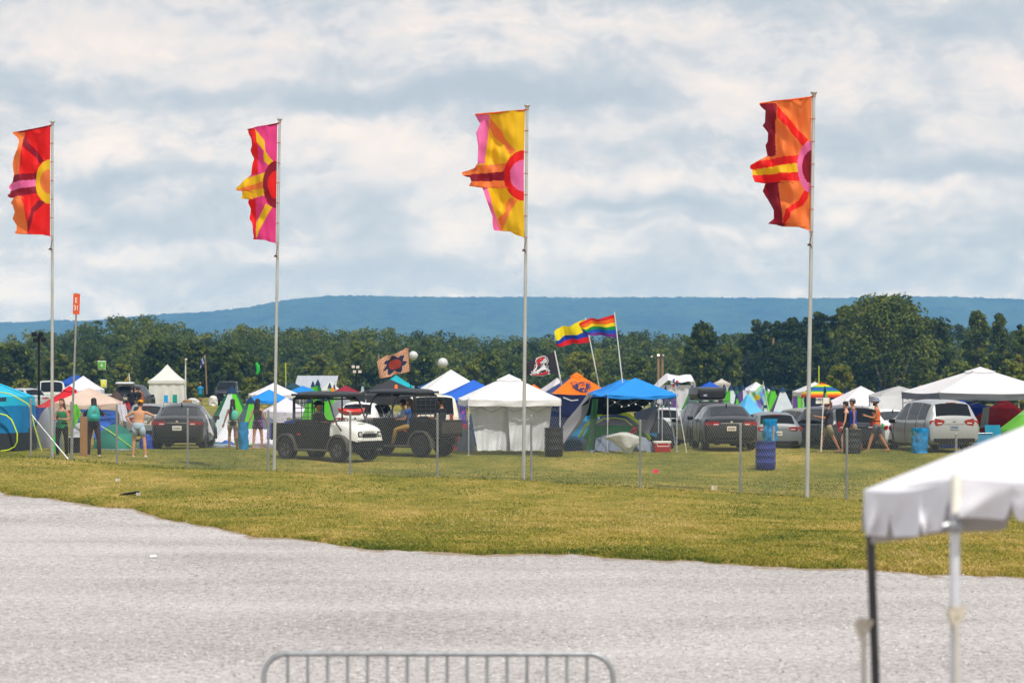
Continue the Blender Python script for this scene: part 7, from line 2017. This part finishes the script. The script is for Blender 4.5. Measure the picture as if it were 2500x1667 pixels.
def tree(label, x, Y, ytop, wpx, kind='broad', tint=.45, k=60, n=60, size=.16, cat='tree', group='trees standing in front of the wood', seed=1, ybase=None, name=None, trunk=True):
    rg = np.random.default_rng(seed*77+int(abs(x))); p = on(x, Y); h = HC-(ytop-H0)*Y/F-p.z; r = wpx*Y/F/2
    T = thing(name or ('shrub' if kind == 'bush' else 'tree'), label, cat, p, 0, group)
    cs, rs = crown_clumps(kind, h, r*.88, rg, k)
    co, tn = leaf_cloud(cs, rs, n, size, rg, tint, tjit=.14)
    o = bpy.data.objects.new('crown', mk_mesh('crown', co, tn, LEAF)); COL.objects.link(o); o.parent = T
    if trunk:
        b = MB(); hh = h*(.75); tr_ = max(.12, h*.022)
        lean = rg.uniform(-.03, .03)*h
        b.tube([(0, 0, -.2), (lean*.2, 0, hh*.25), (lean*.6, 0, hh*.6), (lean, 0, hh)], [tr_*1.3, tr_, tr_*.7, tr_*.25], 8)
        for i in range(7):
            z0 = hh*rg.uniform(.25, .8); a = rg.uniform(0, 2*pi); L_ = r*rg.uniform(.45, .8)
            b.tube([(lean*z0/hh*.8, 0, z0), (cos(a)*L_*.5, sin(a)*L_*.5, z0+L_*.45), (cos(a)*L_, sin(a)*L_, z0+L_*.8)], [tr_*.55, tr_*.35, tr_*.1], 6)
        b.build('trunk', BARK, T, True)
    return T


# skyline of the wood, photo pixels
SKY_ = [(-200, 830), (0, 840), (40, 822), (80, 800), (100, 796), (125, 806), (136, 815), (165, 800), (197, 785), (225, 782), (255, 772), (300, 770), (340, 764), (380, 768), (410, 770), (432, 785), (460, 800), (493, 807), (527, 808), (550, 796),
        (580, 789), (620, 795), (660, 792), (700, 797), (748, 797), (800, 805), (840, 803), (880, 800), (908, 797), (950, 802), (985, 801), (1017, 807), (1060, 806), (1100, 812), (1150, 815), (1190, 822), (1210, 812), (1280, 812), (1340, 818), (1400, 812), (1480, 820),
        (1523, 808), (1560, 804), (1600, 812), (1650, 812), (1700, 815), (1760, 812), (1800, 806), (1860, 800), (1880, 795), (1950, 785), (2000, 775), (2050, 770), (2250, 775), (2300, 786), (2360, 792), (2440, 790), (2500, 796), (2700, 800)]
sx_ = np.array([q[0] for q in SKY_]); sy_ = np.array([q[1] for q in SKY_])
rg = np.random.default_rng(99); CO = []; TN = []
rows = [(440, 0, 46, 8.2), (418, 9, 56, 8.), (392, 30, 66, 8), (368, 54, 70, 7.4), (345, 78, 74, 6.6)]
for Y, drop, step, rad in rows:
    x = -160+rg.uniform(0, step)
    while x < 2660:
        yt = np.interp(x, sx_, sy_)+drop*rg.uniform(.7, 1.25)+rg.normal(0, 4)*(1 if drop else .6)+2
        p = on(x, Y); h = HC-(yt-H0)*Y/F-p.z; r = rad*rg.uniform(.75, 1.15)*.5*min(1, h/8+.3)
        ti = .34+.14*vnoise(np.array([x]), np.array([Y]), .006, 8)[0]+rg.normal(0, .09)+(.34 if (rg.random() < .10 and drop < 20) else 0)
        if 1790 < x < 2010: ti -= .16
        h = max(h, 3)
        cs, rs = crown_clumps('tall' if rg.random() < .4 else 'broad', h, r, rg, 44)
        rs = rs*.78
        cs = cs+np.array([p.x, p.y+rg.uniform(-5, 5), p.z])
        co, tn = leaf_cloud(cs, rs*1.1, 44, .15, rg, ti, tjit=.085)
        CO.append(co); TN.append(tn)
        x += step*rg.uniform(.6, 1.15)*.8
me = mk_mesh('wood', np.concatenate(CO), np.concatenate(TN), LEAF)
o = bpy.data.objects.new('wood', me); COL.objects.link(o); tag(o, 'dense mixed green wood closing the field below the ridge', 'wood', kind='stuff')
# scrub along the foot of the wood
CO = []; TN = []
for k in range(160):
    x = rg.uniform(-150, 2650); Y = rg.uniform(305, 335); p = on(x, Y); h = rg.uniform(1.8, 3.4)
    cs, rs = crown_clumps('bush', h, h*.9, rg, 10); cs = cs+np.array([p.x, p.y, p.z]); co, tn = leaf_cloud(cs, rs*1.2, 40, .16, rg, .38+rg.normal(0, .08)); CO.append(co); TN.append(tn)
me = mk_mesh('undergrowth', np.concatenate(CO), np.concatenate(TN), LEAF)
o = bpy.data.objects.new('undergrowth', me); COL.objects.link(o); tag(o, 'low bushy undergrowth along the foot of the wood', 'undergrowth', kind='stuff')

TR = [
 # label, x, Y, ytop, width, kind, tint, k, n, size
 ('great broad green tree towering at the right, wider than all the others', 2160, 400, 722, 250, 'broad', .45, 330, 105, .145),
 ('tall full tree leaning out at the left shoulder of the great tree', 2068, 415, 748, 110, 'tall', .46, 90, 70, .17),
 ('dark tree with a lower round crown at the right shoulder of the great tree', 2272, 420, 772, 130, 'broad', .34, 110, 70, .17),
 ('tall dark pine left of the rightmost flagpole', 1876, 430, 780, 88, 'pine', .12, 80, 70, .16),
 ('tall dark pine just behind the rightmost flagpole', 1950, 425, 774, 96, 'pine', .12, 90, 70, .16),
 ('dark pine with ragged top between the flagpole and the great tree', 2016, 420, 762, 86, 'pine', .14, 80, 70, .16),
 ('dark low pine filling in left of the tan utility pole', 1826, 430, 812, 70, 'tall', .20, 60, 60, .17),
 ('dark thick tree filling in below the pines', 1920, 405, 838, 150, 'broad', .13, 110, 70, .17),
 ('dark spreading tree left of the great tree trunk', 2010, 395, 842, 110, 'broad', .20, 80, 70, .17),
 ('dense dark oval tree standing above the roof box', 1716, 380, 788, 96, 'tall', .30, 130, 75, .16),
 ('narrow dark tree at the left foot of the oval tree', 1690, 375, 830, 56, 'tall', .26, 60, 60, .16),
 ('lighter green rounded tree right of the oval tree', 1778, 400, 842, 80, 'broad', .42, 80, 60, .17),
 ('tall poplar with a rounded head near the right edge', 2385, 410, 758, 78, 'tall', .42, 90, 65, .17),
 ('tall poplar with a pointed head right of the rounded poplar', 2440, 412, 766, 54, 'tall', .42, 70, 60, .17),
 ('green poplar at the far right edge', 2492, 410, 792, 60, 'tall', .40, 60, 60, .17),
 ('yellow green young tree at the right edge below the poplars', 2484, 220, 866, 62, 'tall', .72, 70, 60, .10),
 ('olive green rounded tree below the poplars', 2340, 380, 880, 90, 'broad', .50, 70, 60, .16),
 ('mid green tree behind the big right canopy', 2430, 370, 862, 90, 'broad', .36, 70, 60, .16),
 ('bright green small tree left of the great tree foot', 2050, 330, 890, 76, 'broad', .58, 70, 60, .14),
 ('bright yellow green tree above the orange canopy', 1424, 400, 858, 104, 'broad', .66, 110, 65, .17),
 ('green tree behind the blue canopy peak', 1560, 410, 876, 90, 'tall', .42, 80, 60, .17),
 ('round green tree left of the third flagpole', 1190, 420, 862, 84, 'broad', .46, 80, 60, .17),
 ('olive tree left of the round green one', 1150, 400, 884, 56, 'tall', .54, 60, 60, .17),
 ('dark rounded tree behind the brick patterned flag', 1030, 400, 870, 80, 'broad', .22, 90, 60, .17),
 ('dark bushy tree left of the brick patterned flag', 905, 410, 882, 90, 'broad', .26, 90, 60, .17),
 ('light green round tree over the grey roofed shed', 772, 400, 868, 62, 'broad', .56, 80, 60, .17),
 ('tall light green tree behind the lamp cluster', 872, 420, 832, 64, 'tall', .52, 70, 60, .17),
 ('pale green small tree left of the lamp cluster', 812, 390, 895, 60, 'broad', .62, 60, 60, .16),
 ('slim light green tree left of the second flagpole', 664, 400, 876, 44, 'tall', .54, 60, 60, .17),
 ('dark rounded tree directly behind the white marquee', 392, 380, 828, 110, 'broad', .24, 120, 70, .17),
 ('dark bushy tree right of the white marquee', 470, 385, 836, 120, 'broad', .28, 120, 70, .17),
 ('dark spreading tree above the dark pickup', 560, 380, 846, 120, 'broad', .26, 120, 70, .17),
 ('green tree left of the second flagpole above the white canopies', 615, 390, 870, 60, 'broad', .34, 70, 60, .17),
 ('dark rounded tree at the far left behind the floodlight mast', 30, 390, 842, 110, 'broad', .24, 110, 70, .17),
 ('green tree right of the first flagpole', 140, 400, 862, 84, 'broad', .48, 90, 60, .17),
 ('lighter green tree between the first flagpole and the row sign', 228, 420, 855, 70, 'tall', .40, 70, 60, .17),
 ('olive round bush tree left of the white marquee', 300, 390, 890, 64, 'broad', .58, 70, 60, .16),
]
for i, (lab, x, Y, yt, wp, kd, ti, k, n, sz) in enumerate(TR):
    if Y > 300: Y *= .72; sz *= .80
    tree(lab, x, Y, yt, wp, kd, ti+.03, k, int(n*1.25), sz, seed=i+1, name='pine_tree' if kd == 'pine' else ('young_tree' if Y < 250 else 'tree'))
# visible forked stems of the great tree
b = MB(); gt = [o for o in bpy.data.objects if o.get('label', '').startswith('great broad')][0]
for dx, tx_ in ((-1.0, -2.0), (-.5, -1), (.1, 0.2), (.6, 1.2), (1.1, 2.4)):
    b.tube([(dx*.25, -1.5, -.2), (dx, -4.4, 2.6), (tx_, -3.4, 6.0)], [.20, .15, .07], 7)
b.build('forked_stem', mat('pale_bark', '#4d463d', .9, var=.3, scale=3), gt, True)
for lab, x, Y, yt, wp, ti in (('yellow green bush behind the camper truck at the left', 52, 215, 927, 66, .74), ('yellow green bush right of the white marquee', 466, 240, 932, 50, .66), ('olive bush left of the white marquee', 360, 235, 925, 28, .6), ('olive bush behind the low blue and white canopies', 610, 250, 920, 60, .6), ('dark bush behind the pyramid tents at the roof box', 1690, 260, 930, 50, .3)):
    tree(lab, x, Y, yt, wp, 'bush', ti, 26, 60, .09, cat='bush', group='bushes between the camp and the wood', trunk=False, seed=int(x))
